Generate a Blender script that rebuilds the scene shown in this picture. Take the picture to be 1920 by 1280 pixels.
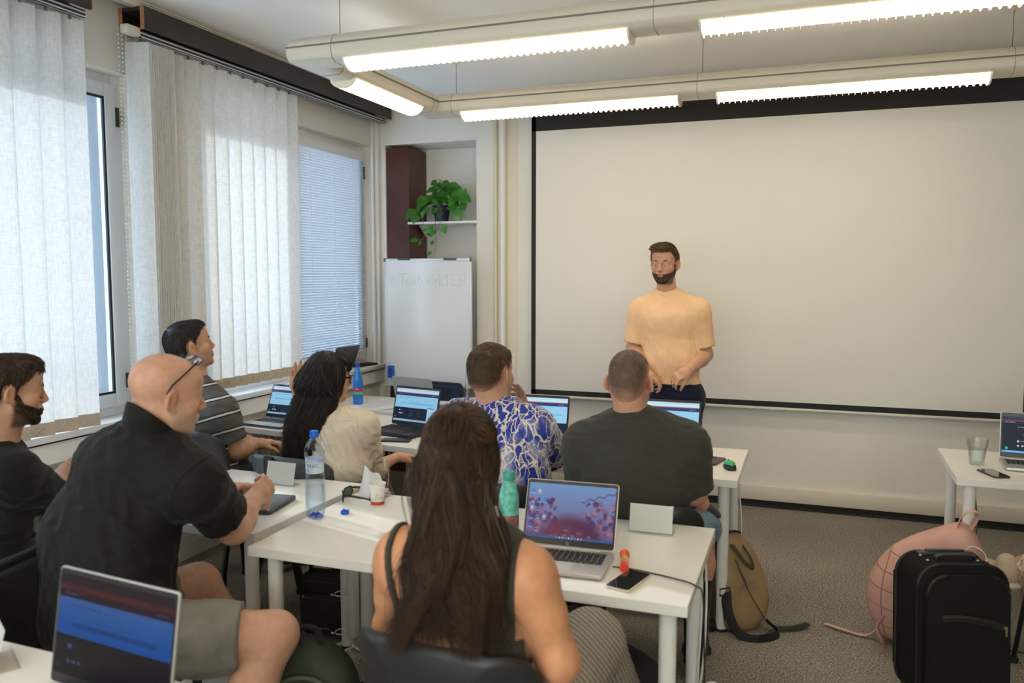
import bpy, bmesh, math, random
import numpy as np
from mathutils import Vector, Matrix, Euler
for o in list(bpy.data.objects): bpy.data.objects.remove(o, do_unlink=True)
SC = bpy.context.scene
COL = SC.collection
R = math.radians
PI = math.pi
random.seed(7)
# ------------------------------------------------------------------ camera
YAW, PITCH, EYE = R(20.14), R(4.83), 1.68
cam_d = bpy.data.cameras.new('camera')
cam = bpy.data.objects.new('camera', cam_d); COL.objects.link(cam)
cam.location = (0, 0, EYE)
cam.rotation_euler = (PI/2 - PITCH, 0, YAW)
cam_d.sensor_width = 36.0
cam_d.lens = 36.0*1516/1920
cam_d.clip_start = 0.05
cam_d.dof.use_dof = True
cam_d.dof.focus_distance = 4.3
cam_d.dof.aperture_fstop = 2.6
SC.camera = cam
FW = np.array([-math.sin(YAW)*math.cos(PITCH), math.cos(YAW)*math.cos(PITCH), -math.sin(PITCH)])
RT = np.array([math.cos(YAW), math.sin(YAW), 0.0])
UP = np.cross(RT, FW)
# ------------------------------------------------------------------ world, sun, exposure
w = bpy.data.worlds.new('daylight'); SC.world = w; w.use_nodes = True
bgn = w.node_tree.nodes['Background']
bgn.inputs[0].default_value = (0.66, 0.82, 1.0, 1)
bgn.inputs[1].default_value = 5.0
sun_d = bpy.data.lights.new('sun', 'SUN'); sun_d.energy = 1.5; sun_d.angle = R(0.6); sun_d.color = (1, .95, .86)
sun = bpy.data.objects.new('sun', sun_d); COL.objects.link(sun)
sun.rotation_euler = Vector((1.0, -.30, -.50)).to_track_quat('-Z', 'Y').to_euler()
SC.view_settings.view_transform = 'Standard'
SC.view_settings.look = 'None'
SC.view_settings.gamma = 1
SC.view_settings.use_curve_mapping = False
SC.view_settings.exposure = 0.72
LAMP_W = 8.0
LAMP_C = (1.0, .86, .65)
try:
    cy = SC.cycles
    cy.max_bounces = 8; cy.diffuse_bounces = 6; cy.glossy_bounces = 3; cy.transmission_bounces = 6; cy.transparent_max_bounces = 12
    cy.sample_clamp_indirect = 6.0; cy.caustics_reflective = False; cy.caustics_refractive = False
    cy.use_denoising = True
except Exception: pass
# ------------------------------------------------------------------ materials
MATS = {}
def mat(name, col=(.8,.8,.8), rough=.5, metal=0., var=0., vscale=8., bump=0., bscale=60., sss=0., coat=0., sheen=0., spec=.5, attr=None, emit=0., aniso=None, bdist=.002, wrinkle=0.):
    if name in MATS: return MATS[name]
    m = bpy.data.materials.new(name); m.use_nodes = True; MATS[name] = m
    nt = m.node_tree; b = nt.nodes['Principled BSDF']; L = nt.links.new
    c4 = (*col, 1)
    b.inputs['Base Color'].default_value = c4
    b.inputs['Roughness'].default_value = rough
    b.inputs['Metallic'].default_value = metal
    b.inputs['Specular IOR Level'].default_value = spec
    if sss: b.inputs['Subsurface Weight'].default_value = sss; b.inputs['Subsurface Radius'].default_value = (.012,.005,.003); b.inputs['Subsurface Scale'].default_value = 1.0
    if coat: b.inputs['Coat Weight'].default_value = coat; b.inputs['Coat Roughness'].default_value = .08
    if sheen: b.inputs['Sheen Weight'].default_value = sheen; b.inputs['Sheen Roughness'].default_value = .5
    tc = nt.nodes.new('ShaderNodeTexCoord')
    src = None
    if attr:
        a = nt.nodes.new('ShaderNodeAttribute'); a.attribute_name = attr; src = a.outputs['Color']
    if var:
        n = nt.nodes.new('ShaderNodeTexNoise'); n.inputs['Scale'].default_value = vscale; n.inputs['Detail'].default_value = 5
        L(tc.outputs['Object'], n.inputs['Vector'])
        r = nt.nodes.new('ShaderNodeMapRange'); r.inputs['From Min'].default_value = .3; r.inputs['From Max'].default_value = .7
        r.inputs['To Min'].default_value = 1-var; r.inputs['To Max'].default_value = 1+var
        L(n.outputs['Fac'], r.inputs['Value'])
        mx = nt.nodes.new('ShaderNodeMix'); mx.data_type = 'RGBA'; mx.blend_type = 'MULTIPLY'; mx.inputs['Factor'].default_value = 1
        if src: L(src, mx.inputs['A'])
        else: mx.inputs['A'].default_value = c4
        L(r.outputs['Result'], mx.inputs['B']); src = mx.outputs['Result']
    if src: L(src, b.inputs['Base Color'])
    if bump:
        n2 = nt.nodes.new('ShaderNodeTexNoise'); n2.inputs['Scale'].default_value = bscale; n2.inputs['Detail'].default_value = 6
        if aniso:
            mp = nt.nodes.new('ShaderNodeMapping'); mp.inputs['Scale'].default_value = aniso
            L(tc.outputs['Object'], mp.inputs['Vector']); L(mp.outputs['Vector'], n2.inputs['Vector'])
        else: L(tc.outputs['Object'], n2.inputs['Vector'])
        bp = nt.nodes.new('ShaderNodeBump'); bp.inputs['Strength'].default_value = bump; bp.inputs['Distance'].default_value = bdist
        L(n2.outputs['Fac'], bp.inputs['Height']); L(bp.outputs['Normal'], b.inputs['Normal'])
        if wrinkle:      # soft creases in cloth, mostly running across the body
            mp2 = nt.nodes.new('ShaderNodeMapping'); mp2.inputs['Scale'].default_value = (1., 1., 2.6); mp2.inputs['Rotation'].default_value = (.25, .3, 0); L(tc.outputs['Object'], mp2.inputs['Vector'])
            n3 = nt.nodes.new('ShaderNodeTexNoise'); n3.noise_type = 'RIDGED_MULTIFRACTAL' if hasattr(n3, 'noise_type') else n3.noise_type; n3.inputs['Scale'].default_value = 5.5; n3.inputs['Detail'].default_value = 2.5; n3.inputs['Distortion'].default_value = 1.1
            L(mp2.outputs['Vector'], n3.inputs['Vector'])
            bp2 = nt.nodes.new('ShaderNodeBump'); bp2.inputs['Strength'].default_value = wrinkle; bp2.inputs['Distance'].default_value = .010
            L(n3.outputs['Fac'], bp2.inputs['Height']); L(bp2.outputs['Normal'], bp.inputs['Normal'])
    if emit:
        b.inputs['Emission Color'].default_value = c4; b.inputs['Emission Strength'].default_value = emit
    return m
def nodes_of(name):
    m = bpy.data.materials.new(name); m.use_nodes = True; MATS[name] = m
    return m, m.node_tree, m.node_tree.nodes['Principled BSDF']
# carpet: grey-brown speckled loop pile
def carpet_mat():
    m, nt, b = nodes_of('carpet'); L = nt.links.new
    tc = nt.nodes.new('ShaderNodeTexCoord')
    n = nt.nodes.new('ShaderNodeTexNoise'); n.inputs['Scale'].default_value = 120; n.inputs['Detail'].default_value = 4; n.inputs['Roughness'].default_value = .7
    L(tc.outputs['Object'], n.inputs['Vector'])
    cr = nt.nodes.new('ShaderNodeValToRGB')
    e = cr.color_ramp.elements; e[0].position = .36; e[0].color = (.085,.076,.066,1); e[1].position = .66; e[1].color = (.52,.47,.40,1)
    k = cr.color_ramp.elements.new(.5); k.color = (.255,.228,.195,1)
    L(n.outputs['Fac'], cr.inputs['Fac'])
    n2 = nt.nodes.new('ShaderNodeTexNoise'); n2.inputs['Scale'].default_value = 1.3; n2.inputs['Detail'].default_value = 4
    L(tc.outputs['Object'], n2.inputs['Vector'])
    r = nt.nodes.new('ShaderNodeMapRange'); r.inputs['From Min'].default_value=.3; r.inputs['From Max'].default_value=.7; r.inputs['To Min'].default_value=.84; r.inputs['To Max'].default_value=1.12
    L(n2.outputs['Fac'], r.inputs['Value'])
    mx = nt.nodes.new('ShaderNodeMix'); mx.data_type='RGBA'; mx.blend_type='MULTIPLY'; mx.inputs['Factor'].default_value=1
    L(cr.outputs['Color'], mx.inputs['A']); L(r.outputs['Result'], mx.inputs['B']); L(mx.outputs['Result'], b.inputs['Base Color'])
    b.inputs['Roughness'].default_value = .95; b.inputs['Specular IOR Level'].default_value = .1
    bp = nt.nodes.new('ShaderNodeBump'); bp.inputs['Strength'].default_value=.6; bp.inputs['Distance'].default_value=.004
    L(n.outputs['Fac'], bp.inputs['Height']); L(bp.outputs['Normal'], b.inputs['Normal'])
    return m
def glass_mat(name, tint=(.93,.96,1.0), refl=.5, alpha=.0):
    """thin clear sheet: see-through with a fresnel reflection"""
    m = bpy.data.materials.new(name); m.use_nodes = True; MATS[name] = m; nt = m.node_tree; L = nt.links.new
    nt.nodes.remove(nt.nodes['Principled BSDF']); out = nt.nodes['Material Output']
    t = nt.nodes.new('ShaderNodeBsdfTransparent'); t.inputs[0].default_value = (*tint,1)
    g = nt.nodes.new('ShaderNodeBsdfGlossy'); g.inputs['Roughness'].default_value = .02
    f = nt.nodes.new('ShaderNodeFresnel'); f.inputs['IOR'].default_value = 1.45
    ml = nt.nodes.new('ShaderNodeMath'); ml.operation='MULTIPLY'; ml.inputs[1].default_value = refl
    L(f.outputs[0], ml.inputs[0]); mn = nt.nodes.new('ShaderNodeMath'); mn.operation='MINIMUM'; mn.inputs[1].default_value = .30; L(ml.outputs[0], mn.inputs[0]); ml = mn
    mx = nt.nodes.new('ShaderNodeMixShader'); L(ml.outputs[0], mx.inputs[0]); L(t.outputs[0], mx.inputs[1]); L(g.outputs[0], mx.inputs[2]); L(mx.outputs[0], out.inputs[0])
    return m
def fabric_blind_mat(name, col, trans):
    m, nt, b = nodes_of(name); L = nt.links.new; out = nt.nodes['Material Output']
    tc = nt.nodes.new('ShaderNodeTexCoord')
    mp = nt.nodes.new('ShaderNodeMapping'); mp.inputs['Scale'].default_value = (60, 60, 14); L(tc.outputs['Object'], mp.inputs['Vector'])
    n = nt.nodes.new('ShaderNodeTexNoise'); n.inputs['Scale'].default_value = 2; n.inputs['Detail'].default_value = 4; L(mp.outputs[0], n.inputs['Vector'])
    mp2 = nt.nodes.new('ShaderNodeMapping'); mp2.inputs['Scale'].default_value = (12, 12, 160); L(tc.outputs['Object'], mp2.inputs['Vector'])
    n2 = nt.nodes.new('ShaderNodeTexNoise'); n2.inputs['Scale'].default_value = 2; n2.inputs['Detail'].default_value = 4; L(mp2.outputs[0], n2.inputs['Vector'])
    ad = nt.nodes.new('ShaderNodeMath'); L(n.outputs['Fac'], ad.inputs[0]); L(n2.outputs['Fac'], ad.inputs[1])
    r = nt.nodes.new('ShaderNodeMapRange'); r.inputs['From Min'].default_value=.7; r.inputs['From Max'].default_value=1.3; r.inputs['To Min'].default_value=.86; r.inputs['To Max'].default_value=1.06
    L(ad.outputs[0], r.inputs['Value'])
    mx = nt.nodes.new('ShaderNodeMix'); mx.data_type='RGBA'; mx.blend_type='MULTIPLY'; mx.inputs['Factor'].default_value=1; mx.inputs['A'].default_value=(*col,1); L(r.outputs['Result'], mx.inputs['B'])
    d = nt.nodes.new('ShaderNodeBsdfDiffuse'); t = nt.nodes.new('ShaderNodeBsdfTranslucent')
    L(mx.outputs['Result'], d.inputs[0]); L(mx.outputs['Result'], t.inputs[0])
    s = nt.nodes.new('ShaderNodeMixShader'); s.inputs[0].default_value = trans; L(d.outputs[0], s.inputs[1]); L(t.outputs[0], s.inputs[2])
    nt.nodes.remove(b); L(s.outputs[0], out.inputs[0])
    return m
def attr_emit(name, strength):
    m, nt, b = nodes_of(name)
    a = nt.nodes.new('ShaderNodeAttribute'); a.attribute_name = 'pixels'
    b.inputs['Base Color'].default_value = (.004,.004,.005,1); b.inputs['Roughness'].default_value = .3; b.inputs['Specular IOR Level'].default_value = .12
    nt.links.new(a.outputs['Color'], b.inputs['Emission Color']); b.inputs['Emission Strength'].default_value = strength
    return m
# ------------------------------------------------------------------ builders
class MB:
    """collects shapes, links them as ONE mesh object"""
    def __init__(s): s.bm = bmesh.new(); s.mi = 0; s.mats = None
    def _fin(s, vs, rot=None, loc=None):
        if rot is not None: bmesh.ops.transform(s.bm, matrix=rot.to_4x4(), verts=vs)
        if loc is not None: bmesh.ops.translate(s.bm, vec=Vector(loc), verts=vs)
        for v in vs:
            for f in v.link_faces: f.material_index = s.mi
    def box(s, c, size, rot=None, bev=0, seg=2):
        r = bmesh.ops.create_cube(s.bm, size=1.0); vs = r['verts']
        bmesh.ops.scale(s.bm, vec=Vector(size), verts=vs)
        if bev:
            es = list({e for v in vs for e in v.link_edges})
            rb = bmesh.ops.bevel(s.bm, geom=es, offset=bev, segments=seg, affect='EDGES', profile=.5)
            vs = list({v for f in rb['faces'] for v in f.verts} | {v for v in vs if v.is_valid})
            # flood to the whole island
            st = list(vs); seen = set(vs)
            while st:
                v = st.pop()
                for e in v.link_edges:
                    q = e.other_vert(v)
                    if q not in seen: seen.add(q); st.append(q)
            vs = list(seen)
        s._fin(vs, rot, c); return s
    def cyl(s, p0, p1, r0, r1=None, seg=20, caps=True):
        return s.tube([p0, p1], [r0, r0 if r1 is None else r1], seg, caps)
    def tube(s, pts, rad, seg=8, caps=True, closed=False, flat=None):
        pts = [Vector(p) for p in pts]; n = len(pts)
        if not hasattr(rad, '__len__'): rad = [rad]*n
        rings = []; up = None
        for i, p in enumerate(pts):
            if closed: t = pts[(i+1) % n] - pts[i-1]
            else: t = pts[min(i+1, n-1)] - pts[max(i-1, 0)]
            t.normalize()
            if up is None:
                up = Vector((0,0,1)) if abs(t.z) < .9 else Vector((1,0,0))
                if flat is not None and flat[2] is not None: up = Vector(flat[2])
            up = (up - t*up.dot(t)); up.normalize(); sd = t.cross(up)
            fx, fy = (1, 1) if flat is None else flat[:2]
            rings.append([s.bm.verts.new(p + (sd*math.cos(a)*fx + up*math.sin(a)*fy)*rad[i]) for a in [2*PI*k/seg for k in range(seg)]])
        m = n if closed else n-1
        for i in range(m):
            A, B = rings[i], rings[(i+1) % n]
            for k in range(seg):
                f = s.bm.faces.new((A[k], A[(k+1) % seg], B[(k+1) % seg], B[k])); f.material_index = s.mi; f.smooth = True
        if caps and not closed:
            f = s.bm.faces.new(rings[0][::-1]); f.material_index = s.mi
            f = s.bm.faces.new(rings[-1]); f.material_index = s.mi
        return s
    def lathe(s, prof, c=(0,0,0), seg=32, rot=None, wob=None):
        rings = []
        allv = []
        for (r, z) in prof:
            ring = [s.bm.verts.new(((r+(wob(2*PI*k/seg, z) if wob else 0))*math.cos(2*PI*k/seg), (r+(wob(2*PI*k/seg, z) if wob else 0))*math.sin(2*PI*k/seg), z)) for k in range(seg)] if r > 1e-6 else [s.bm.verts.new((0,0,z))]
            rings.append(ring); allv += ring
        for A, B in zip(rings, rings[1:]):
            if len(A) == 1 and len(B) == 1: continue
            for k in range(seg):
                k2 = (k+1) % seg
                if len(A) == 1: f = s.bm.faces.new((A[0], B[k2], B[k]))
                elif len(B) == 1: f = s.bm.faces.new((A[k], A[k2], B[0]))
                else: f = s.bm.faces.new((A[k], A[k2], B[k2], B[k]))
                f.smooth = True
        s._fin(allv, rot, c); return s
    def prism(s, poly, z0, z1, rot=None, loc=None, bev=0):
        """extrude a 2-D outline (x,y) from z0 to z1"""
        a = [s.bm.verts.new((x, y, z0)) for x, y in poly]; b = [s.bm.verts.new((x, y, z1)) for x, y in poly]
        n = len(poly); fs = [s.bm.faces.new(a[::-1]), s.bm.faces.new(b)]
        for k in range(n): fs.append(s.bm.faces.new((a[k], a[(k+1) % n], b[(k+1) % n], b[k])))
        vs = a + b
        if bev:
            es = list({e for f in fs[:2] for e in f.edges})
            rb = bmesh.ops.bevel(s.bm, geom=es, offset=bev, segments=2, affect='EDGES', profile=.5)
            seen = {v for v in vs if v.is_valid} | {v for f in rb['faces'] for v in f.verts}; st = list(seen)
            while st:
                v = st.pop()
                for e in v.link_edges:
                    q = e.other_vert(v)
                    if q not in seen: seen.add(q); st.append(q)
            vs = list(seen)
        s._fin(vs, rot, loc); return s
    def ball(s, c, r, seg=16, rot=None):
        q = bmesh.ops.create_uvsphere(s.bm, u_segments=seg, v_segments=max(6, seg//2), radius=1.0)
        bmesh.ops.scale(s.bm, vec=Vector(r if hasattr(r, '__len__') else (r,r,r)), verts=q['verts'])
        for v in q['verts']:
            for f in v.link_faces: f.smooth = True
        s._fin(q['verts'], rot, c); return s
    def quad(s, *p):
        f = s.bm.faces.new([s.bm.verts.new(q) for q in p]); f.material_index = s.mi; return s
    def grid(s, fn, nu, nv, closed_u=False):
        V = [[s.bm.verts.new(fn(i/(nu-(0 if closed_u else 1)) , j/(nv-1))) for j in range(nv)] for i in range(nu)]
        for i in range(nu if closed_u else nu-1):
            for j in range(nv-1):
                f = s.bm.faces.new((V[i][j], V[(i+1) % nu][j], V[(i+1) % nu][j+1], V[i][j+1])); f.smooth = True; f.material_index = s.mi
        return s
    def obj(s, name, m, parent=None, smooth=40):
        me = bpy.data.meshes.new(name)
        bmesh.ops.recalc_face_normals(s.bm, faces=s.bm.faces[:])
        s.bm.to_mesh(me); s.bm.free()
        for q in (m if isinstance(m, (list, tuple)) else [m]): me.materials.append(q)
        if smooth:
            me.shade_smooth()
            me.set_sharp_from_angle(angle=R(smooth))
        o = bpy.data.objects.new(name, me); COL.objects.link(o)
        if parent is not None: o.parent = parent
        return o
def tag(o, label=None, cat=None, group=None, kind=None):
    for k, v in (('label', label), ('category', cat), ('group', group), ('kind', kind)):
        if v: o[k] = v
    return o
def thing(name, label, cat, loc=(0,0,0), rz=0, group=None, rot=None):
    o = bpy.data.objects.new(name, None); COL.objects.link(o); o.empty_display_size = .1
    o.location = loc; o.rotation_euler = rot if rot is not None else (0, 0, rz)
    return tag(o, label, cat, group)
def struct(mb, name, m, **k):
    return tag(mb.obj(name, m, **k), kind='structure')
def copy_tree(o, parent=None):
    c = o.copy(); COL.objects.link(c)
    if parent is not None: c.parent = parent; c.matrix_parent_inverse = o.matrix_parent_inverse.copy()
    for ch in [x for x in bpy.data.objects if x.parent == o]: copy_tree(ch, c)
    return c
def mesh_np(name, V, F, m, parent=None, col=None, attr='tint', smooth=True, loc=None):
    me = bpy.data.meshes.new(name)
    V = np.asarray(V, np.float32); F = np.asarray(F, np.int32); n, k = F.shape
    me.vertices.add(len(V)); me.vertices.foreach_set('co', V.ravel())
    me.loops.add(n*k); me.loops.foreach_set('vertex_index', F.ravel())
    me.polygons.add(n); me.polygons.foreach_set('loop_start', np.arange(0, n*k, k, dtype=np.int32))
    me.polygons.foreach_set('loop_total', np.full(n, k, np.int32))
    if smooth: me.polygons.foreach_set('use_smooth', np.ones(n, bool))
    me.update(calc_edges=True); me.validate()
    if col is not None:
        a = me.color_attributes.new(attr, 'FLOAT_COLOR', 'POINT')
        a.data.foreach_set('color', np.concatenate([np.asarray(col, np.float32), np.ones((len(V),1), np.float32)], 1).ravel())
    me.materials.append(m)
    o = bpy.data.objects.new(name, me); COL.objects.link(o)
    if parent is not None: o.parent = parent
    return o
def rounded(w, h, r, n=5, cx=0, cy=0):
    out = []
    for sx, sy, a0 in ((1,1,0), (-1,1,90), (-1,-1,180), (1,-1,270)):
        for k in range(n+1):
            a = R(a0 + 90*k/n); out.append((cx+sx*(w/2-r)+r*math.cos(a), cy+sy*(h/2-r)+r*math.sin(a)))
    return out
def bez(pts, n=24):
    """smooth Catmull-Rom through points"""
    P = [Vector(p) for p in pts]; P = [P[0]*2-P[1]] + P + [P[-1]*2-P[-2]]
    out = []; m = len(P)-3
    for i in range(n+1):
        u = i/n*m; k = min(int(u), m-1); t = u-k; a, b, c, d = P[k:k+4]
        out.append(.5*((2*b)+(c-a)*t+(2*a-5*b+4*c-d)*t*t+(3*b-a-3*c+d)*t**3))
    return out
def srgb(r, g, b):
    f = lambda c: (c/255/12.92) if c/255 <= .04045 else ((c/255+.055)/1.055)**2.4
    return (f(r), f(g), f(b))
from mathutils.bvhtree import BVHTree
def seam(o, pts, d, m, parent, r=.0022, name='seam', n=28):
    """a stitched seam laid on a garment's surface along pts, found by looking along d"""
    me = o.data; T = BVHTree.FromPolygons([v.co for v in me.vertices], [p.vertices for p in me.polygons]); out = []
    for p in bez(pts, n):
        h = T.ray_cast(Vector(p), Vector(d).normalized())
        if h[0] is not None: out.append(tuple(h[0]))
    if len(out) > 3: b = MB(); b.tube(out, r, 6); b.obj(name, m, parent)
# ------------------------------------------------------------------ shared materials
WALL = mat('wall_paint', (.84,.81,.755), .75, var=.03, vscale=1.5, bump=.25, bscale=25)
CEIL = mat('ceiling_paint', (.88,.88,.87), .85, var=.02, vscale=1)
TRIM = mat('trim_cream', (.78,.72,.62), .45, var=.02)
PVC = mat('white_pvc', (.86,.88,.90), .35)
SILLM = mat('sill_white', (.85,.85,.84), .4, var=.03, vscale=6)
BROWN = mat('dark_stained_wood', (.030,.019,.016), .42, var=.25, vscale=5, bump=.1, bscale=30)
MAHOG = mat('mahogany_board', (.085,.022,.016), .42, var=.3, vscale=4)
EDGEW = mat('raw_wood_edge', (.40,.19,.08), .7, var=.3, vscale=40)
BLACK = mat('black_plastic', (.018,.018,.02), .45)
BLACKM = mat('black_metal', (.012,.012,.013), .38)
ALU = mat('aluminium', (.70,.71,.73), .32, metal=.9)
CARPET = carpet_mat()
SKIRT = mat('carpet_skirting', (.03,.028,.026), .95, var=.3, vscale=150)
GLASS = glass_mat('window_glass', (.90,.94,.97))
SLAT = fabric_blind_mat('slat_fabric', (.80,.79,.77), .38)
VENET = fabric_blind_mat('venetian_slat', (.70,.73,.77), .04)
BEIGE = mat('slat_hem', (.50,.42,.33), .8)
SCREENW = mat('screen_white', (.80,.775,.735), .8, var=.015, vscale=.8)
SCREENB = mat('screen_black', (.016,.015,.015), .75)
WHITEG = mat('board_white', (.80,.83,.87), .22, coat=.3)
CREAMP = mat('cream_powder_coat', (.76,.71,.60), .4)
WIRE = mat('dark_wire', (.05,.05,.05), .5)
LEAF = mat('pothos_leaf', (.050,.205,.022), .30, var=.4, vscale=14)
STEM = mat('pothos_stem', (.11,.13,.035), .55)
LIT = mat('fluorescent_tube', LAMP_C, .5, emit=LAMP_W)
# ------------------------------------------------------------------ shell
YF, XL, ZC, XR, YB = 6.01, -3.40, 3.08, 3.4, -3.0
b = MB(); b.box(((XL+XR)/2-.3, (YF+YB)/2, -.05), (XR-XL+1.4, YF-YB+1.2, .1)); struct(b, 'floor', CARPET, smooth=0)
b = MB(); b.box(((XL+XR)/2-.2, (YF+YB)/2, ZC+.05), (XR-XL+1.0, YF-YB+1.2, .1)); struct(b, 'ceiling', CEIL, smooth=0)
# front wall with the niche at its left end
NX0, NX1, NZ, ND = -3.32, -2.505, 2.73, 6.36
b = MB()
b.box(((NX1+XR)/2, YF+.25, ZC/2), (XR-NX1, .5, ZC))
b.box(((NX0+NX1)/2, YF+.25, (NZ+ZC)/2), (NX1-NX0, .5, ZC-NZ))
b.box(((NX0+NX1)/2, ND+.08, NZ/2), (NX1-NX0, .14, NZ))
b.box(((NX0-3.75)/2, YF+.25, ZC/2), (NX0+3.75, .5, ZC))
struct(b, 'wall_front', WALL, smooth=0)
b = MB(); b.box((XR+.1, (YF+YB)/2, ZC/2), (.2, YF-YB, ZC)); struct(b, 'wall_right', mat('wall_right_bounce_cut', (.42,.36,.28), .7, var=.1), smooth=0)  # unseen wall, its brown tone put in to cut bounce light
BX0, BX1, BZ0, BZ1 = -2.9, 2.9, .95, 2.75       # unseen wide window added in the back wall as fill light
b = MB(); b.box(((XL+XR)/2, YB-.1, BZ0/2), (XR-XL+.6, .2, BZ0)); b.box(((XL+XR)/2, YB-.1, (BZ1+ZC)/2), (XR-XL+.6, .2, ZC-BZ1)); b.box(((XL-.3+BX0)/2, YB-.1, (BZ0+BZ1)/2), (BX0-XL+.3, .2, BZ1-BZ0)); b.box(((XR+.3+BX1)/2, YB-.1, (BZ0+BZ1)/2), (XR+.3-BX1, .2, BZ1-BZ0)); struct(b, 'wall_back', WALL, smooth=0)
b = MB()
for xm in (BX0+.03, BX0+1.95, BX1-1.95, BX1-.03): b.box((xm, YB-.1, (BZ0+BZ1)/2), (.06, .07, BZ1-BZ0))
for zm in (BZ0+.03, BZ1-.03): b.box(((BX0+BX1)/2, YB-.1, zm), (BX1-BX0-.1, .064, .06))
bw = struct(b, 'window_5', PVC, smooth=0); b = MB(); b.box(((BX0+BX1)/2, YB-.1, (BZ0+BZ1)/2), (BX1-BX0-.1, .006, BZ1-BZ0-.1)); b.obj('pane', glass_mat('bronze_glass', (.97,.90,.79)), bw, smooth=0)  # pane tinted to warm the light of this added window
# the building across the street, seen only through the side windows
b = MB(); b.box((-16, 9, -1.0), (1, 60, 13.5))
for i in range(14):
    for k in range(3): b.box((-15.48, -10+3*i, -4.6+3.2*k), (.1, 1.5, 1.7))
struct(b, 'exterior', mat('facade_grey', (.055,.062,.072), .8, var=.08, vscale=.5), smooth=0)
# window wall: parapet, lintel, piers
SZ, LZ = .92, 2.715
WIN = [(-2.6, -.45), (-.05, 2.05-.85), (1.22, 3.42), (3.76, 5.95)]  # leading pair unseen, assumed behind the camera to let in more daylight
b = MB(); T = .34
b.box((XL-T/2, (YF+YB)/2, (SZ-.04)/2), (T, YF-YB, SZ-.04))
b.box((XL-T/2, (YF+YB)/2, (LZ+ZC)/2), (T, YF-YB, ZC-LZ))
ys = [YB] + [v for w_ in WIN for v in w_] + [YF]
for y0, y1 in zip(ys[0::2], ys[1::2]):
    b.box((XL-T/2, (y0+y1)/2, (SZ-.04+LZ)/2), (T, y1-y0, LZ-SZ+.04))
struct(b, 'wall_left', WALL, smooth=0)
# sill: one continuous board with an apron
b = MB(); b.box((-3.435, (YF+YB)/2+.0, SZ-.017), (.21, YF-YB-.02, .034), bev=.004)
struct(b, 'trim_1', SILLM)
b = MB(); b.box((-3.378, (YF+YB)/2, SZ-.095), (.045, YF-YB-.02, .10)); struct(b, 'trim_2', SILLM, smooth=0)
b = MB(); b.box((-3.372, (YF+YB)/2, SZ-.040), (.05, YF-YB-.02, .010)); struct(b, 'trim_3', BLACK, smooth=0)
def window(n, y0, y1, mull):
    X = -3.52; o = None
    b = MB(); f = .055
    def ring(mb, xc, tx, a0, a1, z0, z1, g, bev):
        for (p, q, r, s) in ((a0, a0+g, z0, z1), (a1-g, a1, z0, z1), (a0+g+.0004, a1-g-.0004, z0, z0+g), (a0+g+.0004, a1-g-.0004, z1-g, z1)): mb.box((xc, (p+q)/2, (r+s)/2), (tx, q-p, s-r), bev=bev)
    ring(b, X, .07, y0, y1, SZ, LZ, f, .003)
    for ym in mull: b.box((X, ym, (SZ+LZ)/2), (.066, .06, LZ-SZ-2*f), bev=.003)
    o = struct(b, 'window_%d' % n, PVC)
    edges = [y0] + list(mull) + [y1]
    for a, c in zip(edges, edges[1:]):
        a += .05; c -= .05; g = .07; s = MB()
        ring(s, X+.028, .06, a, c, SZ+.05, LZ-.05, g, .006)
        so = s.obj('window_sash', PVC, o)
        k = MB()
        ring(k, X+.045, .012, a+g-.001, c-g+.001, SZ+.049+g, LZ-.049-g, .013, 0)
        k.obj('gasket', BLACK, so, smooth=0)
        p = MB(); p.box((X+.03, (a+c)/2, (SZ+LZ)/2), (.006, c-a-2*g, LZ-SZ-.1-2*g)); p.obj('pane', GLASS, so, smooth=0)
        h = MB(); h.box((X+.05, c+.004, 2.50), (.03, .022, .10), bev=.003); h.box((X+.05, c+.004, 1.10), (.03, .022, .08), bev=.003); h.obj('hinge', mat('bronze_hinge', (.07,.05,.03), .4, metal=.5), so)
    return o
window(1, *WIN[0], [-1.5]); window(2, *WIN[1], [.55]); window(3, *WIN[2], [2.25]); window(4, *WIN[3], [4.84])
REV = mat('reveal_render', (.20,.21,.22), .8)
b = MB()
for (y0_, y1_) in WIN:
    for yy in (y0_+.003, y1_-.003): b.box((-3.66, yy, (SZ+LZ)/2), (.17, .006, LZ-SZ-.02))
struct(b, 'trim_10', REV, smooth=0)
# corner mouldings and service pipes on the walls
b = MB(); b.cyl((-3.405, 5.94, SZ), (-3.405, 5.94, ZC), .018); b.box((-3.395, 5.985, 1.95), (.06, .04, 2.1), bev=.006); struct(b, 'trim_4', SILLM)
b = MB(); b.box((-3.30, 5.65, ZC-.022), (.03, .05, .04)); b.box((-3.30, (YF+YB)/2, ZC-.02), (.05, YF-YB-.1, .038), bev=.006); b.box((-3.262, (YF+3.3)/2, ZC-.012), (.006, YF-3.4, .006)); struct(b, 'trim_5', TRIM)
b = MB(); b.box((.67, YF-.016, .103), (5.3, .034, .105), bev=.006); struct(b, 'baseboard_front', TRIM)
b = MB(); b.box((.4, YF-.007, .024), (5.9, .016, .05)); b.box((.4, YF-.018, .006), (5.9, .03, .012)); struct(b, 'trim_6', SKIRT, smooth=0)
b = MB(); b.cyl((-2.265, YF-.045, 0), (-2.265, YF-.045, ZC), .026, seg=24); struct(b, 'trim_7', mat('pipe_white', (.86,.85,.82), .4))
b = MB(); b.cyl((-2.335, YF-.02, 0), (-2.335, YF-.02, ZC), .016, seg=16); struct(b, 'trim_8', mat('pipe_cream', (.76,.68,.52), .5))
b = MB(); b.box((-2.255, YF-.004, ZC/2), (.19, .008, ZC)); struct(b, 'trim_9', mat('pipe_shade_stain_cream', (.80,.74,.62), .6), smooth=0)  # flat cream strip painted for the shadow and warm stain beside the pipe
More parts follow.
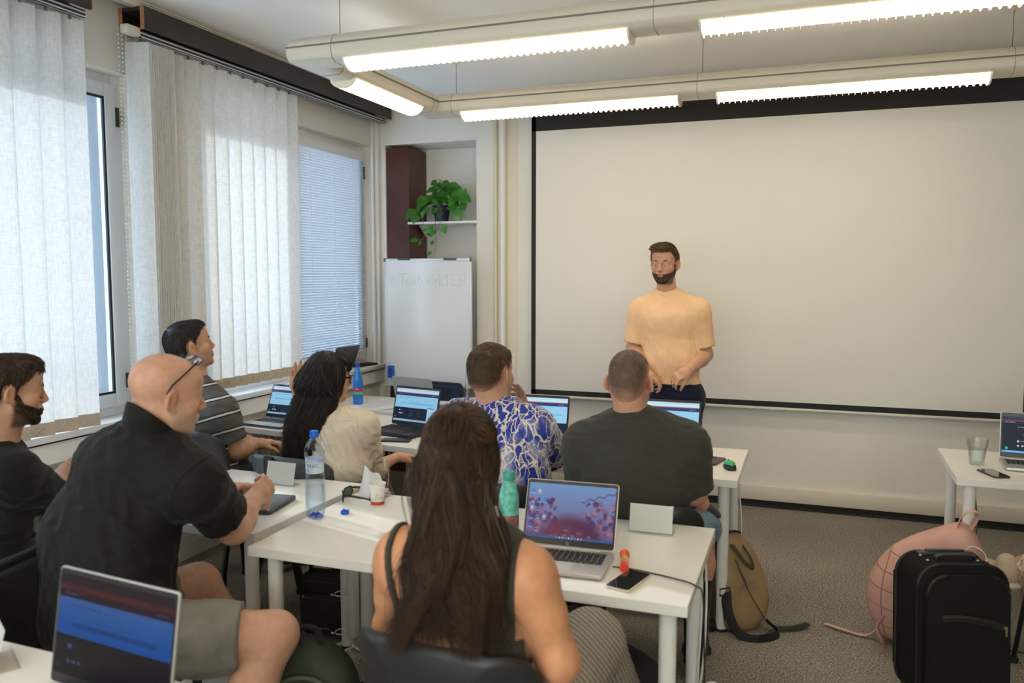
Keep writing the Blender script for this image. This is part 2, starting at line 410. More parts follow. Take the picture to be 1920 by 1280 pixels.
# mahogany pipe casing standing in the niche
b = MB(); b.box((-3.214, 6.19, 1.355), (.20, .32, 2.71)); b.box((-3.214, 6.028, 1.355), (.206, .012, 2.71), bev=.002); b.box((-3.214, 6.031, 2.098), (.208, .012, .006))
tag(b.obj('pipe_casing', MAHOG, smooth=0), 'tall reddish brown boarded casing in the wall niche beside the window', 'casing')
# ------------------------------------------------------------------ valances, rails and vertical blinds
def valance(y0, y1, label):
    t = thing('valance', label, 'valance', (0,0,0))
    b = MB(); b.box((-3.245, (y0+y1)/2, 2.985), (.022, y1-y0, .115)); b.box((-3.388, (y0+y1)/2, 2.985), (.022, y1-y0, .115)); b.box((-3.316, (y0+y1)/2, 3.034), (.13, y1-y0, .018)); b.obj('board', BROWN, t, smooth=0)
    for ye in (y0, y1):
        for xe in (-3.245, -3.388):
            b = MB(); b.box((xe, ye, 2.985), (.024, .004, .117)); b.obj('end_edge', EDGEW, t, smooth=0)
    return t
valance(-1.4, 3.03, 'dark brown valance box over the nearer window blind')
valance(3.35, 5.965, 'dark brown valance box over the blind by the whiteboard')
def vertical_blind(y0, y1, ys, stack, zb, label, chain):
    t = thing('vertical_blind', label, 'blind', (0,0,0))
    b = MB(); b.box((-3.285, (y0+y1)/2, 2.906), (.035, y1-y0, .036)); b.mi = 1
    for xx in (-3.304, -3.28): b.box((xx, (y0+y1)/2, 2.887), (.007, y1-y0, .004))
    b.box((-3.267, (y0+y1)/2, 2.912), (.003, y1-y0, .008)); b.box((-3.267, (y0+y1)/2, 2.893), (.003, y1-y0, .006)); b.obj('headrail', [BLACKM, ALU], t, smooth=0)
    for i, (yy, ang) in enumerate([(y, R(64+random.uniform(-3,3))) for y in ys] + [(y, R(random.uniform(16,21))) for y in stack]):
        # each vane: a gently bowed strip with a weighted hem
        def fn(u, v, yy=yy, ang=ang):
            s = (u-.5)*.127; bow = .006*math.cos((u-.5)*PI)
            z = zb + v*(2.866-zb)
            tw = ang + .05*math.sin(v*3+yy*7)
            return (-3.292 + s*math.cos(tw) + bow*math.sin(tw), yy + s*math.sin(tw)*1.0 - bow*math.cos(tw), z)
        v = MB(); v.grid(fn, 7, 10); so = v.obj('slat', SLAT, t)
        h = MB()
        h.grid(lambda u, w_, fn=fn: tuple(np.array(fn(u, 0))+np.array((.0018, 0, w_*.062-.002))), 7, 2); h.grid(lambda u, w_, fn=fn: tuple(np.array(fn(u, 0))+np.array((-.0018, 0, w_*.062-.002))), 7, 2)
        h.obj('hem_weight', BEIGE, so)
        k = MB(); k.box((-3.285, yy, 2.876), (.014, .008, .026)); k.obj('hanger', mat('clip_grey', (.25,.22,.16), .5, metal=.6), t, smooth=0)
    if ys:
        c = MB()
        pts = []
        q = sorted(ys)
        for a, d in zip(q, q[1:]):
            for k in range(8): pts.append((-3.276, a+(d-a)*k/8, zb+.045-.035*math.sin(PI*k/8)))
        c.tube(pts, .0022, 5); c.obj('bottom_chain', mat('chain_beige', (.48,.42,.33), .6), t)
    if chain:
        c = MB(); c.box((-3.285, y0-.05, 2.912), (.05, .09, .045), bev=.006); yy = y0+.02
        for dx, z1, in ((0, .98), (.024, 1.4)):
            for k in range(int((2.9-z1)/.022)): c.ball((-3.30, yy-.135+dx, 2.9-k*.022), .0042, 6)
        c.cyl((-3.30, yy-.085, 1.14), (-3.30, yy-.085, 1.02), .007, .010); c.cyl((-3.30, yy-.085, 2.9), (-3.30, yy-.085, 1.14), .0012, seg=5)
        c.obj('pull_chain', mat('chain_cream', (.66,.63,.55), .5), t)
    return t
vertical_blind(-.4, 3.02, [.13+.128*i for i in range(23)], [], .935, 'nearest vertical fabric blind drawn across the left window', False)
vertical_blind(3.36, 5.93, [3.60+.117*i for i in range(10)], [3.355+.016*i for i in range(12)], .99, 'vertical fabric blind with its bunched slats, drawn half across the far window', True)
# venetian blind on the far sash
t = thing('venetian_blind', 'white horizontal slat blind on the window next to the whiteboard', 'blind')
b = MB(); b.box((-3.447, 5.262, 2.60), (.035, 1.22, .03), bev=.003); b.obj('headrail', PVC, t)
b = MB(); n = 78
for i in range(n):
    z = 1.06 + (2.575-1.06)*i/(n-1)
    b.grid(lambda u, v, z=z: (-3.447+(v-.5)*.022, 4.66+u*1.205, z+(v-.5)*.0185+.0018*math.cos((v-.5)*PI)), 2, 4)
b.obj('slat', VENET, t)
b = MB(); b.box((-3.447, 5.262, 1.045), (.026, 1.205, .014), bev=.003); b.obj('bottom_rail', PVC, t)
b = MB()
for yy in (5.1, 5.42, 5.72): b.cyl((-3.434, yy, 1.05), (-3.434, yy, 2.6), .0012, seg=5)
b.tube(bez([(-3.43, 5.87, 2.57), (-3.425, 5.88, 1.9), (-3.42, 5.89, 1.46), (-3.42, 5.93, 1.44), (-3.42, 5.945, 1.9), (-3.43, 5.93, 2.5)], 30), .0018, 5); b.obj('ladder_cord', PVC, t)
# radiators under the sill
RAD = mat('radiator_enamel', (.68,.66,.60), .4)
for (y0, y1, lab) in ((3.75, 5.3, 'white ribbed radiator below the far window'), (1.6, 3.2, 'white ribbed radiator below the nearer window')):
    t = thing('radiator', lab, 'radiator', (-3.27, (y0+y1)/2, .12))
    b = MB(); k = int((y1-y0)/.06)
    for i in range(k):
        yy = -(y1-y0)/2 + (i+.5)*(y1-y0)/k
        b.box((0, yy, .27), (.08, .042, .54), bev=.016)
    b.obj('fin', RAD, t)
    b = MB(); b.cyl((0, -(y1-y0)/2-.08, .05), (0, (y1-y0)/2+.08, .05), .022); b.cyl((0, -(y1-y0)/2-.08, .50), (0, (y1-y0)/2+.08, .50), .022)
    for s_ in (-1, 1): b.box((0, s_*.5, -.06), (.03, .03, .14))
    b.obj('manifold', RAD, t)
# ------------------------------------------------------------------ ring luminaire
LX0, LX1, LY0, LY1, LZB, LW, LH = -2.36, 1.12, 3.53, 4.92, 2.70, .17, .135
def luminaire(x0, x1, y0, y1, label, lamps, LIT=LIT, up=False):
    t = thing('ring_luminaire', label, 'ceiling light', (0,0,0))
    def prof(): # cross-section (across, up): rounded trough
        return [(-.05,0), (-.075,.012), (-.085,.04), (-.085,.082), (-.070,.118), (-.04,.135), (.04,.135), (.070,.118), (.085,.082), (.085,.04), (.075,.012), (.05,0)]
    b = MB(); P = prof()
    corners = [(x0,y0), (x1,y0), (x1,y1), (x0,y1)]
    rings = []
    for cx_, cy_ in corners:
        sx = -1 if cx_ == x0 else 1; sy = -1 if cy_ == y0 else 1
        rings.append([b.bm.verts.new((cx_+sx*a, cy_+sy*a, LZB+z)) for a, z in P])
    for i in range(4):
        A, B = rings[i], rings[(i+1) % 4]
        for k in range(len(P)): b.bm.faces.new((A[k], A[(k+1) % len(P)], B[(k+1) % len(P)], B[k]))
    b.obj('housing', CREAMP, t, smooth=50)
    g = MB()
    for s_ in (-1, 1):
        o_ = .0858*s_
        g.box(((x0+x1)/2, y0+o_, LZB+.080), (x1-x0+2*abs(o_)*(-s_ if s_>0 else 1)*1.0, .004, .008)); g.box(((x0+x1)/2, y1+o_, LZB+.080), (x1-x0+2*.0858*(s_), .004, .008))
        g.box((x0+o_, (y0+y1)/2, LZB+.080), (.004, y1-y0-2*.0858*s_*1.0, .008)); g.box((x1+o_, (y0+y1)/2, LZB+.080), (.004, y1-y0+2*.0858*s_, .008))
    for (cx_, cy_) in corners:
        sx = 1 if cx_ == x0 else -1; sy = 1 if cy_ == y0 else -1
        for (ax, px, py) in (('x', cx_+sx*.17, cy_), ('y', cx_, cy_+sy*.17)):
            pr = [(a*1.012, .0665+(z-.0665)*1.02) for a, z in P]; g.prism(pr, -.0012, .0012, rot=Matrix(((0,0,1),(1,0,0),(0,1,0))) if ax == 'x' else Matrix(((1,0,0),(0,0,1),(0,1,0))), loc=(px, py, LZB))
    for xm in (-.64,):
        for ym in (y0, y1): g.prism([(a*1.012, .0665+(z-.0665)*1.02) for a, z in P], -.0012, .0012, rot=Matrix(((0,0,1),(1,0,0),(0,1,0))), loc=(xm, ym, LZB))
    g.obj('joint', mat('groove_grey', (.22,.20,.165), .6), t, smooth=0)
    LOUV = mat('louvre_gloss', (.88,.84,.74), .25)
    for (cx_, cy_, ln, ax) in lamps:
        rot = Matrix.Rotation(PI/2 if ax == 'y' else 0, 3, 'Z')
        lo = thing('louvre', None, None, (cx_, cy_, LZB)); lo.parent = t; lo.rotation_euler = (0, 0, PI/2 if ax == 'y' else 0)
        e = MB()
        e.grid(lambda u, v: ((u-.5)*ln, -.066*math.cos(v*PI), .010-.038*math.sin(v*PI)), 2, 13)
        for s_ in (-.5, .5): e.bm.faces.new([e.bm.verts.new((s_*ln, -.066*math.cos(k/12*PI), .010-.038*math.sin(k/12*PI))) for k in range(13)])
        e.obj('tube', LIT, lo)
        # unseen glowing strips, added on top of the ring to brighten the ceiling
        e = MB(); e.box((0, 0, .1356), (ln, .07, .001)); e.obj('uplight_added', LIT if up else mat('uplight_added_soft', LAMP_C, .5, emit=LAMP_W*.16), lo, smooth=0)
        q = MB(); nb = int(ln/.032)
        for i in range(nb+1):
            xx = -ln/2 + ln*i/nb
            # curved blade
            pl = [(-.078*math.cos(k/14*PI), .012-.052*math.sin(k/14*PI)) for k in range(15)]
            thick = .003 if 0 < i < nb else .01
            q.prism([(y_, z_) for y_, z_ in pl], -thick/2, thick/2, rot=Matrix(((0,0,1),(1,0,0),(0,1,0))), loc=(xx, 0, 0))
        q.obj('blade', LOUV, lo, smooth=0)
    for wx in (x0+.17, -.62, x1-.17):
        for wy in (y0, y1):
            b = MB(); b.cyl((wx, wy, LZB+.13), (wx, wy, ZC), .0016, seg=6); wo = b.obj('suspension_wire', WIRE, t)
            b = MB(); b.lathe([(0,-.052), (.010,-.052), (.014,-.045), (.021,-.012), (.021,0), (0,0)], (wx, wy, ZC)); b.obj('ceiling_cap', mat('cap_cream', (.72,.60,.36), .5), wo)
    return t
luminaire(LX0, LX1, LY0, LY1, 'suspended cream ring of fluorescent louvre lamps above the front tables',
    [(-1.44, LY0, 1.38, 'x'), (.24, LY0, 1.38, 'x'), (-1.44, LY1, 1.38, 'x'), (.16, LY1, 1.38, 'x'), (LX0, (LY0+LY1)/2, .80, 'y')])
luminaire(LX0, LX1, -.9, .5, 'second suspended lamp ring over the back of the room, added unseen as fill light',
    [(-1.44, -.9, 1.38, 'x'), (.24, -.9, 1.38, 'x'), (-1.44, .5, 1.38, 'x'), (.16, .5, 1.38, 'x'), (LX0, -.2, .80, 'y'), (LX1, -.2, .80, 'y')], mat('fluorescent_tube_added_dimmed', LAMP_C, .5, emit=LAMP_W*.8), True)  # unseen ring, added behind the camera to brighten the room and people's backs
# ------------------------------------------------------------------ projection screen
t = thing('projection_screen', 'large pull-down projection screen with black borders on the front wall', 'screen', (0, 5.945, 0))
SX0, SX1 = -1.985, 1.31
b = MB(); b.box(((SX0+SX1)/2, 0, (.775+2.755)/2), (SX1-SX0, .003, 2.755-.775)); b.obj('fabric', SCREENW, t, smooth=0)
b = MB()
b.box(((SX0+SX1)/2, -.0005, 2.83), (SX1-SX0+.07, .004, .152)); b.box(((SX0+SX1)/2, -.0005, .757), (SX1-SX0+.07, .004, .042))
for xx in (SX0-.017, SX1+.017): b.box((xx, -.0005, 1.82), (.036, .004, 2.17))
b.obj('border', SCREENB, t, smooth=0)
b = MB(); b.box(((SX0+SX1)/2, 0, .728), (SX1-SX0+.08, .022, .020), bev=.008); b.box((-.22, -.012, .722), (.03, .012, .012)); b.obj('bottom_bar', mat('screen_bar', (.76,.73,.68), .4), t)
b = MB(); b.box(((SX0+SX1)/2, .01, 2.945), (SX1-SX0+.16, .09, .075), bev=.012); b.obj('casing', mat('casing_white', (.72,.70,.66), .4), t)
# ------------------------------------------------------------------ niche shelf and pothos
t = thing('wall_shelf', 'narrow white shelf in the niche above the whiteboard', 'shelf', (-2.815, 6.17, 2.09))
b = MB(); b.box((0, 0, 0), (.62, .30, .018), bev=.002); b.obj('board', PVC, t)
for xx in (-.27, .28):
    b = MB(); b.prism([(-.0, -.009), (.14, -.009), (.14, -.02), (.02, -.10), (0, -.10)], -.006, .006, rot=Matrix(((0,0,1),(-1,0,0),(0,1,0))), loc=(xx, .14, 0)); b.obj('bracket', PVC, t)
t = thing('potted_plant', 'trailing pothos in a dark blue pot on the niche shelf', 'plant', (-2.865, 6.13, 2.099))
b = MB(); b.lathe([(0,0), (.048,0), (.055,.005), (.073,.12), (.078,.135), (.072,.135), (.066,.12), (0,.115)]); b.obj('pot', mat('pot_navy', (.012,.02,.055), .3), t)
rs = random.Random(3)
def leaf_shape(b, base, d, nrm, size):
    d = Vector(d).normalized(); n = Vector(nrm); n = (n-d*n.dot(d)).normalized(); sdir = d.cross(n)
    prof = [(0,.0), (.04,.22), (.14,.36), (.30,.42), (.5,.37), (.7,.24), (.86,.11), (1,0)]
    V = []
    for (u, wd) in prof:
        cu = -.18*u*u
        row = []
        for s_ in (-1, -.5, 0, .5, 1):
            row.append(b.bm.verts.new(Vector(base) + d*(u - (.06 if u == 0 and abs(s_) > 0 else 0))*size + sdir*s_*wd*size + n*(cu+.10*abs(s_)*wd)*size))
        V.append(row)
    for A, B in zip(V, V[1:]):
        for k in range(4):
            try: b.bm.faces.new((A[k], A[k+1], B[k+1], B[k])).smooth = True
            except ValueError: pass
st = MB(); leaves = []
def vine(pts, nleaf, size, start=.15):
    q = bez(pts, 30); st.tube(q, [.0028-.0016*i/30 for i in range(31)], 6)
    for k in range(nleaf):
        u = start+(1-start)*(k+.6)/nleaf; p = q[min(30, int(u*30))]
        d = Vector((rs.uniform(-1,1), rs.uniform(-1.0,.15), rs.uniform(-.9,.35)))
        pe = p + d.normalized()*.03; st.tube([p, (p+pe)/2+Vector((0,0,.008)), pe], .0013, 5)
        leaves.append((pe, d+Vector((0,0,-.35)), (rs.uniform(-.5,.5), -1, rs.uniform(.3,1.0)), size*rs.uniform(.75,1.2)))
for k in range(12):
    a = 2*PI*k/12 + rs.uniform(-.2,.2); h = rs.uniform(.16,.33); r_ = rs.uniform(.07,.15)
    e = Vector((math.cos(a)*r_, math.sin(a)*r_*.6-.05, h-.04))
    vine([(0,0,.11), (e.x*.4, e.y*.4, h+.02), (e.x, e.y, e.z)], 3, .085, .35)
vine([(.0,-.05,.12), (.04,-.13,.12), (.01,-.15,-.03), (.02,-.155,-.16), (.0,-.16,-.27), (-.03,-.16,-.33)], 4, .05, .3)
vine([(-.03,-.05,.12), (-.09,-.13,.10), (-.10,-.15,-.03), (-.09,-.15,-.13), (-.13,-.15,-.16)], 6, .06)
vine([(.03,-.04,.12), (.05,-.13,.09), (.06,-.16,.0), (.03,-.16,-.08)], 4, .07)
vine([(.03,0,.12), (.13,-.05,.22), (.19,-.05,.18), (.20,-.06,.10)], 4, .10, .4)
vine([(-.03,0,.12), (-.12,-.05,.2), (-.18,-.07,.14), (-.19,-.09,.07)], 5, .085, .3)
leaves += [((.10,-.08,.30), (.5,0,-.1), (0,-.6,1), .11), ((.14,-.07,.26), (.8,-.2,-.5), (0,-1,.5), .12), ((.21,-.07,.14), (.25,-.1,1), (0,-1,.1), .13), ((.15,-.08,.10), (.5,-.1,-.9), (0,-1,.3), .12), ((-.11,-.08,.13), (-1,-.2,-.6), (0,-.8,.8), .13)]
st.obj('stem', STEM, t)
for L_ in leaves[:99]:
    b = MB(); leaf_shape(b, *L_); b.obj('leaf', LEAF, t, smooth=0 or 60)
# ------------------------------------------------------------------ flip-chart whiteboard
t = thing('flipchart_easel', 'white magnetic flipchart board on a stand in the window corner', 'whiteboard', (-2.838, 5.80, 0), R(1))
W_, H0, H1 = .74, .79, 1.785
b = MB(); b.box((0, 0, (H0+H1)/2), (W_, .016, H1-H0)); b.obj('board', WHITEG, t, smooth=0)
b = MB()
for z_ in (H0, H1): b.box((0, -.001, z_), (W_+.02, .026, .022), bev=.004)
for s_ in (-1, 1): b.box((s_*W_/2, -.001, (H0+H1)/2), (.014, .024, H1-H0), bev=.003)
b.obj('frame', mat('frame_alu', (.74,.76,.79), .35, metal=.4), t)
b = MB()
for s_ in (-1, 1): b.box((s_*.20, -.012, H1+.004), (.11, .02, .016), bev=.003); b.box((s_*(W_/2+.003), -.008, H1), (.012, .03, .03), bev=.003)
b.obj('paper_clamp', mat('clamp_grey', (.08,.09,.11), .4), t)
b = MB(); b.box((0, -.045, H0-.008), (W_-.02, .075, .005)); b.box((0, -.082, H0-.002), (W_-.02, .003, .016)); b.obj('pen_tray', mat('tray_alu', (.62,.65,.70), .35, metal=.4), t, smooth=0)
for a, c in (((-.33, .02, H0+.3), (-.36, -.12, 0)), ((.33, .02, H0+.3), (.36, -.12, 0)), ((0, .02, H1-.2), (0, .19, 0))):
    b = MB(); b.cyl(a, c, .014); lo = b.obj('leg', mat('tray_alu'), t); b = MB(); b.cyl((c[0], c[1], 0), (c[0], c[1], .03), .018); b.obj('rubber_foot', BLACK, lo)
# faded green handwriting
INK = mat('faded_green_ink', (.60,.74,.68), .6)
b = MB()
def stroke(pts, w_=.0022): b.tube([(x, -.0085, z) for x, z in pts], w_, 6, flat=(1, .25, (0, 1, 0)))
def word(x, z, s, glyphs):
    for g in glyphs:
        for poly in g[1]: stroke([(x+px*s, z+pz*s) for px, pz in poly])
        x += g[0]*s
ar = lambda cx, cz, rx, rz, a0, a1, n=12: [(cx+rx*math.cos(R(a0+(a1-a0)*k/n)), cz+rz*math.sin(R(a0+(a1-a0)*k/n))) for k in range(n+1)]
G = [(.62, [[(0,1),(.7,1.02)], [(.34,1.0),(.30,0)]]),
 (.58, [[(.05,.5),(.08,0)], [(.07,.35),(.2,.5),(.36,.46),(.40,0)]]),
 (.50, [[(.04,.25),(.36,.27)]+ar(.2,.25,.17,.24,10,320)]),
 (.44, [[(.14,.85),(.16,.1),(.3,0)], [(0,.55),(.34,.57)]]),
 (.64, [[(0,.5),(.12,0),(.25,.42),(.38,0),(.54,.5)]]),
 (.54, [ar(.22,.25,.2,.24,90,450)]),
 (.42, [[(.05,.5),(.08,0)], [(.08,.3),(.2,.5),(.34,.46)]]),
 (.60, [[(.06,.9),(.06,0)], [(.36,.5),(.08,.22),(.42,0)]]),
 (.40, [[(0,.65),(.2,1),(.18,0)]]),
 (.62, [ar(.24,.74,.22,.24,160,-30)+[(.05,0),(.5,.02)]]),
 (.66, [ar(.2,.74,.2,.22,150,-70)+ar(.2,.25,.24,.26,70,-150)]),
 (.35, [[(.14,1.1),(.10,.3)], ar(.08,.05,.03,.03,0,360)])]
word(-.245, H1-.20, .092, G)
stroke(ar(-.31, H1-.165, .026, .03, 0, 330)); stroke(ar(-.31, H1-.165, .012, .014, 0, 330))
b.obj('handwriting', INK, t, smooth=0)
b = MB(); b.box((0, 0, 0), (.055, .03, .10), bev=.008); b.mi = 1; b.box((0, -.016, 0), (.02, .002, .05))
o = b.obj('board_eraser', [mat('eraser_blue', (.015,.13,.62), .4), mat('eraser_dark', (.008,.05,.3), .4)]); o.location = (-3.162, 5.776, .885); tag(o, 'blue magnetic eraser stuck low on the whiteboard', 'eraser')
for (xx, yy, rz, c, lab) in ((-3.02, 5.758, .1, (.02,.22,.10), 'green marker on the whiteboard tray'), (-2.86, 5.755, -.1, (.62,.04,.03), 'red-capped marker in the middle of the whiteboard tray'), (-2.80, 5.748, .25, (.05,.09,.4), 'blue marker beside the red one on the whiteboard tray'), (-2.66, 5.757, 0, (.015,.015,.02), 'black marker at the right end of the whiteboard tray')):
    t = thing('marker_pen', lab, 'marker', (xx, yy, .794+(.008 if 'beside' in lab else 0)), rz)
    b = MB(); b.cyl((-.06,0,0), (.02,0,0), .007, seg=12); b.obj('barrel', mat('marker_white', (.8,.8,.8), .4), t)
    b = MB(); b.cyl((.02,0,0), (.065,0,0), .0078, seg=12); b.obj('cap', mat('ink_%d' % int(xx*-100), c, .35), t)
# ------------------------------------------------------------------ tables
TOPM = mat('table_white', (.82,.80,.755), .28, var=.015, vscale=3)
EDGEM = mat('table_edge', (.80,.775,.72), .4)
LEGM = mat('table_leg_white', (.80,.79,.76), .35)
TH = .74
def table(label, c, w_, d, rz, legs=None, group='white training tables'):
    t = thing('table', label, 'table', (c[0], c[1], 0), R(rz), group)
    b = MB(); b.box((0, 0, TH-.017), (w_, d, .034), bev=.0015, seg=1); b.obj('tabletop', TOPM, t, smooth=0)
    for sx in (-1, 1):
        for sy in (-1, 1):
            x, y = sx*(w_/2-.065), sy*(d/2-.065)
            b = MB(); b.cyl((x, y, .012), (x, y, TH-.034), .0245, .0265, seg=24); b.box((x, y, TH-.037), (.09, .09, .006)); lo = b.obj('leg', LEGM, t)
            f = MB(); f.cyl((x, y, 0), (x, y, .014), .026, seg=24); f.obj('foot', BLACK, lo)
    return t
table('white table carrying the silver laptop with the autumn picture', (-1.048, 2.622), 1.5, .75, .3)
table('white table where the bald man rests his forearms', (-2.602, 2.755), 1.5, .75, -1.5)
table('front white table with the green mouse on its corner', (-1.03, 4.085), 1.5, .69, 0)
table('front white table by the window, before the man in the striped polo', (-2.575, 4.315), 1.5, .75, -8.9)
table('white table in the corner beside the whiteboard with papers and a blue bottle', (-2.73, 5.10), 1.1, .58, -3)
table('white table at the right edge with the glass of water', (1.42, 4.475), 1.5, .69, -1)
table('nearest white table, low in the left corner, carrying the dim laptop', (-2.09, 1.06), 1.5, .75, -1)
# ------------------------------------------------------------------ chairs
SHELL = mat('chair_shell', (.018,.019,.021), .42, bump=.15, bscale=400, bdist=.0006)
PADM = mat('chair_pad', (.02,.021,.024), .8, bump=.3, bscale=500)
NAVY = mat('chair_navy', (.012,.022,.05), .75, bump=.3, bscale=400)
def chair(label, x, y, rz, pad=PADM, top=.83, strap=False, tilt=12, shell=SHELL):
    t = thing('office_chair', label, 'chair', (x, y, 0), R(rz), 'conference chairs')
    sh = lambda u, v, dz: ((u-.5)*.46*(1-.10*(1-v)), -.21+v*.43, .445+dz+.012*(2*u-1)**2-.03*max(0, v-.75)**2*8)
    b = MB(); b.prism(rounded(.46, .43, .09, 6), .455, .492, bev=.014); b.obj('seat', pad, t)
    b = MB(); b.prism(rounded(.465, .435, .09, 6), .438, .458, bev=.006); b.obj('seat_pan', shell, t)
    # backrest: curved panel, rounded corners; shell behind, pad in front
    H = .36; zb = top-H; yb = -.225
    def panel(off, thick, grow, mb):
        ol = rounded(.475+grow, H+grow, .085, 7)
        def P(px, pz, d):
            yy = yb - (pz)*math.tan(R(tilt)) - .055*(1-(px/.24)**2)*1.0 + .055 - .0
            return (px, yy-.055+.11*(px/.24)**2*.5 - d + off, zb+H/2+pz)
        n = len(ol); rings = []
        for s_, d in ((1, -thick/2), (1, thick/2)):
            pass
        lay = [(.90, -thick/2), (.985, -thick*.36), (1, 0), (.985, thick*.36), (.90, thick/2)]
        V = [[mb.bm.verts.new(P(px*s_, pz*s_, d)) for px, pz in ol] for s_, d in lay]
        for A, B in zip(V, V[1:]):
            for k in range(n): mb.bm.faces.new((A[k], A[(k+1) % n], B[(k+1) % n], B[k])).smooth = True
        for A, d in ((V[0], -thick/2), (V[-1], thick/2)):
            prev = A
            for s_ in (.7, .45, .2):
                ring = [mb.bm.verts.new(P(px*s_, pz*s_, d)) for px, pz in ol]
                for k in range(n): mb.bm.faces.new((prev[k], prev[(k+1) % n], ring[(k+1) % n], ring[k])).smooth = True
                prev = ring
            c = mb.bm.verts.new(P(0, 0, d))
            for k in range(n): mb.bm.faces.new((prev[k], prev[(k+1) % n], c)).smooth = True
    b = MB(); panel(0, .034, 0, b); bo = b.obj('backrest', shell, t, smooth=60)
    b = MB(); panel(.026, .030, -.05, b); b.obj('back_pad', pad, t, smooth=60)
    if strap:
        b = MB(); zc = zb+H/2
        def SP(u, v):
            a = u*2*PI; px = -.05+(v-.5)*.055; pz = math.cos(a)*(H/2+.006); d = math.sin(a)*.030
            yy = yb - pz*math.tan(R(tilt)) - .055*(1-(px/.24)**2)+.055-.055+.055*(px/.24)**2 - d + .006
            return (px, yy, zc+pz)
        b.grid(SP, 24, 2, closed_u=True); b.obj('strap', mat('strap_black', (.008,.008,.009), .8), t)
    # oval-tube frame, four legs and back uprights
    for sx in (-1, 1):
        for sy in (-1, 1):
            b = MB(); b.tube([(sx*.20, sy*.155, .435), (sx*.215, sy*.20, .25), (sx*.235, sy*.235, .012)], [.0155]*3, 12, flat=(1, .62, None)); lo = b.obj('leg', BLACKM, t)
            b = MB(); b.cyl((sx*.235, sy*.235, 0), (sx*.234, sy*.234, .025), .019, seg=12); b.obj('glide', BLACK, lo)
    b = MB()
    for s_ in (-1, 1):
        b.tube([(s_*.205, -.16, .43), (s_*.205, .16, .43)], .014, 10); b.tube([(-.205, s_*.155, .43), (.205, s_*.155, .43)], .013, 10)
        b.tube([(s_*.17, .02, .428), (s_*.17, -.20, .428), (s_*.165, yb-.02, .46), (s_*.16, yb+.01, .60)], .012, 8, flat=(1.2, .6, None))
    b.obj('frame', BLACKM, t)
    return t
chair('black chair of the woman with long brown hair, nearest the camera', -.735, 1.81, -4, top=.875)
chair('black chair of the bald man, its rim cut by the left edge of the photo', -1.97, 1.79, -80, top=.83)
chair('black chair of the man in the striped polo', -2.765, 3.34, -16, top=.93)
chair('dark grey chair with a black strap round its back, under the cream blouse', -2.26, 3.375, -3, top=.83, strap=True, shell=mat('chair_shell_grey', (.06,.064,.07), .45, bump=.15, bscale=400, bdist=.0006))
chair('black chair of the man in the blue lightning shirt', -1.245, 3.31, 2, top=.82)
chair('black chair of the man in the dark green T-shirt', -.60, 3.295, 3, top=.80)
chair('black chair of the far left man in the black T-shirt', -2.80, 2.05, -40)
chair('black chair at the right edge behind the suitcase', 1.105, 3.68, -2)
chair('navy blue chair beside the whiteboard, at the corner table', -2.72, 5.46, 172, pad=NAVY, shell=NAVY)
# ------------------------------------------------------------------ laptops
def canvas(w_, h, c): 
    a = np.zeros((h, w_, 3), np.float32); a[:] = srgb(*c); return a
def rect(a, x0, y0, x1, y1, c):
    h, w_ = a.shape[:2]; a[int(y0*h):max(int(y0*h)+1, int(y1*h)), int(x0*w_):max(int(x0*w_)+1, int(x1*w_))] = srgb(*c)
def textline(a, x, y, ln, h, c, seed=0):
    r = random.Random(seed); q = x
    while q < x+ln:
        w_ = r.uniform(.004, .012)*(1+h*20); rect(a, q, y+h*.2, min(q+w_, x+ln), y+h*.8, tuple(.62*k+.38*255*(m**(1/2.2)) for k, m in zip(c, a[min(a.shape[0]-1, int((y-.004)*a.shape[0])), min(a.shape[1]-1, int(q*a.shape[1]))]))); q += w_ + r.uniform(.004, .009)
def page(dark=False, W=240, H=150, foot=.60, navy=.22, mostly_dark=False):
    a = canvas(W, H, (150,196,222))
    rect(a, 0, 0, 1, .06, (176,205,225)); rect(a, 0, .06, 1, .11, (186,222,226)); rect(a, 0, .06, .3, .11, (200,226,232))
    textline(a, .25, .075, .3, .014, (110,130,160), 2)
    rect(a, 0, .125, 1, .145, (176,70,84)); textline(a, .2, .128, .5, .010, (224,150,160), 3)
    rect(a, 0, .145, 1, navy, (38,58,104)); textline(a, .05, .17, .12, .02, (190,205,230), 5); textline(a, .85, .17, .1, .022, (220,228,240), 6)
    rect(a, 0, navy, 1, foot, (142,194,224))
    textline(a, .10, navy+.05, .3, .022, (52,74,110), 7); textline(a, .08, navy+.09, .16, .012, (90,120,160), 8)
    textline(a, .34, navy+.15, .42, .018, (70,100,146), 9); rect(a, .12, navy+.21, .9, navy+.25, (108,176,222)); textline(a, .4, navy+.22, .25, .014, (50,110,170), 10)
    rect(a, 0, foot, 1, .94, (26,34,52))
    rect(a, .12, foot+.08, .135, foot+.105, (235,240,250)); textline(a, .145, foot+.085, .07, .016, (200,210,225), 11)
    for k in range(3): rect(a, .12+.035*k, foot+.17, .137+.035*k, foot+.20, (215,222,235))
    for c_ in range(2):
        for k in range(5): textline(a, .36+.17*c_, foot+.08+.048*k, .09, .012, (120,135,160), 20+k+c_*7)
    rect(a, .02, .85, .05, .90, (44,110,86))
    rect(a, 0, .94, 1, 1, (150,182,212)); textline(a, .3, .955, .4, .026, (70,90,120), 12)
    return a
def page_window():   # same page with a side panel
    a = page(foot=.58); rect(a, .78, .55, 1, .94, (160,200,224)); rect(a, .78, .55, .92, .57, (30,40,60)); return a
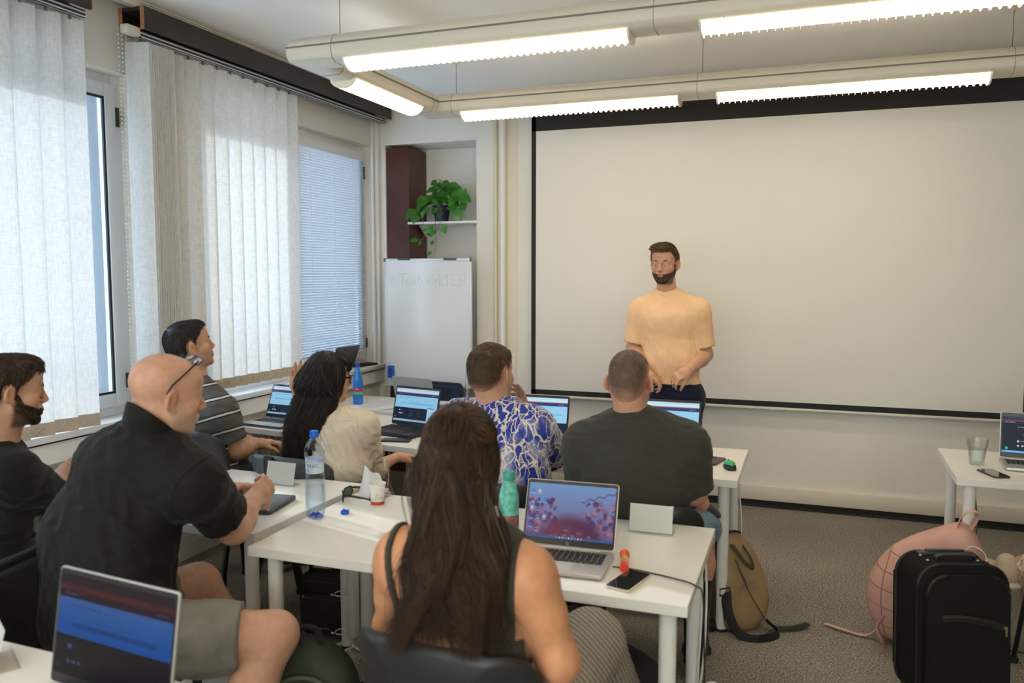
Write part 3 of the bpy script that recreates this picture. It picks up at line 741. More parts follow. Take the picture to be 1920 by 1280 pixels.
def page_dim():
    a = canvas(240, 150, (40,24,30)); 
    rect(a, 0, 0, 1, .10, (52,36,42)); rect(a, 0, .10, 1, .16, (86,34,40)); textline(a, .2, .125, .6, .014, (120,64,76), 3); rect(a, 0, .16, 1, .235, (50,28,42)); textline(a, .05, .18, .12, .03, (110,110,160), 4); textline(a, .86, .18, .1, .03, (110,110,160), 5)
    h = a.shape[0]
    for i in range(int(.235*h), int(.60*h)): a[i, :] = srgb(*(np.array((64,108,182))*(1-(i/h-.235)/.37)+np.array((8,84,176))*((i/h-.235)/.37)))
    textline(a, .12, .29, .28, .024, (20,36,80), 6); textline(a, .12, .33, .16, .014, (40,70,130), 7); textline(a, .3, .42, .42, .018, (36,60,120), 8); rect(a, .14, .47, .88, .525, (12,74,150)); textline(a, .4, .485, .24, .02, (10,50,110), 9)
    rect(a, 0, .60, 1, 1, (26,17,23)); rect(a, .12, .69, .15, .73, (72,90,150)); textline(a, .16, .70, .07, .02, (60,66,96), 10)
    for k in range(3): rect(a, .12+.05*k, .84, .145+.05*k, .87, (84,96,140))
    for c_ in range(2):
        for k in range(6): textline(a, .36+.15*c_, .72+.05*k, .08, .014, (44,40,56), 30+k+c_*9)
    rect(a, .03, .88, .06, .93, (52,60,56)); return a
def page_dark():
    a = canvas(240, 150, (18,24,38)); rect(a, 0, 0, 1, .05, (60,70,86)); rect(a, 0, .05, 1, .13, (34,40,52)); textline(a, .05, .07, .4, .02, (150,160,176), 2)
    rect(a, 0, .13, 1, .16, (120,50,60)); rect(a, 0, .16, 1, .23, (20,36,70)); textline(a, .04, .18, .14, .03, (210,220,235), 3)
    textline(a, .22, .30, .5, .03, (225,230,236), 4); textline(a, .22, .36, .2, .015, (130,140,150), 5)
    for (x, y) in ((.3,.5), (.5,.46), (.68,.50), (.5,.56)): rect(a, x, y, x+.014, y+.02, (50,200,110))
    rect(a, 0, .62, 1, .93, (22,28,44)); rect(a, .22, .66, .24, .70, (230,235,240)); textline(a, .25, .665, .12, .02, (200,205,215), 6)
    for k in range(3): rect(a, .22+.06*k, .78, .245+.06*k, .815, (215,222,235))
    for k in range(7): textline(a, .56, .66+.036*k, .12, .014, (130,140,156), 7+k)
    rect(a, .05, .84, .09, .90, (40,190,100)); rect(a, 0, .93, 1, .985, (90,150,210)); textline(a, .05, .945, .5, .02, (220,235,245), 20)
    return a
def wallpaper():   # plain autumn picture: soft pale sky, rose foliage, one dark rounded hill shape; icons down the left
    W, H = 200, 125; rs = np.random.RandomState(5); y, x = np.mgrid[0:H, 0:W].astype(np.float32); u, v = x/W, y/H
    a = np.zeros((H, W, 3), np.float32)
    sky = np.array(srgb(120,156,206)); low = np.array(srgb(120,84,124))
    a[:] = sky*(1-v[..., None]) + low*v[..., None]
    def blob(cx, cy, rx, ry, c, s=.25):
        d = ((u-cx)/rx)**2+((v-cy)/ry)**2; k = np.clip((1-d)/s, 0, 1)[..., None]; a[:] = a*(1-k)+np.array(srgb(*c))*k
    for i in range(150):
        cx = rs.choice([rs.uniform(-.05,.34), rs.uniform(.62,1.05)]); cy = rs.uniform(.30,1.0)
        q = rs.uniform(.015,.045); c = [(122,80,116),(96,66,108),(140,104,136),(80,66,116),(156,124,152)][rs.randint(5)]; blob(cx, cy, q, q*1.5, c, .6)
    blob(.52, 1.10, .42, .62, (98,56,84), .5); blob(.40, 1.05, .22, .40, (112,60,82), .5); blob(.66, 1.08, .20, .46, (88,52,88), .5)
    for i in range(26): blob(.62+.017*i, .30-.009*i+.02*math.sin(i), .012, .016, (92,84,128), .5)
    for i in range(40): blob(rs.uniform(.25,.75), rs.uniform(.82,1.0), .03, .03, [(120,60,84),(92,50,84),(150,90,110)][rs.randint(3)], .7)
    for (r_, c_) in [(r_, c_) for r_ in range(5) for c_ in range(3)]:
        if c_ == 2 and r_ not in (1, 3): continue
        X, Y = .035+.075*c_, .13+.155*r_
        a[int(Y*H):int((Y+.06)*H), int(X*W):int((X+.035)*W)] = srgb(*[(70,130,210),(190,200,215),(60,110,190),(180,60,60),(40,90,170)][(r_*3+c_) % 5])
        a[int((Y+.075)*H):int((Y+.085)*H), int((X-.006)*W):int((X+.045)*W)] = srgb(190,200,220)
    a[int(.955*H):] = srgb(60,96,150)
    for k in range(9): a[int(.963*H):int(.99*H), int((.36+.035*k)*W):int((.376+.035*k)*W)] = srgb(*[(80,160,230),(220,225,235),(230,180,70)][k % 3])
    return a
def laptop(label, c, rz, w_, d, body, deck, lidm, bezel, img, strength=1.0, angle=105, lid_h=None, thick=.016, mark=None, z=TH, keys=True, chin=.02, keym=None):
    """angle: opening of the lid; local +y points from the user to the hinge"""
    t = thing('laptop', label, 'laptop', (c[0], c[1], z), R(rz), 'laptops on the tables')
    lh = lid_h or d*.97
    b = MB(); b.prism(rounded(w_, d, .012, 4), .003, thick, bev=.002)
    for sx in (-1, 1):
        for sy in (-1, 1): b.box((sx*(w_/2-.03), sy*(d/2-.03), .002), (.03, .012, .004))
    b.obj('base', body, t)
    b = MB(); b.prism(rounded(w_-.008, d-.008, .010, 4), thick, thick+.0006); b.obj('keyboard_deck', deck, t, smooth=0)
    KM = keym or mat('key_black', (.012,.012,.014), .5)
    b = MB(); rows = 6; kw = w_*.88; kd = d*.46; y0 = d/2-.028
    for r_ in range(rows):
        n = 14 if r_ else 16; hh = kd/rows; 
        ws = [1.0]*n
        if r_ == 5: ws = [1,1,1,1,5.2,1,1,1,1.3,1.3]
        tot = sum(ws); x = -kw/2
        for q in ws:
            ww = q/tot*kw; b.box((x+ww/2, y0-hh*(r_+.5), thick+.0012), (ww-.0032, hh-.0032, .0022)); x += ww
    b.obj('keyboard', KM, t, smooth=0)
    b = MB(); b.prism(rounded(w_*.34, d*.30, .004, 3), thick+.0003, thick+.0011, loc=(0, -d*.27, 0)); b.obj('touchpad', mat('pad_'+deck.name, tuple(min(1, c_*.85) for c_ in deck.node_tree.nodes['Principled BSDF'].inputs['Base Color'].default_value[:3]), .35), t, smooth=0)
    lid = thing('lid', None, None, (0, d/2-.006, thick-.001)); lid.parent = t; lid.rotation_euler = (-R(angle-90), 0, 0)
    b = MB(); rot = Matrix(((1,0,0),(0,0,-1),(0,1,0)))
    b.prism(rounded(w_, lh, .010, 4), -.0035, .0035, rot=rot, loc=(0, .0045, lh/2+.006), bev=.0015); b.obj('lid_shell', lidm, lid)
    b = MB(); b.prism(rounded(w_-.006, lh-.006, .008, 4), 0, .0008, rot=rot, loc=(0, .0009, lh/2+.006)); b.obj('bezel', bezel, lid, smooth=0)
    b = MB(); b.cyl((-w_*.36, .0, .002), (w_*.36, .0, .002), .0055, seg=12); b.ball((0, -.0006, lh-.001), (.004,.0012,.004), 8) if False else None; b.obj('hinge', body, lid)
    sx0, sx1, sz0, sz1 = -w_/2+.009, w_/2-.009, .006+chin+.004, .006+lh-.014
    H, W = img.shape[:2]
    xs = np.linspace(sx0, sx1, W); zs = np.linspace(sz1, sz0, H)
    V = np.stack([np.tile(xs, H), np.full(W*H, -.0004), np.repeat(zs, W)], 1)
    i, j = np.mgrid[0:H-1, 0:W-1]; k = (i*W+j).ravel(); F = np.stack([k, k+W, k+W+1, k+1], 1)
    mesh_np('screen', V, F, MATS.get('lcd_%g' % strength) or attr_emit('lcd_%g' % strength, strength), lid, img.reshape(-1, 3), 'pixels', smooth=False)
    b = MB(); b.cyl((0, -.0008, lh-.002), (0, .0005, lh-.002), .0028, seg=12); b.cyl((.03, -.0008, lh-.002), (.03, .0005, lh-.002), .0012, seg=8); b.obj('webcam', mat('webcam_glass', (.006,.006,.012), .1), lid)
    if mark: mark(t, lid, w_, d, lh, thick)
    return t
SILV = mat('laptop_silver', (.56,.54,.51), .35, metal=.55); DKGR = mat('laptop_graphite', (.09,.095,.105), .4, metal=.4); TPB = mat('laptop_black', (.012,.013,.016), .5)
BEZ = mat('bezel_black', (.010,.010,.012), .3)
def text_mesh(txt, size, m, parent, name='lettering', loc=(0,0,0), rot=(0,0,0), ext=.0002, align='CENTER', shear=0, bend=None):
    cu = bpy.data.curves.new(name, 'FONT'); cu.body = txt; cu.size = size; cu.extrude = ext; cu.align_x = align; cu.shear = shear; cu.resolution_u = 3
    o = bpy.data.objects.new(name, cu); COL.objects.link(o)
    me = bpy.data.meshes.new_from_object(o); bpy.data.objects.remove(o, do_unlink=True); me.name = name
    if bend:
        for v in me.vertices: v.co = bend(v.co)
    me.materials.clear(); me.materials.append(m)
    q = bpy.data.objects.new(name, me); COL.objects.link(q); q.parent = parent; q.location = loc; q.rotation_euler = rot
    return q
def round_mark(t, lid, w_, d, lh, thick):
    b = MB(); rot = Matrix(((1,0,0),(0,0,-1),(0,1,0)))
    m = mat('logo_grey', (.42,.43,.45), .3, metal=.5)
    z = .017
    b.tube([(math.cos(a)*.0055, -.0007, z+math.sin(a)*.0055) for a in [2*PI*k/24 for k in range(24)]], .0006, 6, closed=True)
    for x0 in (-.0028, .0006):
        b.tube([(x0, -.0009, z-.004), (x0+.0022, -.0009, z+.005)], .0005, 5); b.tube([(x0+.001, -.0009, z+.0015), (x0+.0028, -.0009, z+.0015), (x0+.0016, -.0009, z-.003)], .0005, 5)
    b.obj('maker_mark', m, lid, smooth=0)
def deck_mark(t, lid, w_, d, lh, thick):
    text_mesh('ThinkPad', .014, mat('logo_grey', (.42,.43,.45), .3, metal=.5), t, 'maker_mark', (w_*.36, -d*.44, thick+.001), (0,0,R(8)))
    b = MB(); b.box((0, -d*.075, thick+.002), (.10, .004, .002)); b.cyl((0, d*.18, thick+.002), (0, d*.18, thick+.0055), .004, seg=10); b.obj('red_buttons', mat('pointer_red', (.32,.015,.02), .5), t, smooth=0)
def red_dot(t, lid, w_, d, lh, thick):
    b = MB(); b.box((-.09, -.0012, lh-.001), (.014, .003, .007), bev=.001); b.obj('webcam_cover', mat('cover_red', (.5,.02,.02), .4), lid)
laptop('open silver laptop with a purple autumn picture on its screen', (-.735, 2.452), 3, .322, .222, SILV, SILV, SILV, BEZ, wallpaper(), 0.48, 113, .222, mark=round_mark, keym=mat('key_dark', (.03,.03,.033), .5))
laptop('open laptop with a dim blue page in the bottom left corner', (-1.415, 1.155), -5.5, .375, .25, DKGR, DKGR, SILV, BEZ, page_dim(), 0.34, 99, .258)
laptop('open slim laptop by the window, facing the man in the striped polo', (-3.12, 4.165), -7, .33, .225, DKGR, SILV, DKGR, BEZ, page(foot=.66), 0.58, 112, keym=mat('key_dark', (.03,.03,.033), .5))
laptop('matt black laptop with red pointing stick, right of the cream blouse', (-2.235, 4.195), -11, .335, .235, TPB, TPB, TPB, BEZ, page_window(), 0.58, 104, .235, .02, mark=deck_mark)
laptop('open black laptop with a red dot above its screen, by the lightning shirt', (-1.405, 4.10), 1, .36, .245, TPB, TPB, TPB, BEZ, page(foot=.66), 0.68, 104, .245, mark=red_dot)
laptop('open black laptop half hidden behind the man in the dark green T-shirt', (-.705, 4.165), 0, .365, .25, TPB, TPB, TPB, BEZ, page(foot=.72), 0.68, 108, .25)
laptop('open silver laptop with a black page, beside the glass of water', (1.075, 4.475), -4, .325, .228, SILV, SILV, SILV, BEZ, page_dark(), 0.68, 97, .228, keym=mat('key_dark', (.03,.03,.033), .5))
laptop('grey laptop seen from behind on the corner table, nobody at it', (-2.475, 5.03), 168, .34, .23, DKGR, DKGR, mat('laptop_lid_grey', (.34,.35,.37), .4, metal=.3), BEZ, page(), .6, 104)
laptop('open grey laptop standing on the window sill', (-3.435, 5.35), -94, .30, .15, DKGR, DKGR, DKGR, BEZ, page_dark(), .3, 112, .2, z=.92)
# closed laptop under the bald man's hands
t = thing('laptop', 'closed grey laptop under the hands of the bald man', 'laptop', (-2.125, 2.655, TH), R(9), 'laptops on the tables')
b = MB(); b.prism(rounded(.33, .225, .012, 4), .003, .0125, bev=.002); b.obj('base', DKGR, t)
b = MB(); b.prism(rounded(.33, .225, .012, 4), .013, .0195, bev=.002); b.obj('lid', mat('laptop_lid_dark', (.11,.115,.125), .35, metal=.5), t)
b = MB()
for y_, l_ in ((-.06, .008), (-.035, .014), (.0, .014), (.03, .012)): b.box((.1655, y_, .0085), (.001, l_, .0045))
b.obj('port', BLACK, t, smooth=0)
# ------------------------------------------------------------------ bottles, cups, glasses
PETB = glass_mat('bottle_plastic_blue', (.90,.945,.99), .7)
WATER = glass_mat('water_clear', (.93,.965,.995), .4)
CAPB = mat('cap_blue', (.012,.14,.72), .35)
def bottle_mat(): return PETB
t = thing('water_bottle', 'clear blue-tinted water bottle with a blue neck standing by the table seam', 'bottle', (-1.765, 2.61, TH))
prof = [(0,.006), (.022,.003), (.032,.006), (.0365,.02), (.038,.05), (.0375,.085), (.0385,.12), (.037,.15), (.0335,.175), (.0335,.21), (.0365,.235), (.0395,.255), (.0375,.272), (.030,.292), (.019,.308), (.0145,.314), (.0145,.322)]
def ribs(a, z): return .0011*math.sin(z*420+math.sin(a*2)*1.6) if .03 < z < .17 else (.0022*math.cos(5*a) if z <= .03 else 0)
pz = []
for k in range(70):
    z = .006+(.322-.006)*k/69
    for (r0, z0), (r1, z1) in zip(prof[1:], prof[2:]):
        if z0 <= z <= z1 or (z1 == .322 and z > z1): pz.append((r0+(r1-r0)*(z-z0)/(z1-z0), z)); break
b = MB(); b.lathe([(0,.012), (.018,.004)] + pz, seg=48, wob=ribs); b.obj('bottle_body', PETB, t)
b = MB(); b.lathe([(0,.014), (.018,.008)] + [(r-.0016, z) for r, z in pz if z < .125] + [(.0362,.125), (0,.125)], seg=40); b.obj('water', WATER, t)
b = MB(); b.lathe([(.0175,.316), (.0175,.321), (.0155,.322), (.0155,.337), (.0145,.338), (.0145,.322)], seg=32); 
for k in range(28): b.box((.0158*math.cos(2*PI*k/28), .0158*math.sin(2*PI*k/28), .330), (.0012,.0012,.012), rot=Matrix.Rotation(2*PI*k/28,3,'Z'))
b.lathe([(.0,.340), (.0150,.339), (.0158,.335), (.0158,.323)], seg=32); b.obj('cap', CAPB, t)
b = MB(); b.lathe([(.0342,.178), (.0345,.180), (.0345,.232), (.0342,.234)], seg=48); b.obj('label', glass_mat('label_film', (.80,.86,.95), .4) if False else mat('label_pale', (.60,.70,.84), .45), t)
def wrap(r, z0): return lambda co: Vector((r*math.sin(co.x/r), -r*math.cos(co.x/r), z0+co.y))
INKB = mat('label_ink', (.02,.05,.16), .5)
q = text_mesh('RAJEC', .0175, INKB, t, 'lettering', bend=wrap(.0349, .203)); q.rotation_euler = (0,0,R(18))
b = MB()
for k in range(7):
    a = R(-62+k*9); b.box((.0347*math.sin(a), -.0347*math.cos(a), .190+.003*math.sin(k*2.1)), (.003,.0006,.005+.002*(k % 3)), rot=Matrix.Rotation(a,3,'Z'))
b.obj('label_drawing', mat('label_blue', (.12,.28,.62), .5), t)
b = MB()
for k in range(5):
    a = 2*PI*k/5+.3; b.tube([(0,0,.012), (.014*math.cos(a), .014*math.sin(a), .014), (.026*math.cos(a), .026*math.sin(a), .006)], [.004,.005,.003], 8)
b.obj('base_petals', glass_mat('petal_blue', (.25,.45,.95), .8), t)
t = thing('bottle_cap', 'blue screw cap lying upside down on the table', 'cap', (-1.683, 2.687, TH))
b = MB(); b.lathe([(0,0), (.0145,0), (.0155,.003), (.0155,.013), (.0140,.013), (.0135,.003), (0,.002)], seg=28)
for k in range(24): b.box((.0158*math.cos(2*PI*k/24), .0158*math.sin(2*PI*k/24), .007), (.0012,.0014,.011), rot=Matrix.Rotation(2*PI*k/24,3,'Z'))
for a in (.6, 2.4): b.box((.0148*math.cos(a), .0148*math.sin(a), .0155), (.003,.005,.006), rot=Matrix.Rotation(a,3,'Z'))
b.obj('cap_shell', CAPB, t)
def paper_cup(label, x, y, z, printed):
    t = thing('paper_cup', label, 'cup', (x, y, z), R(20))
    b = MB(); b.lathe([(0,.004), (.0255,.004), (.0258,0), (.0265,0), (.0345,.084), (.0358,.086), (.0362,.0885), (.0345,.0895), (.0335,.087), (.0262,.012), (0,.010)], seg=36); b.obj('cup_wall', mat('cup_paper', (.82,.79,.74), .6), t)
    if printed:
        b = MB(); b.lathe([(.0270,.002), (.0285,.0165)], seg=36); b.obj('printed_band', mat('cup_red', (.48,.055,.02), .5), t)
        b = MB(); rr = random.Random(4)
        rad = lambda z: .0266+(.0345-.0266)*z/.084+.0003
        for k in range(26):
            a = 2*PI*k/26; h = rr.uniform(.006,.022) if k % 5 else .034
            b.tube([(rad(.02)*math.cos(a), rad(.02)*math.sin(a), .02), (rad(.02+h)*math.cos(a), rad(.02+h)*math.sin(a), .02+h)], .0005, 4)
            a2 = a+2*PI/26; b.tube([(rad(.02+h*.7)*math.cos(a), rad(.02+h*.7)*math.sin(a), .02+h*.7), (rad(.02+h*.7)*math.cos(a2), rad(.02+h*.7)*math.sin(a2), .02+h*.7)], .0005, 4)
        b.obj('skyline_print', mat('cup_ink', (.22,.17,.14), .6), t)
        b = MB(); b.box((.0345, -.006, .075), (.0012, .009, .012), rot=Matrix.Rotation(-.17,3,'Z')); b.obj('red_tab', mat('tab_red', (.55,.03,.03), .5), t)
    return t
paper_cup('white paper cup with a city skyline print and a red base band', -1.629, 2.848, TH, True)
CUP2 = paper_cup('plain white paper cup held by the far left man', -2.80, 2.455, TH, False)
t = thing('napkin', 'crumpled white napkin leaning behind the paper cup', 'napkin', (-1.70, 2.91, TH), R(10))
b = MB(); rr = random.Random(9)
NAPM = mat('napkin_white', (.74,.75,.76), .8)
b.grid(lambda u, v: ((u-.5)*.11+.025*v, .012*math.sin(u*9+v*3)+.02*v, .004+.13*(v if u < .5 else v*(1.5-u))*(1-.5*u)+.006*math.sin(u*14)), 12, 10)
b.grid(lambda u, v: ((u-.5)*.10+.02, .02+.05*v, .006+.05*(1-v)*(1-.4*u)+.005*math.sin(v*11+u*7)), 10, 8)
b.obj('napkin_sheet', NAPM, t)
# sunglasses
t = thing('sunglasses', 'black sunglasses with green lenses lying open beside the bottle', 'sunglasses', (-1.80, 2.865, TH), R(105))
SG = mat('sunglass_frame', (.012,.012,.014), .22)
b = MB()
for s_ in (-1, 1):
    ol = [(s_*.036+x, z) for x, z in rounded(.058, .038, .014, 5)]
    b.tube([(x, -.006*((x/.06)**2)*2.5*0-.02*(abs(x)/.066)**2, z+.023) for x, z in ol], .0026, 8, closed=True)
b.tube([(-.01,0,.030), (0,-.001,.032), (.01,0,.030)], .003, 8); b.obj('frame', SG, t)
b = MB()
for s_ in (-1, 1):
    ol = rounded(.055, .035, .013, 5)
    f = b.bm.faces.new([b.bm.verts.new((s_*.036+x, -.02*(abs(s_*.036+x)/.066)**2, z+.023)) for x, z in ol])
b.obj('lens', mat('lens_green', (.05,.065,.02), .08, coat=.5), t, smooth=0)
for s_ in (-1, 1):
    b = MB(); b.tube(bez([(s_*.066,-.02,.034), (s_*.070,-.06,.032), (s_*.068,-.12,.022), (s_*.058,-.155,.005)], 14), [.0042]*8+[.0035]*7, 8, flat=(.5, 1.2, None)); b.obj('temple', SG, t)
# name cards in acrylic holders
ACR = glass_mat('acrylic_clear', (.985,.99,.985), .6)
def name_card(label, x, y, z, rz, w_=.15):
    t = thing('name_card_holder', label, 'name card', (x, y, z), R(rz), 'acrylic name card holders')
    b = MB(); b.box((0, .012, .002), (w_+.006, .05, .003)); b.box((0, -.010, .006), (w_+.006, .004, .010)); b.box((0, .0305, .054), (w_+.006, .0025, .104), rot=Matrix.Rotation(R(14),3,'X')); b.obj('acrylic_stand', ACR, t, smooth=0)
    b = MB(); b.box((0, .0275, .0535), (w_, .0012, .098), rot=Matrix.Rotation(R(14),3,'X')); b.obj('card', mat('card_white', (.80,.795,.77), .7), t, smooth=0)
    return t
name_card('blank white name card left of the blue-capped bottle', -2.185, 2.995, TH, 178)
name_card('blank white name card behind the laptop with the autumn picture', -.515, 2.895, TH, 181, .155)
name_card('white name card beside the dim laptop in the bottom left corner', -1.80, 1.36, TH, 150, .12)
# turquoise bottle half hidden by the woman's hair
t = thing('drink_bottle', 'turquoise patterned drinking bottle half hidden by long brown hair', 'bottle', (-.965, 2.60, TH))
b = MB(); b.lathe([(0,0), (.033,0), (.035,.004), (.035,.15), (.034,.17), (.024,.205), (.018,.212), (.018,.225)], seg=32); b.obj('bottle_body', mat('turquoise', (.16,.58,.47), .3, var=.35, vscale=60), t)
b = MB(); b.lathe([(.0352,.055), (.0354,.056), (.0354,.10), (.0352,.101)], seg=32); b.obj('printed_band', mat('band_coral', (.30,.12,.11), .5, var=.7, vscale=150), t)
b = MB(); b.lathe([(0,.252), (.019,.252), (.021,.248), (.021,.222), (0,.222)], seg=28); b.obj('cap', mat('turquoise_dark', (.06,.35,.30), .35), t)
# blue drink bottle on the corner table
t = thing('drink_bottle', 'blue bottle with a red and green label on the corner table beside the woman', 'bottle', (-3.03, 5.04, TH))
b = MB(); b.lathe([(0,.003), (.030,0), (.036,.006), (.037,.08), (.037,.15), (.034,.19), (.028,.22), (.018,.255), (.014,.265), (.014,.275)], seg=32); b.obj('bottle_body', mat('blue_pet', (.01,.19,.62), .15, coat=.4), t)
b = MB(); b.lathe([(.0374,.098), (.0376,.099), (.0376,.118), (.0374,.119)], seg=32); b.obj('red_label', mat('label_red', (.62,.02,.08), .4), t)
b = MB(); b.lathe([(.0374,.072), (.0376,.073), (.0376,.092), (.0374,.093)], seg=32); b.obj('green_label', mat('label_green', (.14,.46,.20), .4), t)
b = MB(); b.box((.012, -.0365, .112), (.02, .001, .006)); b.obj('label_text', mat('white_ink', (.8,.8,.8), .5), t, smooth=0)
b = MB(); b.lathe([(0,.295), (.016,.295), (.017,.27), (0,.27)], seg=24); b.obj('cap', mat('cap_navy', (.01,.06,.38), .35), t)
# papers on the corner table
PAP = mat('paper_white', (.80,.80,.80), .7)
for (x, y, rz, lab, lines) in ((-2.83, 5.12, 12, 'printed sheet on the corner table between bottle and grey laptop', True), (-2.86, 4.95, -18, 'printed sheet lying over the front edge of the corner table papers', True)):
    t = thing('paper_sheet', lab, 'paper', (x, y, TH+(.0012 if rz < 0 else 0)), R(rz))
    b = MB(); b.grid(lambda u, v: ((u-.5)*.297, (v-.5)*.21, .0008+.0015*u*u*v), 6, 6); b.obj('sheet', PAP, t)
    b = MB()
    for k in range(6): b.box((-.03, .07-.025*k, .0026), (.18-.02*(k % 3), .0025, .0003))
    b.obj('printed_lines', mat('print_grey', (.25,.25,.32), .7), t, smooth=0)
# phones and mice
def phone(label, x, y, z, rz, body, glass, w_=.074, l=.155, cams=False):
    t = thing('smartphone', label, 'phone', (x, y, z), R(rz), 'phones on the tables')
    b = MB(); b.prism(rounded(w_, l, .011, 5), 0, .0085, bev=.002); b.obj('body', body, t)
    b = MB(); b.prism(rounded(w_-.005, l-.005, .009, 5), .0084, .0089); b.obj('glass_face', glass, t, smooth=0)
    if cams:
        b = MB(); b.prism(rounded(.03, .03, .007, 4), .0085, .0105, loc=(-w_/2+.02, l/2-.022, 0)); b.obj('camera_bump', BEZ, t, smooth=0)
    return t
SCRB = mat('phone_glass', (.006,.006,.007), .06, coat=1.0)
phone('phone with a pale gold case at the front edge beside the autumn-picture laptop', -.492, 2.375, TH, -14, mat('case_gold', (.62,.55,.42), .3), SCRB, .08, .165)
phone('bronze phone lying behind the green mouse', -.425, 4.085, TH, -14, mat('bronze_dark', (.06,.045,.03), .3, metal=.4), mat('bronze_glass', (.07,.045,.03), .1, coat=1.0), .08, .165, True)
phone('black phone lying next to the glass of water', .835, 4.275, TH, 20, mat('case_brown', (.05,.035,.028), .4), SCRB)
phone('black phone lying in front of the matt black laptop', -2.155, 3.985, TH, -78, mat('case_black', (.02,.02,.022), .4), mat('phone_back', (.035,.037,.04), .35), .075, .165, True)
def mouse(label, x, y, rz, shell, side, z=TH):
    t = thing('computer_mouse', label, 'mouse', (x, y, z), R(rz))
    b = MB(); b.grid(lambda u, v: (.031*math.sin(v*PI/2)*math.cos(2*PI*u)*(1-.10*math.cos(4*PI*u)), .053*math.sin(v*PI/2)*math.sin(2*PI*u), .004+.032*math.cos(v*PI/2)**.8*(1-.25*math.sin(v*PI/2)*math.sin(2*PI*u))), 32, 9, closed_u=True); b.obj('side_shell', side, t)
    b = MB(); b.grid(lambda u, v: (.0245*math.sin(v*PI/2)*math.cos(2*PI*u), .047*math.sin(v*PI/2)*math.sin(2*PI*u), .0095+.032*math.cos(v*PI/2*.8)**.8*(1-.25*math.sin(v*PI/2)*math.sin(2*PI*u))), 32, 8, closed_u=True); b.obj('top_shell', shell, t)
    b = MB(); b.cyl((-.004,.026,.034), (.004,.026,.034), .006, seg=12); b.obj('scroll_wheel', BLACK, t)
    return t
mouse('bright green and black mouse on the corner of the front table', -.335, 3.965, 20, mat('mouse_green', (.03,.50,.16), .35), mat('mouse_dark', (.015,.018,.022), .4))
m_ = mouse('small dark grey mouse between the woman in cream and the lightning shirt', -1.915, 3.925, 15, mat('mouse_grey', (.12,.13,.15), .3), mat('mouse_dark', (.015,.018,.022), .4))
# glass of water
t = thing('drinking_glass', 'faceted tumbler of water on the right table', 'glass', (.80, 4.47, TH)); t.scale = (1.15, 1.15, 1.02)
TUM = glass_mat('tumbler_glass', (.965,.98,.97), 1.0)
fac = lambda a, z: (-.0022*abs(math.cos(5*a))**3 if .012 < z < .085 else 0)
b = MB(); b.lathe([(0,.002), (.027,0), (.029,.004), (.030,.02), (.034,.06), (.0375,.085), (.040,.09), (.0425,.128), (.0408,.128), (.038,.092), (.034,.08), (.0285,.02), (.026,.012), (0,.010)], seg=60, wob=fac); b.obj('tumbler', TUM, t)
b = MB(); b.lathe([(0,.011), (.0255,.013), (.028,.021), (.033,.078), (0,.078)], seg=40); b.obj('water', WATER, t)
# sweet dispenser behind the laptop
t = thing('toy_sweet_tube', 'small orange and red plastic toy tube beside the autumn-picture laptop', 'toy', (-.535, 2.515, TH), R(12))
b = MB(); b.cyl((0,-.045,.013), (0,.03,.013), .011, seg=16); b.obj('tube_body', mat('clear_orange', (.72,.30,.16), .25, var=.5, vscale=60), t)
b = MB(); b.lathe([(0,-.002), (.013,0), (.0145,.006), (.0145,.02), (.011,.026), (0,.027)], seg=18, rot=Matrix.Rotation(R(90),3,'X'), loc=None) if False else b.cyl((0,-.07,.0145), (0,-.045,.0145), .0145, seg=18); b.obj('end_cap', mat('toy_red', (.80,.06,.02), .3), t)
b = MB(); b.ball((.0,.045,.018), (.017,.02,.018), 14); b.ball((.004,.066,.016), (.012,.012,.012), 10); b.obj('figure_head', mat('toy_orange', (.75,.12,.04), .35), t)
b = MB(); b.cyl((0,-.005,.013), (0,.01,.013), .0115, seg=16); b.obj('yellow_ring', mat('toy_yellow', (.75,.55,.15), .4), t)
# wrist-high clutter: keyboard on the sill
t = thing('keyboard', 'black keyboard resting on the window sill', 'keyboard', (-3.435, 5.79, .92), R(80))
b = MB(); b.box((0,0,.008), (.26,.11,.014), bev=.004); b.obj('keyboard_body', BLACK, t)
b = MB()
for i in range(13):
    for j in range(5): b.box((-.115+.019*i, -.04+.02*j, .0165), (.015,.016,.004))
b.obj('keys', mat('key_dark', (.03,.03,.033), .5), t, smooth=0)
# ------------------------------------------------------------------ appliance with warning sticker
t = thing('portable_heater', 'white appliance with a yellow warning sticker behind the front tables', 'appliance', (-2.53, 5.02-.0, 0), R(-3))
t.location = (-2.33, 4.86, 0)
b = MB(); b.box((0,0,.27), (.34,.24,.46), bev=.02); b.obj('cabinet', mat('appliance_white', (.74,.74,.73), .4), t)
b = MB(); b.box((.0,-.121,.33), (.10,.002,.20)); b.obj('data_plate', mat('plate_grey', (.36,.36,.35), .5), t, smooth=0)
b = MB(); b.prism([(-.035,0), (.035,0), (0,.06)], 0, .0015, rot=Matrix(((1,0,0),(0,0,-1),(0,1,0))), loc=(0,-.1222,.255)); so = b.obj('warning_sticker', mat('warning_yellow', (.72,.55,.03), .5), t, smooth=0)
b = MB(); b.tube([(-.027,-.1242,.2595), (.027,-.1242,.2595), (0,-.1242,.307)], .002, 5, closed=True); b.tube([(.004,-.1242,.295), (-.004,-.1242,.283), (.005,-.1242,.280), (-.002,-.1242,.266)], .0022, 5); b.obj('warning_symbol', BLACK, so, smooth=0)
b = MB()
for k in range(14): b.box((-.171, -.07, .10+.024*k), (.003, .07, .008), rot=Matrix.Rotation(.4,3,'X'))
b.obj('vent', BLACK, t, smooth=0)
for sx in (-1,1):
    b = MB(); b.box((sx*.12,0,.02), (.04,.2,.04), bev=.006); b.obj('foot', BLACK, t)
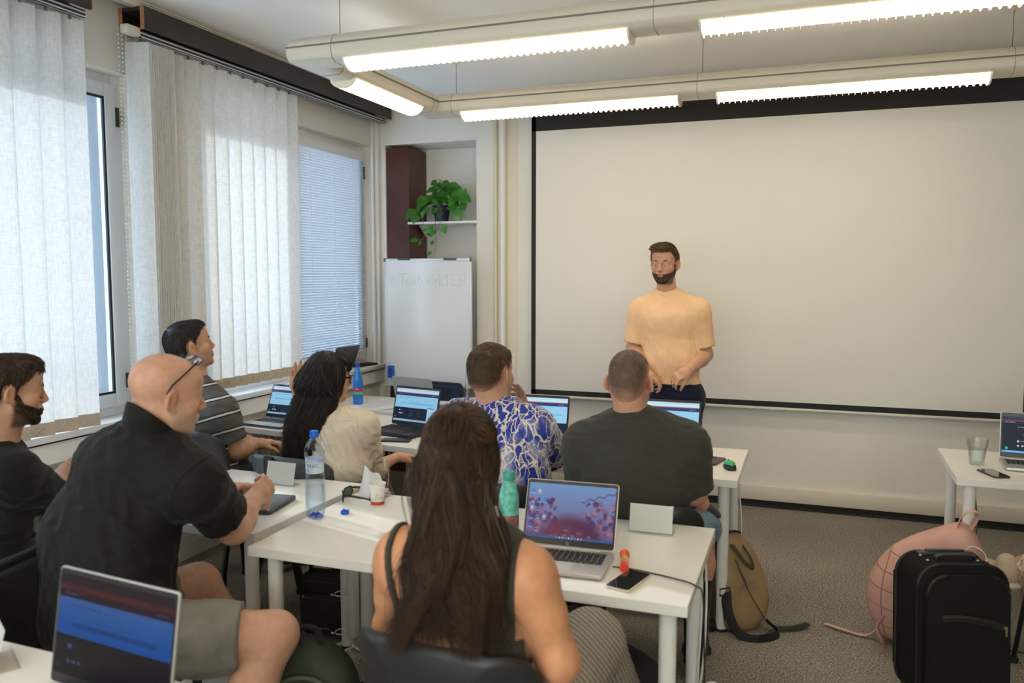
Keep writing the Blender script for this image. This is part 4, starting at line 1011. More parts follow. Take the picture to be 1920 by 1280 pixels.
# ------------------------------------------------------------------ power strips, cables, trunking on the legs
def cable(label, pts, r, m, name='cable', group=None, n=40):
    b = MB(); b.tube(bez(pts, n), r, 8); o = b.obj(name, m); tag(o, label, 'cable', group); return o
WCAB = mat('cable_white', (.78,.77,.74), .45); BCAB = mat('cable_black', (.014,.014,.015), .5)
def power_strip(label, x, y, rot_up=True, rz=0, z=.06):
    t = thing('power_strip', label, 'power strip', (x, y, z), R(rz))
    b = MB()
    if rot_up: b.box((0,0,.20), (.044,.036,.38), bev=.008)
    else: b.box((0,0,.02), (.30,.05,.042), bev=.008)
    b.obj('housing', mat('strip_white', (.80,.79,.76), .4), t)
    b = MB()
    for k in range(5):
        if rot_up: b.cyl((0,-.0185,.07+.065*k), (0,-.0175,.07+.065*k), .017, seg=18)
        else: b.cyl((-.11+.055*k,0,.0405), (-.11+.055*k,0,.0418), .019, seg=18)
    b.obj('socket', mat('socket_grey', (.42,.41,.39), .5), t, smooth=0)
    b = MB()
    if rot_up: b.tube(bez([(-.012,0,.388), (-.016,0,.41), (.016,0,.415), (.012,0,.388)], 10), .006, 8)
    else: b.cyl((.06,0,.042), (.06,0,.075), .019, .015, seg=16); b.tube(bez([(.06,0,.07), (.06,.01,.10), (.02,.03,.09), (-.02,.03,.02)], 12), .004, 8)
    b.obj('loop' if rot_up else 'plug', mat('strip_white', (.80,.79,.76), .4), t)
    return t
power_strip('white power strip strapped upright to the table leg by the black satchel', -1.812, 2.945, True, 165, .10)
power_strip('white power strip with a plug on the floor under the autumn-picture laptop', -.34, 3.06, False, 20, .0)
cable('white mains cable looping round the foot of the middle table leg', [(-1.80,2.93,.075), (-1.90,2.87,.03), (-1.97,2.92,.012), (-1.93,3.06,.012), (-1.83,3.02,.012), (-1.74,2.98,.05), (-1.735,2.955,.70)], .006, WCAB)
cable('black charger cable from the autumn-picture laptop over the table edge', [(-.562,2.46,.75), (-.50,2.475,.7445), (-.36,2.44,.7445), (-.292,2.40,.745), (-.268,2.375,.715), (-.262,2.40,.45), (-.27,2.55,.12), (-.29,2.80,.012), (-.31,3.0,.03)], .0026, BCAB)
for k, (dx, c_) in enumerate(((.0, 'thin white cable tied down the rear right leg of the autumn-picture table'), (.016, 'second white cable tied down the rear right leg of the autumn-picture table'))):
    cable(c_, [(-.345+dx,2.965-.03,.70), (-.335+dx,2.935-.0,.5), (-.34+dx,2.90,.25), (-.36,2.97+dx,.06)], .004, WCAB)
cable('white cable tied down the leg of the front table above the khaki sling bag', [(-.325,4.345,.70), (-.310,4.345,.5), (-.30,4.34,.32), (-.33,4.34,.18), (-.37,4.31,.02)], .004, WCAB)
cable('black charger cable on the floor beside the khaki sling bag', [(-.60,3.9,.006), (-.48,3.86,.05), (-.42,3.80,.05), (-.36,3.86,.006), (-.30,3.80,.006), (-.20,3.72,.006)], .003, BCAB)
cable('dark cable down the front leg of the right table', [(.748,4.205,.70), (.765,4.20,.5), (.758,4.22,.25), (.76,4.25,.01)], .0035, mat('cable_grey', (.10,.09,.08), .5))
cable('thin black cable on the carpet behind the suitcase', [(.62,4.05,.006), (.75,4.0,.006), (.95,4.02,.006), (1.3,3.95,.006)], .004, BCAB)
cable('black cable on the carpet under the middle table', [(-1.95,2.9,.006), (-1.80,2.80,.006), (-1.68,2.78,.006), (-1.5,2.95,.006), (-1.45,3.2,.006)], .004, BCAB)
# cable ties are the only other thing on the legs
TIE = mat('tie_white', (.80,.79,.76), .4)
for z, q in ((.13, 'lowest'), (.30, 'second lowest'), (.44, 'second highest'), (.56, 'highest')):
    b = MB(); b.lathe([(.0285,z-.003), (.0295,z), (.0285,z+.003)], (-1.862, 2.93, 0), 20); b.box((-1.862-.030, 2.905, z), (.012,.006,.006))
    tag(b.obj('cable_tie', TIE, smooth=60), q+' white cable tie on the leg with the upright power strip', 'cable tie', 'cable ties on the middle leg')
# adapter brick
t = thing('power_adapter', 'black power brick on the carpet beside the khaki sling bag', 'adapter', (-.375, 3.83, 0), R(60))
b = MB(); b.box((0,0,.018), (.13,.06,.034), bev=.006); b.obj('brick', BLACK, t); b = MB(); b.box((.02,0,.0356), (.05,.035,.0006)); b.obj('rating_label', mat('label_dim', (.14,.14,.14), .6), t, smooth=0)
# ------------------------------------------------------------------ bags
KH = mat('khaki_canvas', (.31,.205,.10), .75, var=.12, vscale=6, bump=.3, bscale=350)
KHD = mat('khaki_dark', (.055,.042,.026), .8, bump=.3, bscale=350)
WEB = mat('webbing_black', (.012,.012,.013), .75, bump=.3, bscale=500)
def pillow_bag(mb, pts, thick, rot, loc, rim=.35, wob=0, seed=0):
    """soft bag: outline in (x,z) swelling to half-thickness toward its middle"""
    cx = sum(p[0] for p in pts)/len(pts); cz = sum(p[1] for p in pts)/len(pts); n = len(pts); rr = random.Random(seed)
    lay = [(-1, .0), (-1, .35), (-.98, .6), (-.85, .82), (-.55, .95), (-.2, 1.0), (.2, 1.0), (.55, .95), (.85, .82), (.98, .6), (1, .35), (1, 0)]
    V = []
    for y_, s_ in lay:
        V.append([mb.bm.verts.new(rot @ Vector((cx+(px-cx)*s_, y_*thick/2*(1-rim*abs(pz-cz)/max(.01, max(abs(q[1]-cz) for q in pts))) + wob*math.sin(px*31+pz*23+y_*2), cz+(pz-cz)*s_)) + Vector(loc)) for px, pz in pts])
    for A, B in zip(V, V[1:]):
        for k in range(n):
            mb.bm.faces.new((A[k], A[(k+1) % n], B[(k+1) % n], B[k])).smooth = True
def smooth_outline(pts, n=48):
    P = [Vector((*p, 0)) for p in pts]; m = len(P); out = []
    for i in range(n):
        u = i/n*m; k = int(u); t_ = u-k; a, b_, c, d = P[k-1], P[k], P[(k+1) % m], P[(k+2) % m]
        q = .5*((2*b_)+(c-a)*t_+(2*a-5*b_+4*c-d)*t_*t_+(3*b_-a-3*c+d)*t_**3); out.append((q.x, q.y))
    return out
RX = lambda a: Matrix.Rotation(R(a),3,'X'); RZ = lambda a: Matrix.Rotation(R(a),3,'Z'); RY = lambda a: Matrix.Rotation(R(a),3,'Y')
# khaki sling bag leaning on the front table leg
t = thing('sling_bag', 'khaki sling backpack with a black strap leaning against the front table leg', 'bag', (-.235, 3.86, 0), R(38))
ol = smooth_outline([(-.10,.01), (.05,.0), (.125,.10), (.125,.22), (.07,.38), (.0,.455), (-.08,.44), (-.125,.30), (-.13,.12)])
b = MB(); pillow_bag(b, ol, .13, RX(-14), (0, 0, 0), .15, .002); b.obj('pouch', KH, t)
b = MB(); pillow_bag(b, [(x*.97-.012, z*.97) for x, z in ol], .10, RX(-14), (-.012, .055, .004), .15); b.obj('rear_panel', KHD, t)
b = MB(); q = [Vector((x*.985, -.034, z*.985+.004)) for x, z in ol[26:46]]; b.tube([RX(-14) @ p for p in q], .0055, 6); b.obj('zipper', WEB, t)
b = MB(); b.tube([RX(-14) @ Vector(p) for p in bez([(-.06,-.052,.40), (-.055,-.085,.37), (-.02,-.10,.31), (.02,-.09,.29), (.03,-.065,.33), (.0,-.055,.39)], 20)], [.011]*21, 8, flat=(1, .25, (0,1,0))); b.obj('grab_handle', KHD, t)
b = MB(); b.tube([RX(-14) @ Vector(p) for p in [(-.02,-.069,.25), (-.005,-.069,.215), (.018,-.069,.195)]], .0025, 6); b.box(RX(-14) @ Vector((.035,-.070,.205)), (.03,.003,.010), rot=RX(-14)); b.obj('maker_mark', mat('logo_grey', (.42,.43,.45), .3, metal=.5), t)
b = MB(); b.tube([RX(-14) @ Vector(p) for p in [(-.055,-.068,.33), (-.01,-.071,.19), (.075,-.066,.03)]], .0022, 6); b.obj('seam', KHD, t)
b = MB(); b.tube(bez([(-.11,.0,.20), (-.13,-.05,.12), (-.10,-.09,.03), (-.03,-.14,.012), (.06,-.14,.012), (.10,-.11,.02), (.08,-.05,.05)], 30), .022, 8, flat=(1, .13, (0,.3,1))); b.tube(bez([(.09,-.03,.05), (.12,-.06,.02), (.20,-.08,.012), (.29,-.08,.018)], 16), .022, 8, flat=(1, .16, (0,.3,1))); b.obj('shoulder_strap', WEB, t)
b = MB()
for (x, y, z) in ((.0,-.145,.02), (-.125,-.01,.20)): b.tube([(x+dx*.026, y+dy*.004, z+dz*.016) for dx, dy, dz in ((-1,0,-1), (1,0,-1), (1,0,1), (-1,0,1))], .004, 6, closed=True)
b.obj('buckle', BLACK, t)
# suitcase
SUIT = mat('suitcase_fabric', (.010,.0095,.0085), .85, spec=.15, bump=.35, bscale=420, bdist=.001)
SUITP = mat('suitcase_piping', (.018,.017,.014), .5, spec=.3)
t = thing('suitcase', 'black soft-sided suitcase standing on the carpet in front of the pink backpack', 'suitcase', (.565, 3.475, 0), R(18), rot=(R(-4), 0, R(18)))
W2, H2, D2 = .345, .545, .22
rotF = Matrix(((1,0,0),(0,0,-1),(0,1,0)))
b = MB(); b.prism(rounded(W2, H2, .085, 8), -D2/2, D2/2, rot=rotF, loc=(0, 0, H2/2+.02), bev=.022); b.obj('case_body', SUIT, t, smooth=50)
b = MB(); b.prism(rounded(W2-.035, H2-.045, .07, 8), 0, .035, rot=rotF, loc=(0, -D2/2, H2/2+.012), bev=.016); fo = b.obj('front_pocket', SUIT, t, smooth=50)
for yy, g in ((-D2/2+.012, -.006), (D2/2-.03, .004)):
    b = MB(); b.tube([(x, yy, z+H2/2+.02) for x, z in rounded(W2+g, H2+g, .085, 8)], .006, 8, closed=True); b.obj('piping', SUITP, t)
b = MB(); b.tube([(x, -D2/2-.030, z+H2/2+.012) for x, z in rounded(W2-.045, H2-.055, .068, 8)], .005, 8, closed=True); b.obj('pocket_piping', SUITP, fo)
b = MB(); b.tube(bez([(-.10,-D2/2-.036,.375), (-.04,-D2/2-.044,.38), (.05,-D2/2-.044,.368), (.135,-D2/2-.036,.345)], 20), .010, 8, flat=(.5, 1, None)); b.obj('zip_flap', SUITP, fo)
b = MB(); b.tube(bez([(-.095,-D2/2-.0385,.362), (-.04,-D2/2-.0385,.367), (.05,-D2/2-.0385,.355), (.13,-D2/2-.0385,.335)], 16), .004, 6); b.obj('zip', BLACK, fo)
b = MB(); b.box((.136,-D2/2-.041,.325), (.007,.004,.034), bev=.001); b.box((.132,-D2/2-.041,.343), (.014,.006,.008), bev=.001); b.obj('zip_pull', mat('brass_pull', (.42,.33,.18), .3, metal=.8), fo)
b = MB(); b.tube(bez([(-.075,-.035,H2+.020), (-.06,-.035,H2+.038), (.06,-.035,H2+.038), (.075,-.035,H2+.020)], 16), .014, 8, flat=(1, .4, (0,0,1))); b.obj('carry_handle', BLACK, t)
b = MB(); b.box((0,.045,H2+.024), (.22,.034,.016), bev=.005); b.box((0,.045,H2+.034), (.15,.022,.012), bev=.004); b.obj('trolley_handle', mat('trolley_grey', (.035,.035,.036), .35), t)
b = MB()
for (x, y) in ((-.105,.02), (-.095,.06), (.105,.03), (-.11,-.05), (.115,-.055), (.08,-.05)): b.ball((x, y, H2+.021), (.007,.007,.004), 10)
b.obj('rivet', mat('rivet_steel', (.55,.53,.48), .25, metal=.9), t)
for sx in (-1,1):
    b = MB(); b.box((sx*.12,-.06,.012), (.05,.05,.024), bev=.005); b.obj('foot', BLACK, t)
    b = MB(); b.cyl((sx*.13-.012,.08,.022), (sx*.13+.012,.08,.022), .022, seg=16); b.obj('wheel', BLACK, t)
# pink backpack behind it
PK = mat('pink_nylon', (.58,.335,.285), .6, var=.08, vscale=10, bump=.25, bscale=120)
t = thing('backpack', 'dusty pink quilted backpack slumped behind the black suitcase', 'backpack', (.545, 3.92, 0), R(-12))
ol = smooth_outline([(-.19,.03), (.0,.0), (.19,.03), (.225,.22), (.20,.44), (.13,.575), (.02,.55), (-.18,.42), (-.265,.22)], 56)
b = MB(); pillow_bag(b, ol, .27, RX(-10), (0,0,0), .2, .003); pkb = b.obj('bag_body', PK, t)
PKS = mat('pink_seam', (.36,.185,.155), .8)
for z in (.10, .18, .26, .34, .42): seam(pkb, [(-.25+.0*z, -.5, z+.02), (-.16, -.5, z), (-.05, -.5, z-.012)], (0,1,0), PKS, t, .003, n=20)
for x in (-.17, -.06): seam(pkb, [(x, -.5, .05), (x-.02, -.5, .25), (x+.01, -.5, .46)], (0,1,0), PKS, t, .003, n=30)
b = MB(); b.tube(bez([(.09,.05,.56), (.11,.05,.62), (.155,.05,.645), (.165,.06,.62), (.14,.06,.56)], 18), .019, 8, flat=(.2, 1, (0,1,0))); b.obj('top_loop', PK, t)
b = MB(); b.tube(bez([(-.20,-.02,.06), (-.26,-.02,.012), (-.36,-.01,.014), (-.44,.02,.010)], 18), .011, 8, flat=(1, .16, (0,0,1))); b.tube(bez([(-.17,-.12,.16), (-.19,-.16,.12), (-.17,-.15,.06), (-.16,-.12,.02)], 14), .016, 8, flat=(1, .3, (1,0,0))); b.obj('strap', PK, t)
b = MB(); b.tube(bez([(.12,-.04,.47), (.15,-.06,.52), (.20,-.06,.50), (.22,-.05,.42)], 14), .0025, 6); b.obj('earphone_cord', WCAB, t)
# black satchel hanging under the middle tables
t = thing('satchel', 'small black satchel with dark red zips under the middle tables', 'bag', (-2.06, 3.14, .0), R(8))
SB = mat('satchel_nylon', (.012,.011,.013), .7, bump=.3, bscale=300)
b = MB(); b.prism(rounded(.255, .285, .035, 6), -.04, .04, rot=rotF, loc=(0,0,.152), bev=.014); b.obj('bag_body', SB, t, smooth=50)
b = MB(); b.prism(rounded(.225, .19, .03, 6), 0, .022, rot=rotF, loc=(0,-.04,.115), bev=.008); po = b.obj('front_pocket', SB, t, smooth=50)
b = MB()
for z, y_ in ((.262,-.0415), (.19,-.0635)): b.tube([(-.105,y_,z), (.105,y_,z)], .003, 6)
b.obj('zip', mat('zip_maroon', (.09,.012,.016), .5), t)
b = MB(); b.box((-.098,-.066,.196), (.012,.006,.014), bev=.002); b.obj('zip_pull', mat('brass_pull', (.42,.33,.18), .3, metal=.8), t)
b = MB(); b.tube([(-.03+.012*k, -.063, .05+.002*math.sin(k*2.3)) for k in range(6)], .002, 5); b.obj('maker_mark', mat('logo_dim', (.22,.21,.20), .5), po)
b = MB()
for pts in ([(-.128,0,.22), (-.16,.0,.36), (-.175,.01,.52), (-.15,.03,.60)], [(.05,0,.29), (.02,.01,.40), (-.03,.02,.55)], [(.128,.0,.22), (.11,.02,.40), (.09,.03,.52), (.06,.03,.56)]): b.tube(bez(pts, 16), .011, 8, flat=(1, .2, (0,1,0)))
b.obj('shoulder_strap', WEB, t)
# dark green rucksack at the bald man's feet
GR = mat('rucksack_green', (.040,.050,.034), .7, var=.3, vscale=9, bump=.35, bscale=200)
t = thing('rucksack', 'dark green rucksack on the floor beside the knee of the bald man', 'backpack', (-1.56, 2.30, 0), R(20))
ol = smooth_outline([(-.14,.01), (.0,.0), (.15,.01), (.165,.20), (.13,.38), (.04,.47), (-.06,.46), (-.14,.36), (-.165,.18)], 48)
b = MB(); pillow_bag(b, ol, .20, RX(14), (0,0,0), .25, .005); b.obj('bag_body', GR, t)
b = MB(); pillow_bag(b, [(x*.72, z*.55+.02) for x, z in ol], .08, RX(14), (0,-.10,.0), .3, .003); b.obj('front_pocket', mat('rucksack_black', (.012,.014,.013), .75, bump=.3, bscale=300), t)
b = MB(); b.tube([RX(14) @ Vector(p) for p in bez([(-.04,.0,.45), (-.03,.0,.53), (.03,.0,.53), (.04,.0,.45)], 14)], .012, 8, flat=(1, .3, (0,1,0))); b.obj('grab_handle', WEB, t)
b = MB(); b.tube([RX(14) @ Vector(p) for p in bez([(-.12,-.085,.05), (-.13,-.095,.25), (-.07,-.085,.39), (.05,-.085,.39), (.12,-.095,.25), (.12,-.085,.05)], 30)], .008, 8); b.obj('zipper', mat('rucksack_trim', (.10,.12,.085), .6), t)
b = MB(); b.tube(bez([(.13,-.04,.30), (.19,-.06,.20), (.20,-.08,.08), (.25,-.10,.015), (.33,-.08,.012)], 22), .016, 8, flat=(1, .25, (0,.5,1))); b.tube(bez([(.15,-.02,.36), (.20,-.02,.34), (.215,-.03,.27), (.19,-.04,.24)], 14), .009, 8); b.obj('strap', WEB, t)
# black backpack on the floor beyond the laptop table
t = thing('backpack', 'black backpack lying on the carpet under the table with the autumn-picture laptop', 'backpack', (-.68, 2.98, 0), R(-10))
ol = smooth_outline([(-.2,.01), (.0,.0), (.2,.02), (.22,.12), (.15,.21), (0,.24), (-.15,.21), (-.22,.11)], 40)
b = MB(); pillow_bag(b, ol, .26, RX(0), (0,0,0), .3, .006); b.obj('bag_body', SB, t)
b = MB(); b.tube(bez([(-.16,-.11,.05), (-.05,-.14,.16), (.06,-.14,.17), (.17,-.11,.06)], 20), .014, 8, flat=(1, .3, (0,1,0))); b.obj('strap', WEB, t)
# white carrier bag under the bald man's table and box on floor
t = thing('paper_bag', 'flat white paper bag lying under the table of the bald man', 'bag', (-2.26, 2.62, 0), R(-14))
b = MB(); b.grid(lambda u, v: ((u-.5)*.48, (v-.5)*.36, .31+.02*math.sin(u*4+v*3)-.05*u), 12, 8) if False else b.box((0,0,.035), (.46,.34,.06), bev=.02, seg=3); b.obj('bag_body', mat('paperbag_white', (.70,.69,.66), .7, bump=.3, bscale=20), t)
b = MB(); b.tube(bez([(-.06,-.17,.05), (-.05,-.23,.03), (.05,-.23,.03), (.06,-.17,.05)], 12), .004, 6); b.obj('bag_handle', WCAB, t)
# ------------------------------------------------------------------ people: smooth implicit surfaces meshed into one skin each
A_ = lambda p: np.asarray(p, float)
def nrm(v): v = A_(v); return v/np.linalg.norm(v)
class Prim:
    def __init__(s, kind, a, b=None, ra=0, rb=None, u=None, sc=1., k=.03, tag='', Rm=None):
        s.kind, s.a, s.b, s.ra, s.rb, s.u, s.sc, s.k, s.tag, s.Rm = kind, A_(a), None if b is None else A_(b), ra, ra if rb is None else rb, None if u is None else nrm(u), sc, k, tag, Rm
    def bounds(s, off):
        if s.kind == 'el':
            r = max(s.ra) + off; return s.a-r, s.a+r
        r = max(s.ra, s.rb)*max(1, s.sc) + off*max(1, s.sc)
        return np.minimum(s.a, s.b)-r, np.maximum(s.a, s.b)+r
    def ev(s, X, Y, Z, off=0.):
        x, y, z = X-s.a[0], Y-s.a[1], Z-s.a[2]
        if s.kind == 'el':
            r = A_(s.ra)+off; M = s.Rm if s.Rm is not None else np.eye(3)   # columns: local axes
            q = [x*M[0,i]+y*M[1,i]+z*M[2,i] for i in range(3)]
            k0 = np.sqrt(sum((q[i]/r[i])**2 for i in range(3)))+1e-9; k1 = np.sqrt(sum((q[i]/r[i]**2)**2 for i in range(3)))+1e-9
            return k0*(k0-1)/k1
        d = s.b-s.a; L2 = max(d@d, 1e-12)
        t = np.clip((x*d[0]+y*d[1]+z*d[2])/L2, 0, 1)
        x = x-t*d[0]; y = y-t*d[1]; z = z-t*d[2]
        if s.u is not None:
            c = (x*s.u[0]+y*s.u[1]+z*s.u[2])*(1/s.sc-1); x = x+c*s.u[0]; y = y+c*s.u[1]; z = z+c*s.u[2]
        return np.sqrt(x*x+y*y+z*z)-(s.ra+t*(s.rb-s.ra))-off
def rc(a, b, ra, rb=None, k=.03, tag='', u=None, sc=1.): return Prim('rc', a, b, ra, rb, u, sc, k, tag)
def el(c, r, M=None, k=.03, tag=''): return Prim('el', c, None, tuple(r), None, None, 1., k, tag, M)
def smin(a, b, k):
    h = np.maximum(k-np.abs(a-b), 0)/k; return np.minimum(a, b)-h*h*k*.25
class Field:
    def __init__(s, lo, hi, h):
        s.lo, s.h = A_(lo), h; s.n = np.ceil((A_(hi)-s.lo)/h).astype(int)+2
        s.ax = [s.lo[i]+h*np.arange(s.n[i]) for i in range(3)]; s.d = np.full(s.n, .5, np.float32)
    def sl(s, lo, hi):
        i0 = np.maximum(np.floor((lo-s.lo)/s.h).astype(int), 0); i1 = np.minimum(np.ceil((hi-s.lo)/s.h).astype(int)+1, s.n)
        if (i1 <= i0).any(): return None, None
        S = tuple(slice(a, b) for a, b in zip(i0, i1))
        return S, (s.ax[0][S[0]][:,None,None], s.ax[1][S[1]][None,:,None], s.ax[2][S[2]][None,None,:])
    def all(s): return (s.ax[0][:,None,None], s.ax[1][None,:,None], s.ax[2][None,None,:])
    def add(s, p, off=0.):
        lo, hi = p.bounds(off+p.k+.025); S, G = s.sl(lo, hi)
        if S is None: return
        s.d[S] = smin(s.d[S], p.ev(*G, off).astype(np.float32), p.k)
    def sub(s, p, k=.006, off=0.):
        lo, hi = p.bounds(off+k+.02); S, G = s.sl(lo, hi)
        if S is None: return
        s.d[S] = -smin(-s.d[S], p.ev(*G, off).astype(np.float32), k)
    def plane(s, p, n, k=.004):     # keep the side that n points away from
        p, n = A_(p), nrm(n); G = s.all(); v = (G[0]-p[0])*n[0]+(G[1]-p[1])*n[1]+(G[2]-p[2])*n[2]
        s.d = -smin(-s.d, -v.astype(np.float32), k)
def surf(d, lo, h):
    """surface nets over a signed-distance grid"""
    s = d < 0; n = np.array(d.shape)-1
    c = np.zeros(n, np.uint8)
    for i in (0,1):
        for j in (0,1):
            for k in (0,1): c += s[i:n[0]+i, j:n[1]+j, k:n[2]+k]
    act = (c > 0) & (c < 8); idx = np.argwhere(act)
    ids = np.full(n, -1, np.int32); ids[act] = np.arange(len(idx), dtype=np.int32)
    cor = np.array([(i,j,k) for i in (0,1) for j in (0,1) for k in (0,1)])
    val = np.stack([d[idx[:,0]+a, idx[:,1]+b, idx[:,2]+e] for a,b,e in cor], 1)
    acc = np.zeros((len(idx),3)); cnt = np.zeros(len(idx))
    for p in range(8):
        for q in range(p+1, 8):
            if np.abs(cor[p]-cor[q]).sum() != 1: continue
            m = (val[:,p] < 0) != (val[:,q] < 0); t = np.where(m, val[:,p]/(val[:,p]-val[:,q]+1e-12), 0)
            acc += m[:,None]*(cor[p]+t[:,None]*(cor[q]-cor[p])); cnt += m
    V = np.asarray(lo)+h*(idx+acc/cnt[:,None])
    F = []
    for ax in range(3):
        o1, o2 = [(1,2),(2,0),(0,1)][ax]
        sl0 = [slice(0,-1) if i == ax else slice(1,-1) for i in range(3)]; sl1 = [slice(1,None) if i == ax else slice(1,-1) for i in range(3)]
        a, b = s[tuple(sl0)], s[tuple(sl1)]
        for m, flip in ((a & ~b, False), (~a & b, True)):
            e = np.argwhere(m); e[:, o1] += 1; e[:, o2] += 1
            def cell(x1, x2):
                q = e.copy(); q[:, o1] -= x1; q[:, o2] -= x2; return ids[q[:,0], q[:,1], q[:,2]]
            Q = [cell(1,1), cell(0,1), cell(0,0), cell(1,0)]
            if flip: Q = Q[::-1]
            F.append(np.stack(Q, 1))
    F = np.concatenate(F); F = F[(F >= 0).all(1)]
    return V, F
def bbox(prims, off=.03):
    B = [p.bounds(off) for p in prims]; return np.min([b[0] for b in B], 0), np.max([b[1] for b in B], 0)
def sn(P, f, seed=0):
    """cheap smooth noise in -1..1 at spatial frequency f (per metre)"""
    r = np.random.RandomState(seed); out = 0
    for k in range(5):
        d = nrm(r.normal(size=3)); d2 = nrm(r.normal(size=3)); ph = r.uniform(0, 6.28)
        w_ = P[0]*d2[0]+P[1]*d2[1]+P[2]*d2[2]
        out = out+np.sin((P[0]*d[0]+P[1]*d[1]+P[2]*d[2])*f*r.uniform(.7,1.4)+ph+1.3*np.sin(w_*f*.6+ph))
    return out/5
# ---- head in its own frame: x = the person's left, y = face forward, z = up
def head_frame(c, fwd, up=(0,0,1), s=1.):
    f = nrm(fwd); u = nrm(A_(up)-f*(A_(up)@f)); x = np.cross(f, u)*-1.0
    M = np.stack([x, f, u], 1); return A_(c), M, s
class Head:
    def __init__(s, c, fwd, up=(0,0,1), sc=1.): s.c, s.M, s.s = head_frame(c, fwd, up, sc)
    def p(s, x, y, z): return s.c + s.M @ (A_((x,y,z))*s.s)
    def loc(s, V): return ((V-s.c) @ s.M)/s.s
    def el(s, x, y, z, rx, ry, rz, k=.02, tag='head', tilt=None):
        M = s.M if tilt is None else s.M @ tilt
        return el(s.p(x,y,z), (rx*s.s, ry*s.s, rz*s.s), M, k*s.s, tag)
    def rc(s, a, b, ra, rb=None, k=.015, tag='head'): return rc(s.p(*a), s.p(*b), ra*s.s, None if rb is None else rb*s.s, k*s.s, tag)
def rotm(ax, deg):
    a = R(deg); c, s_ = math.cos(a), math.sin(a)
    return np.array({'x': [[1,0,0],[0,c,-s_],[0,s_,c]], 'y': [[c,0,s_],[0,1,0],[-s_,0,c]], 'z': [[c,-s_,0],[s_,c,0],[0,0,1]]}[ax])
def head_prims(H, jaw=1., fem=False, mouth=0., nose=1.):
    P = [H.el(0,-.018,.035,.074,.094,.083), H.el(0,.022,-.035,.059*jaw,.066,.080,.03), H.el(0,.045,.045,.060,.050,.050,.03)]
    for s in (-1,1):
        P += [H.rc((s*.048*jaw,.012,-.055), (s*.020,.070,-.098), .020, .016, .03), H.el(s*.040,.058,-.028,.026,.024,.024,.02)]
        P += [H.rc((s*.012,.089,.018), (s*.045,.066,.016), .0095, .009, .014)]
        # ear: rim, lobe and inner fold
        T = rotm('z', s*30) @ rotm('x', -12)
        P += [H.el(s*.0825,-.014,-.006,.0075,.021,.032,.008,'ear',T), H.el(s*.076,-.002,-.036,.007,.011,.011,.008,'ear')]
    P += [H.rc((0,.089,.012), (0,.108*nose,-.030), .0075, .0115, .012), H.el(0,.078,-.062,.030,.026,.020,.012)]
    for s in (-1,1): P += [H.el(s*.0115,.098,-.036,.0085,.011,.0085,.007)]
    P += [H.rc((-.017,.093,-.058), (.017,.093,-.058), .0065, .0065, .006), H.rc((-.015,.091,-.073-mouth), (.015,.091,-.073-mouth), .0075, .0075, .006), H.el(0,.078,-.101,.020,.016,.014,.02)]
    cut = []
    for s in (-1,1):
        cut += [(H.el(s*.031,.101,-.003,.0165,.0125,.0110), .014), (H.el(s*.0885,-.010,-.004,.0065,.010,.018), .006)]
    cut += [(H.rc((-.020,.101,-.0655-mouth*.5), (.020,.101,-.0655-mouth*.5), .0022+mouth*.4), .004)]
    return P, cut
# ---- hand with five fingers
def hand_prims(wr, d, n, side, curl=(25,30,35,40), spread=6, thumb=(35,25), s=1.0, tag='hand', bend=1.0):
    """d: wrist to knuckles, n: palm normal (fingers curl toward it), thumb lies on +side of lat"""
    wr, d = A_(wr), nrm(d); n = nrm(A_(n)-d*(A_(n)@d)); lat = np.cross(d, n)*side
    P = [rc(wr, wr+d*.035*s, .024*s, .028*s, .02, tag, lat, 1.15), rc(wr+d*.03*s, wr+d*.078*s, .0155*s, .0125*s, .015, tag, lat, 2.6), rc(wr+d*.02*s+lat*.016*s+n*.004, wr+d*.055*s+lat*.026*s+n*.008, .016*s, .012*s, .015, tag)]
    off = (.029, .010, -.010, -.028); ln = (.076, .084, .078, .060); base = (.084, .088, .085, .078)
    for i in range(4):
        a = R(spread*(1.5-i)); dd = d*math.cos(a)+lat*math.sin(a)
        p = wr+d*base[i]*s+lat*off[i]*s; r0 = (.0093, .0096, .0091, .0080)[i]*s; th = 0
        P.append(rc(p-dd*.02*s, p, r0*1.02, r0, .008, tag))
        for j, (fr, cu) in enumerate(((.46, .7), (.30, 1.1), (.24, .8))):
            th += R(curl[i])*cu*bend; q = p+(dd*math.cos(th)+n*math.sin(th))*ln[i]*fr*s
            P.append(rc(p, q, r0*(1-.10*j), r0*(.93-.12*j), .0045, tag)); p = q
    a, b_ = R(thumb[0]), R(thumb[1])
    p = wr+d*.022*s+lat*.022*s+n*.006*s; q = p+(d*math.cos(a)+lat*math.sin(a)*.9+n*.35)*.045*s
    P.append(rc(p, q, .0145*s, .0115*s, .012, tag)); e = nrm(d*math.cos(b_)+lat*math.sin(b_)*.6+n*.45)
    P.append(rc(q, q+e*.030*s, .0112*s, .0098*s, .005, tag)); P.append(rc(q+e*.030*s, q+nrm(e+n*.25)*.054*s, .0098*s, .0078*s, .005, tag))
    return P
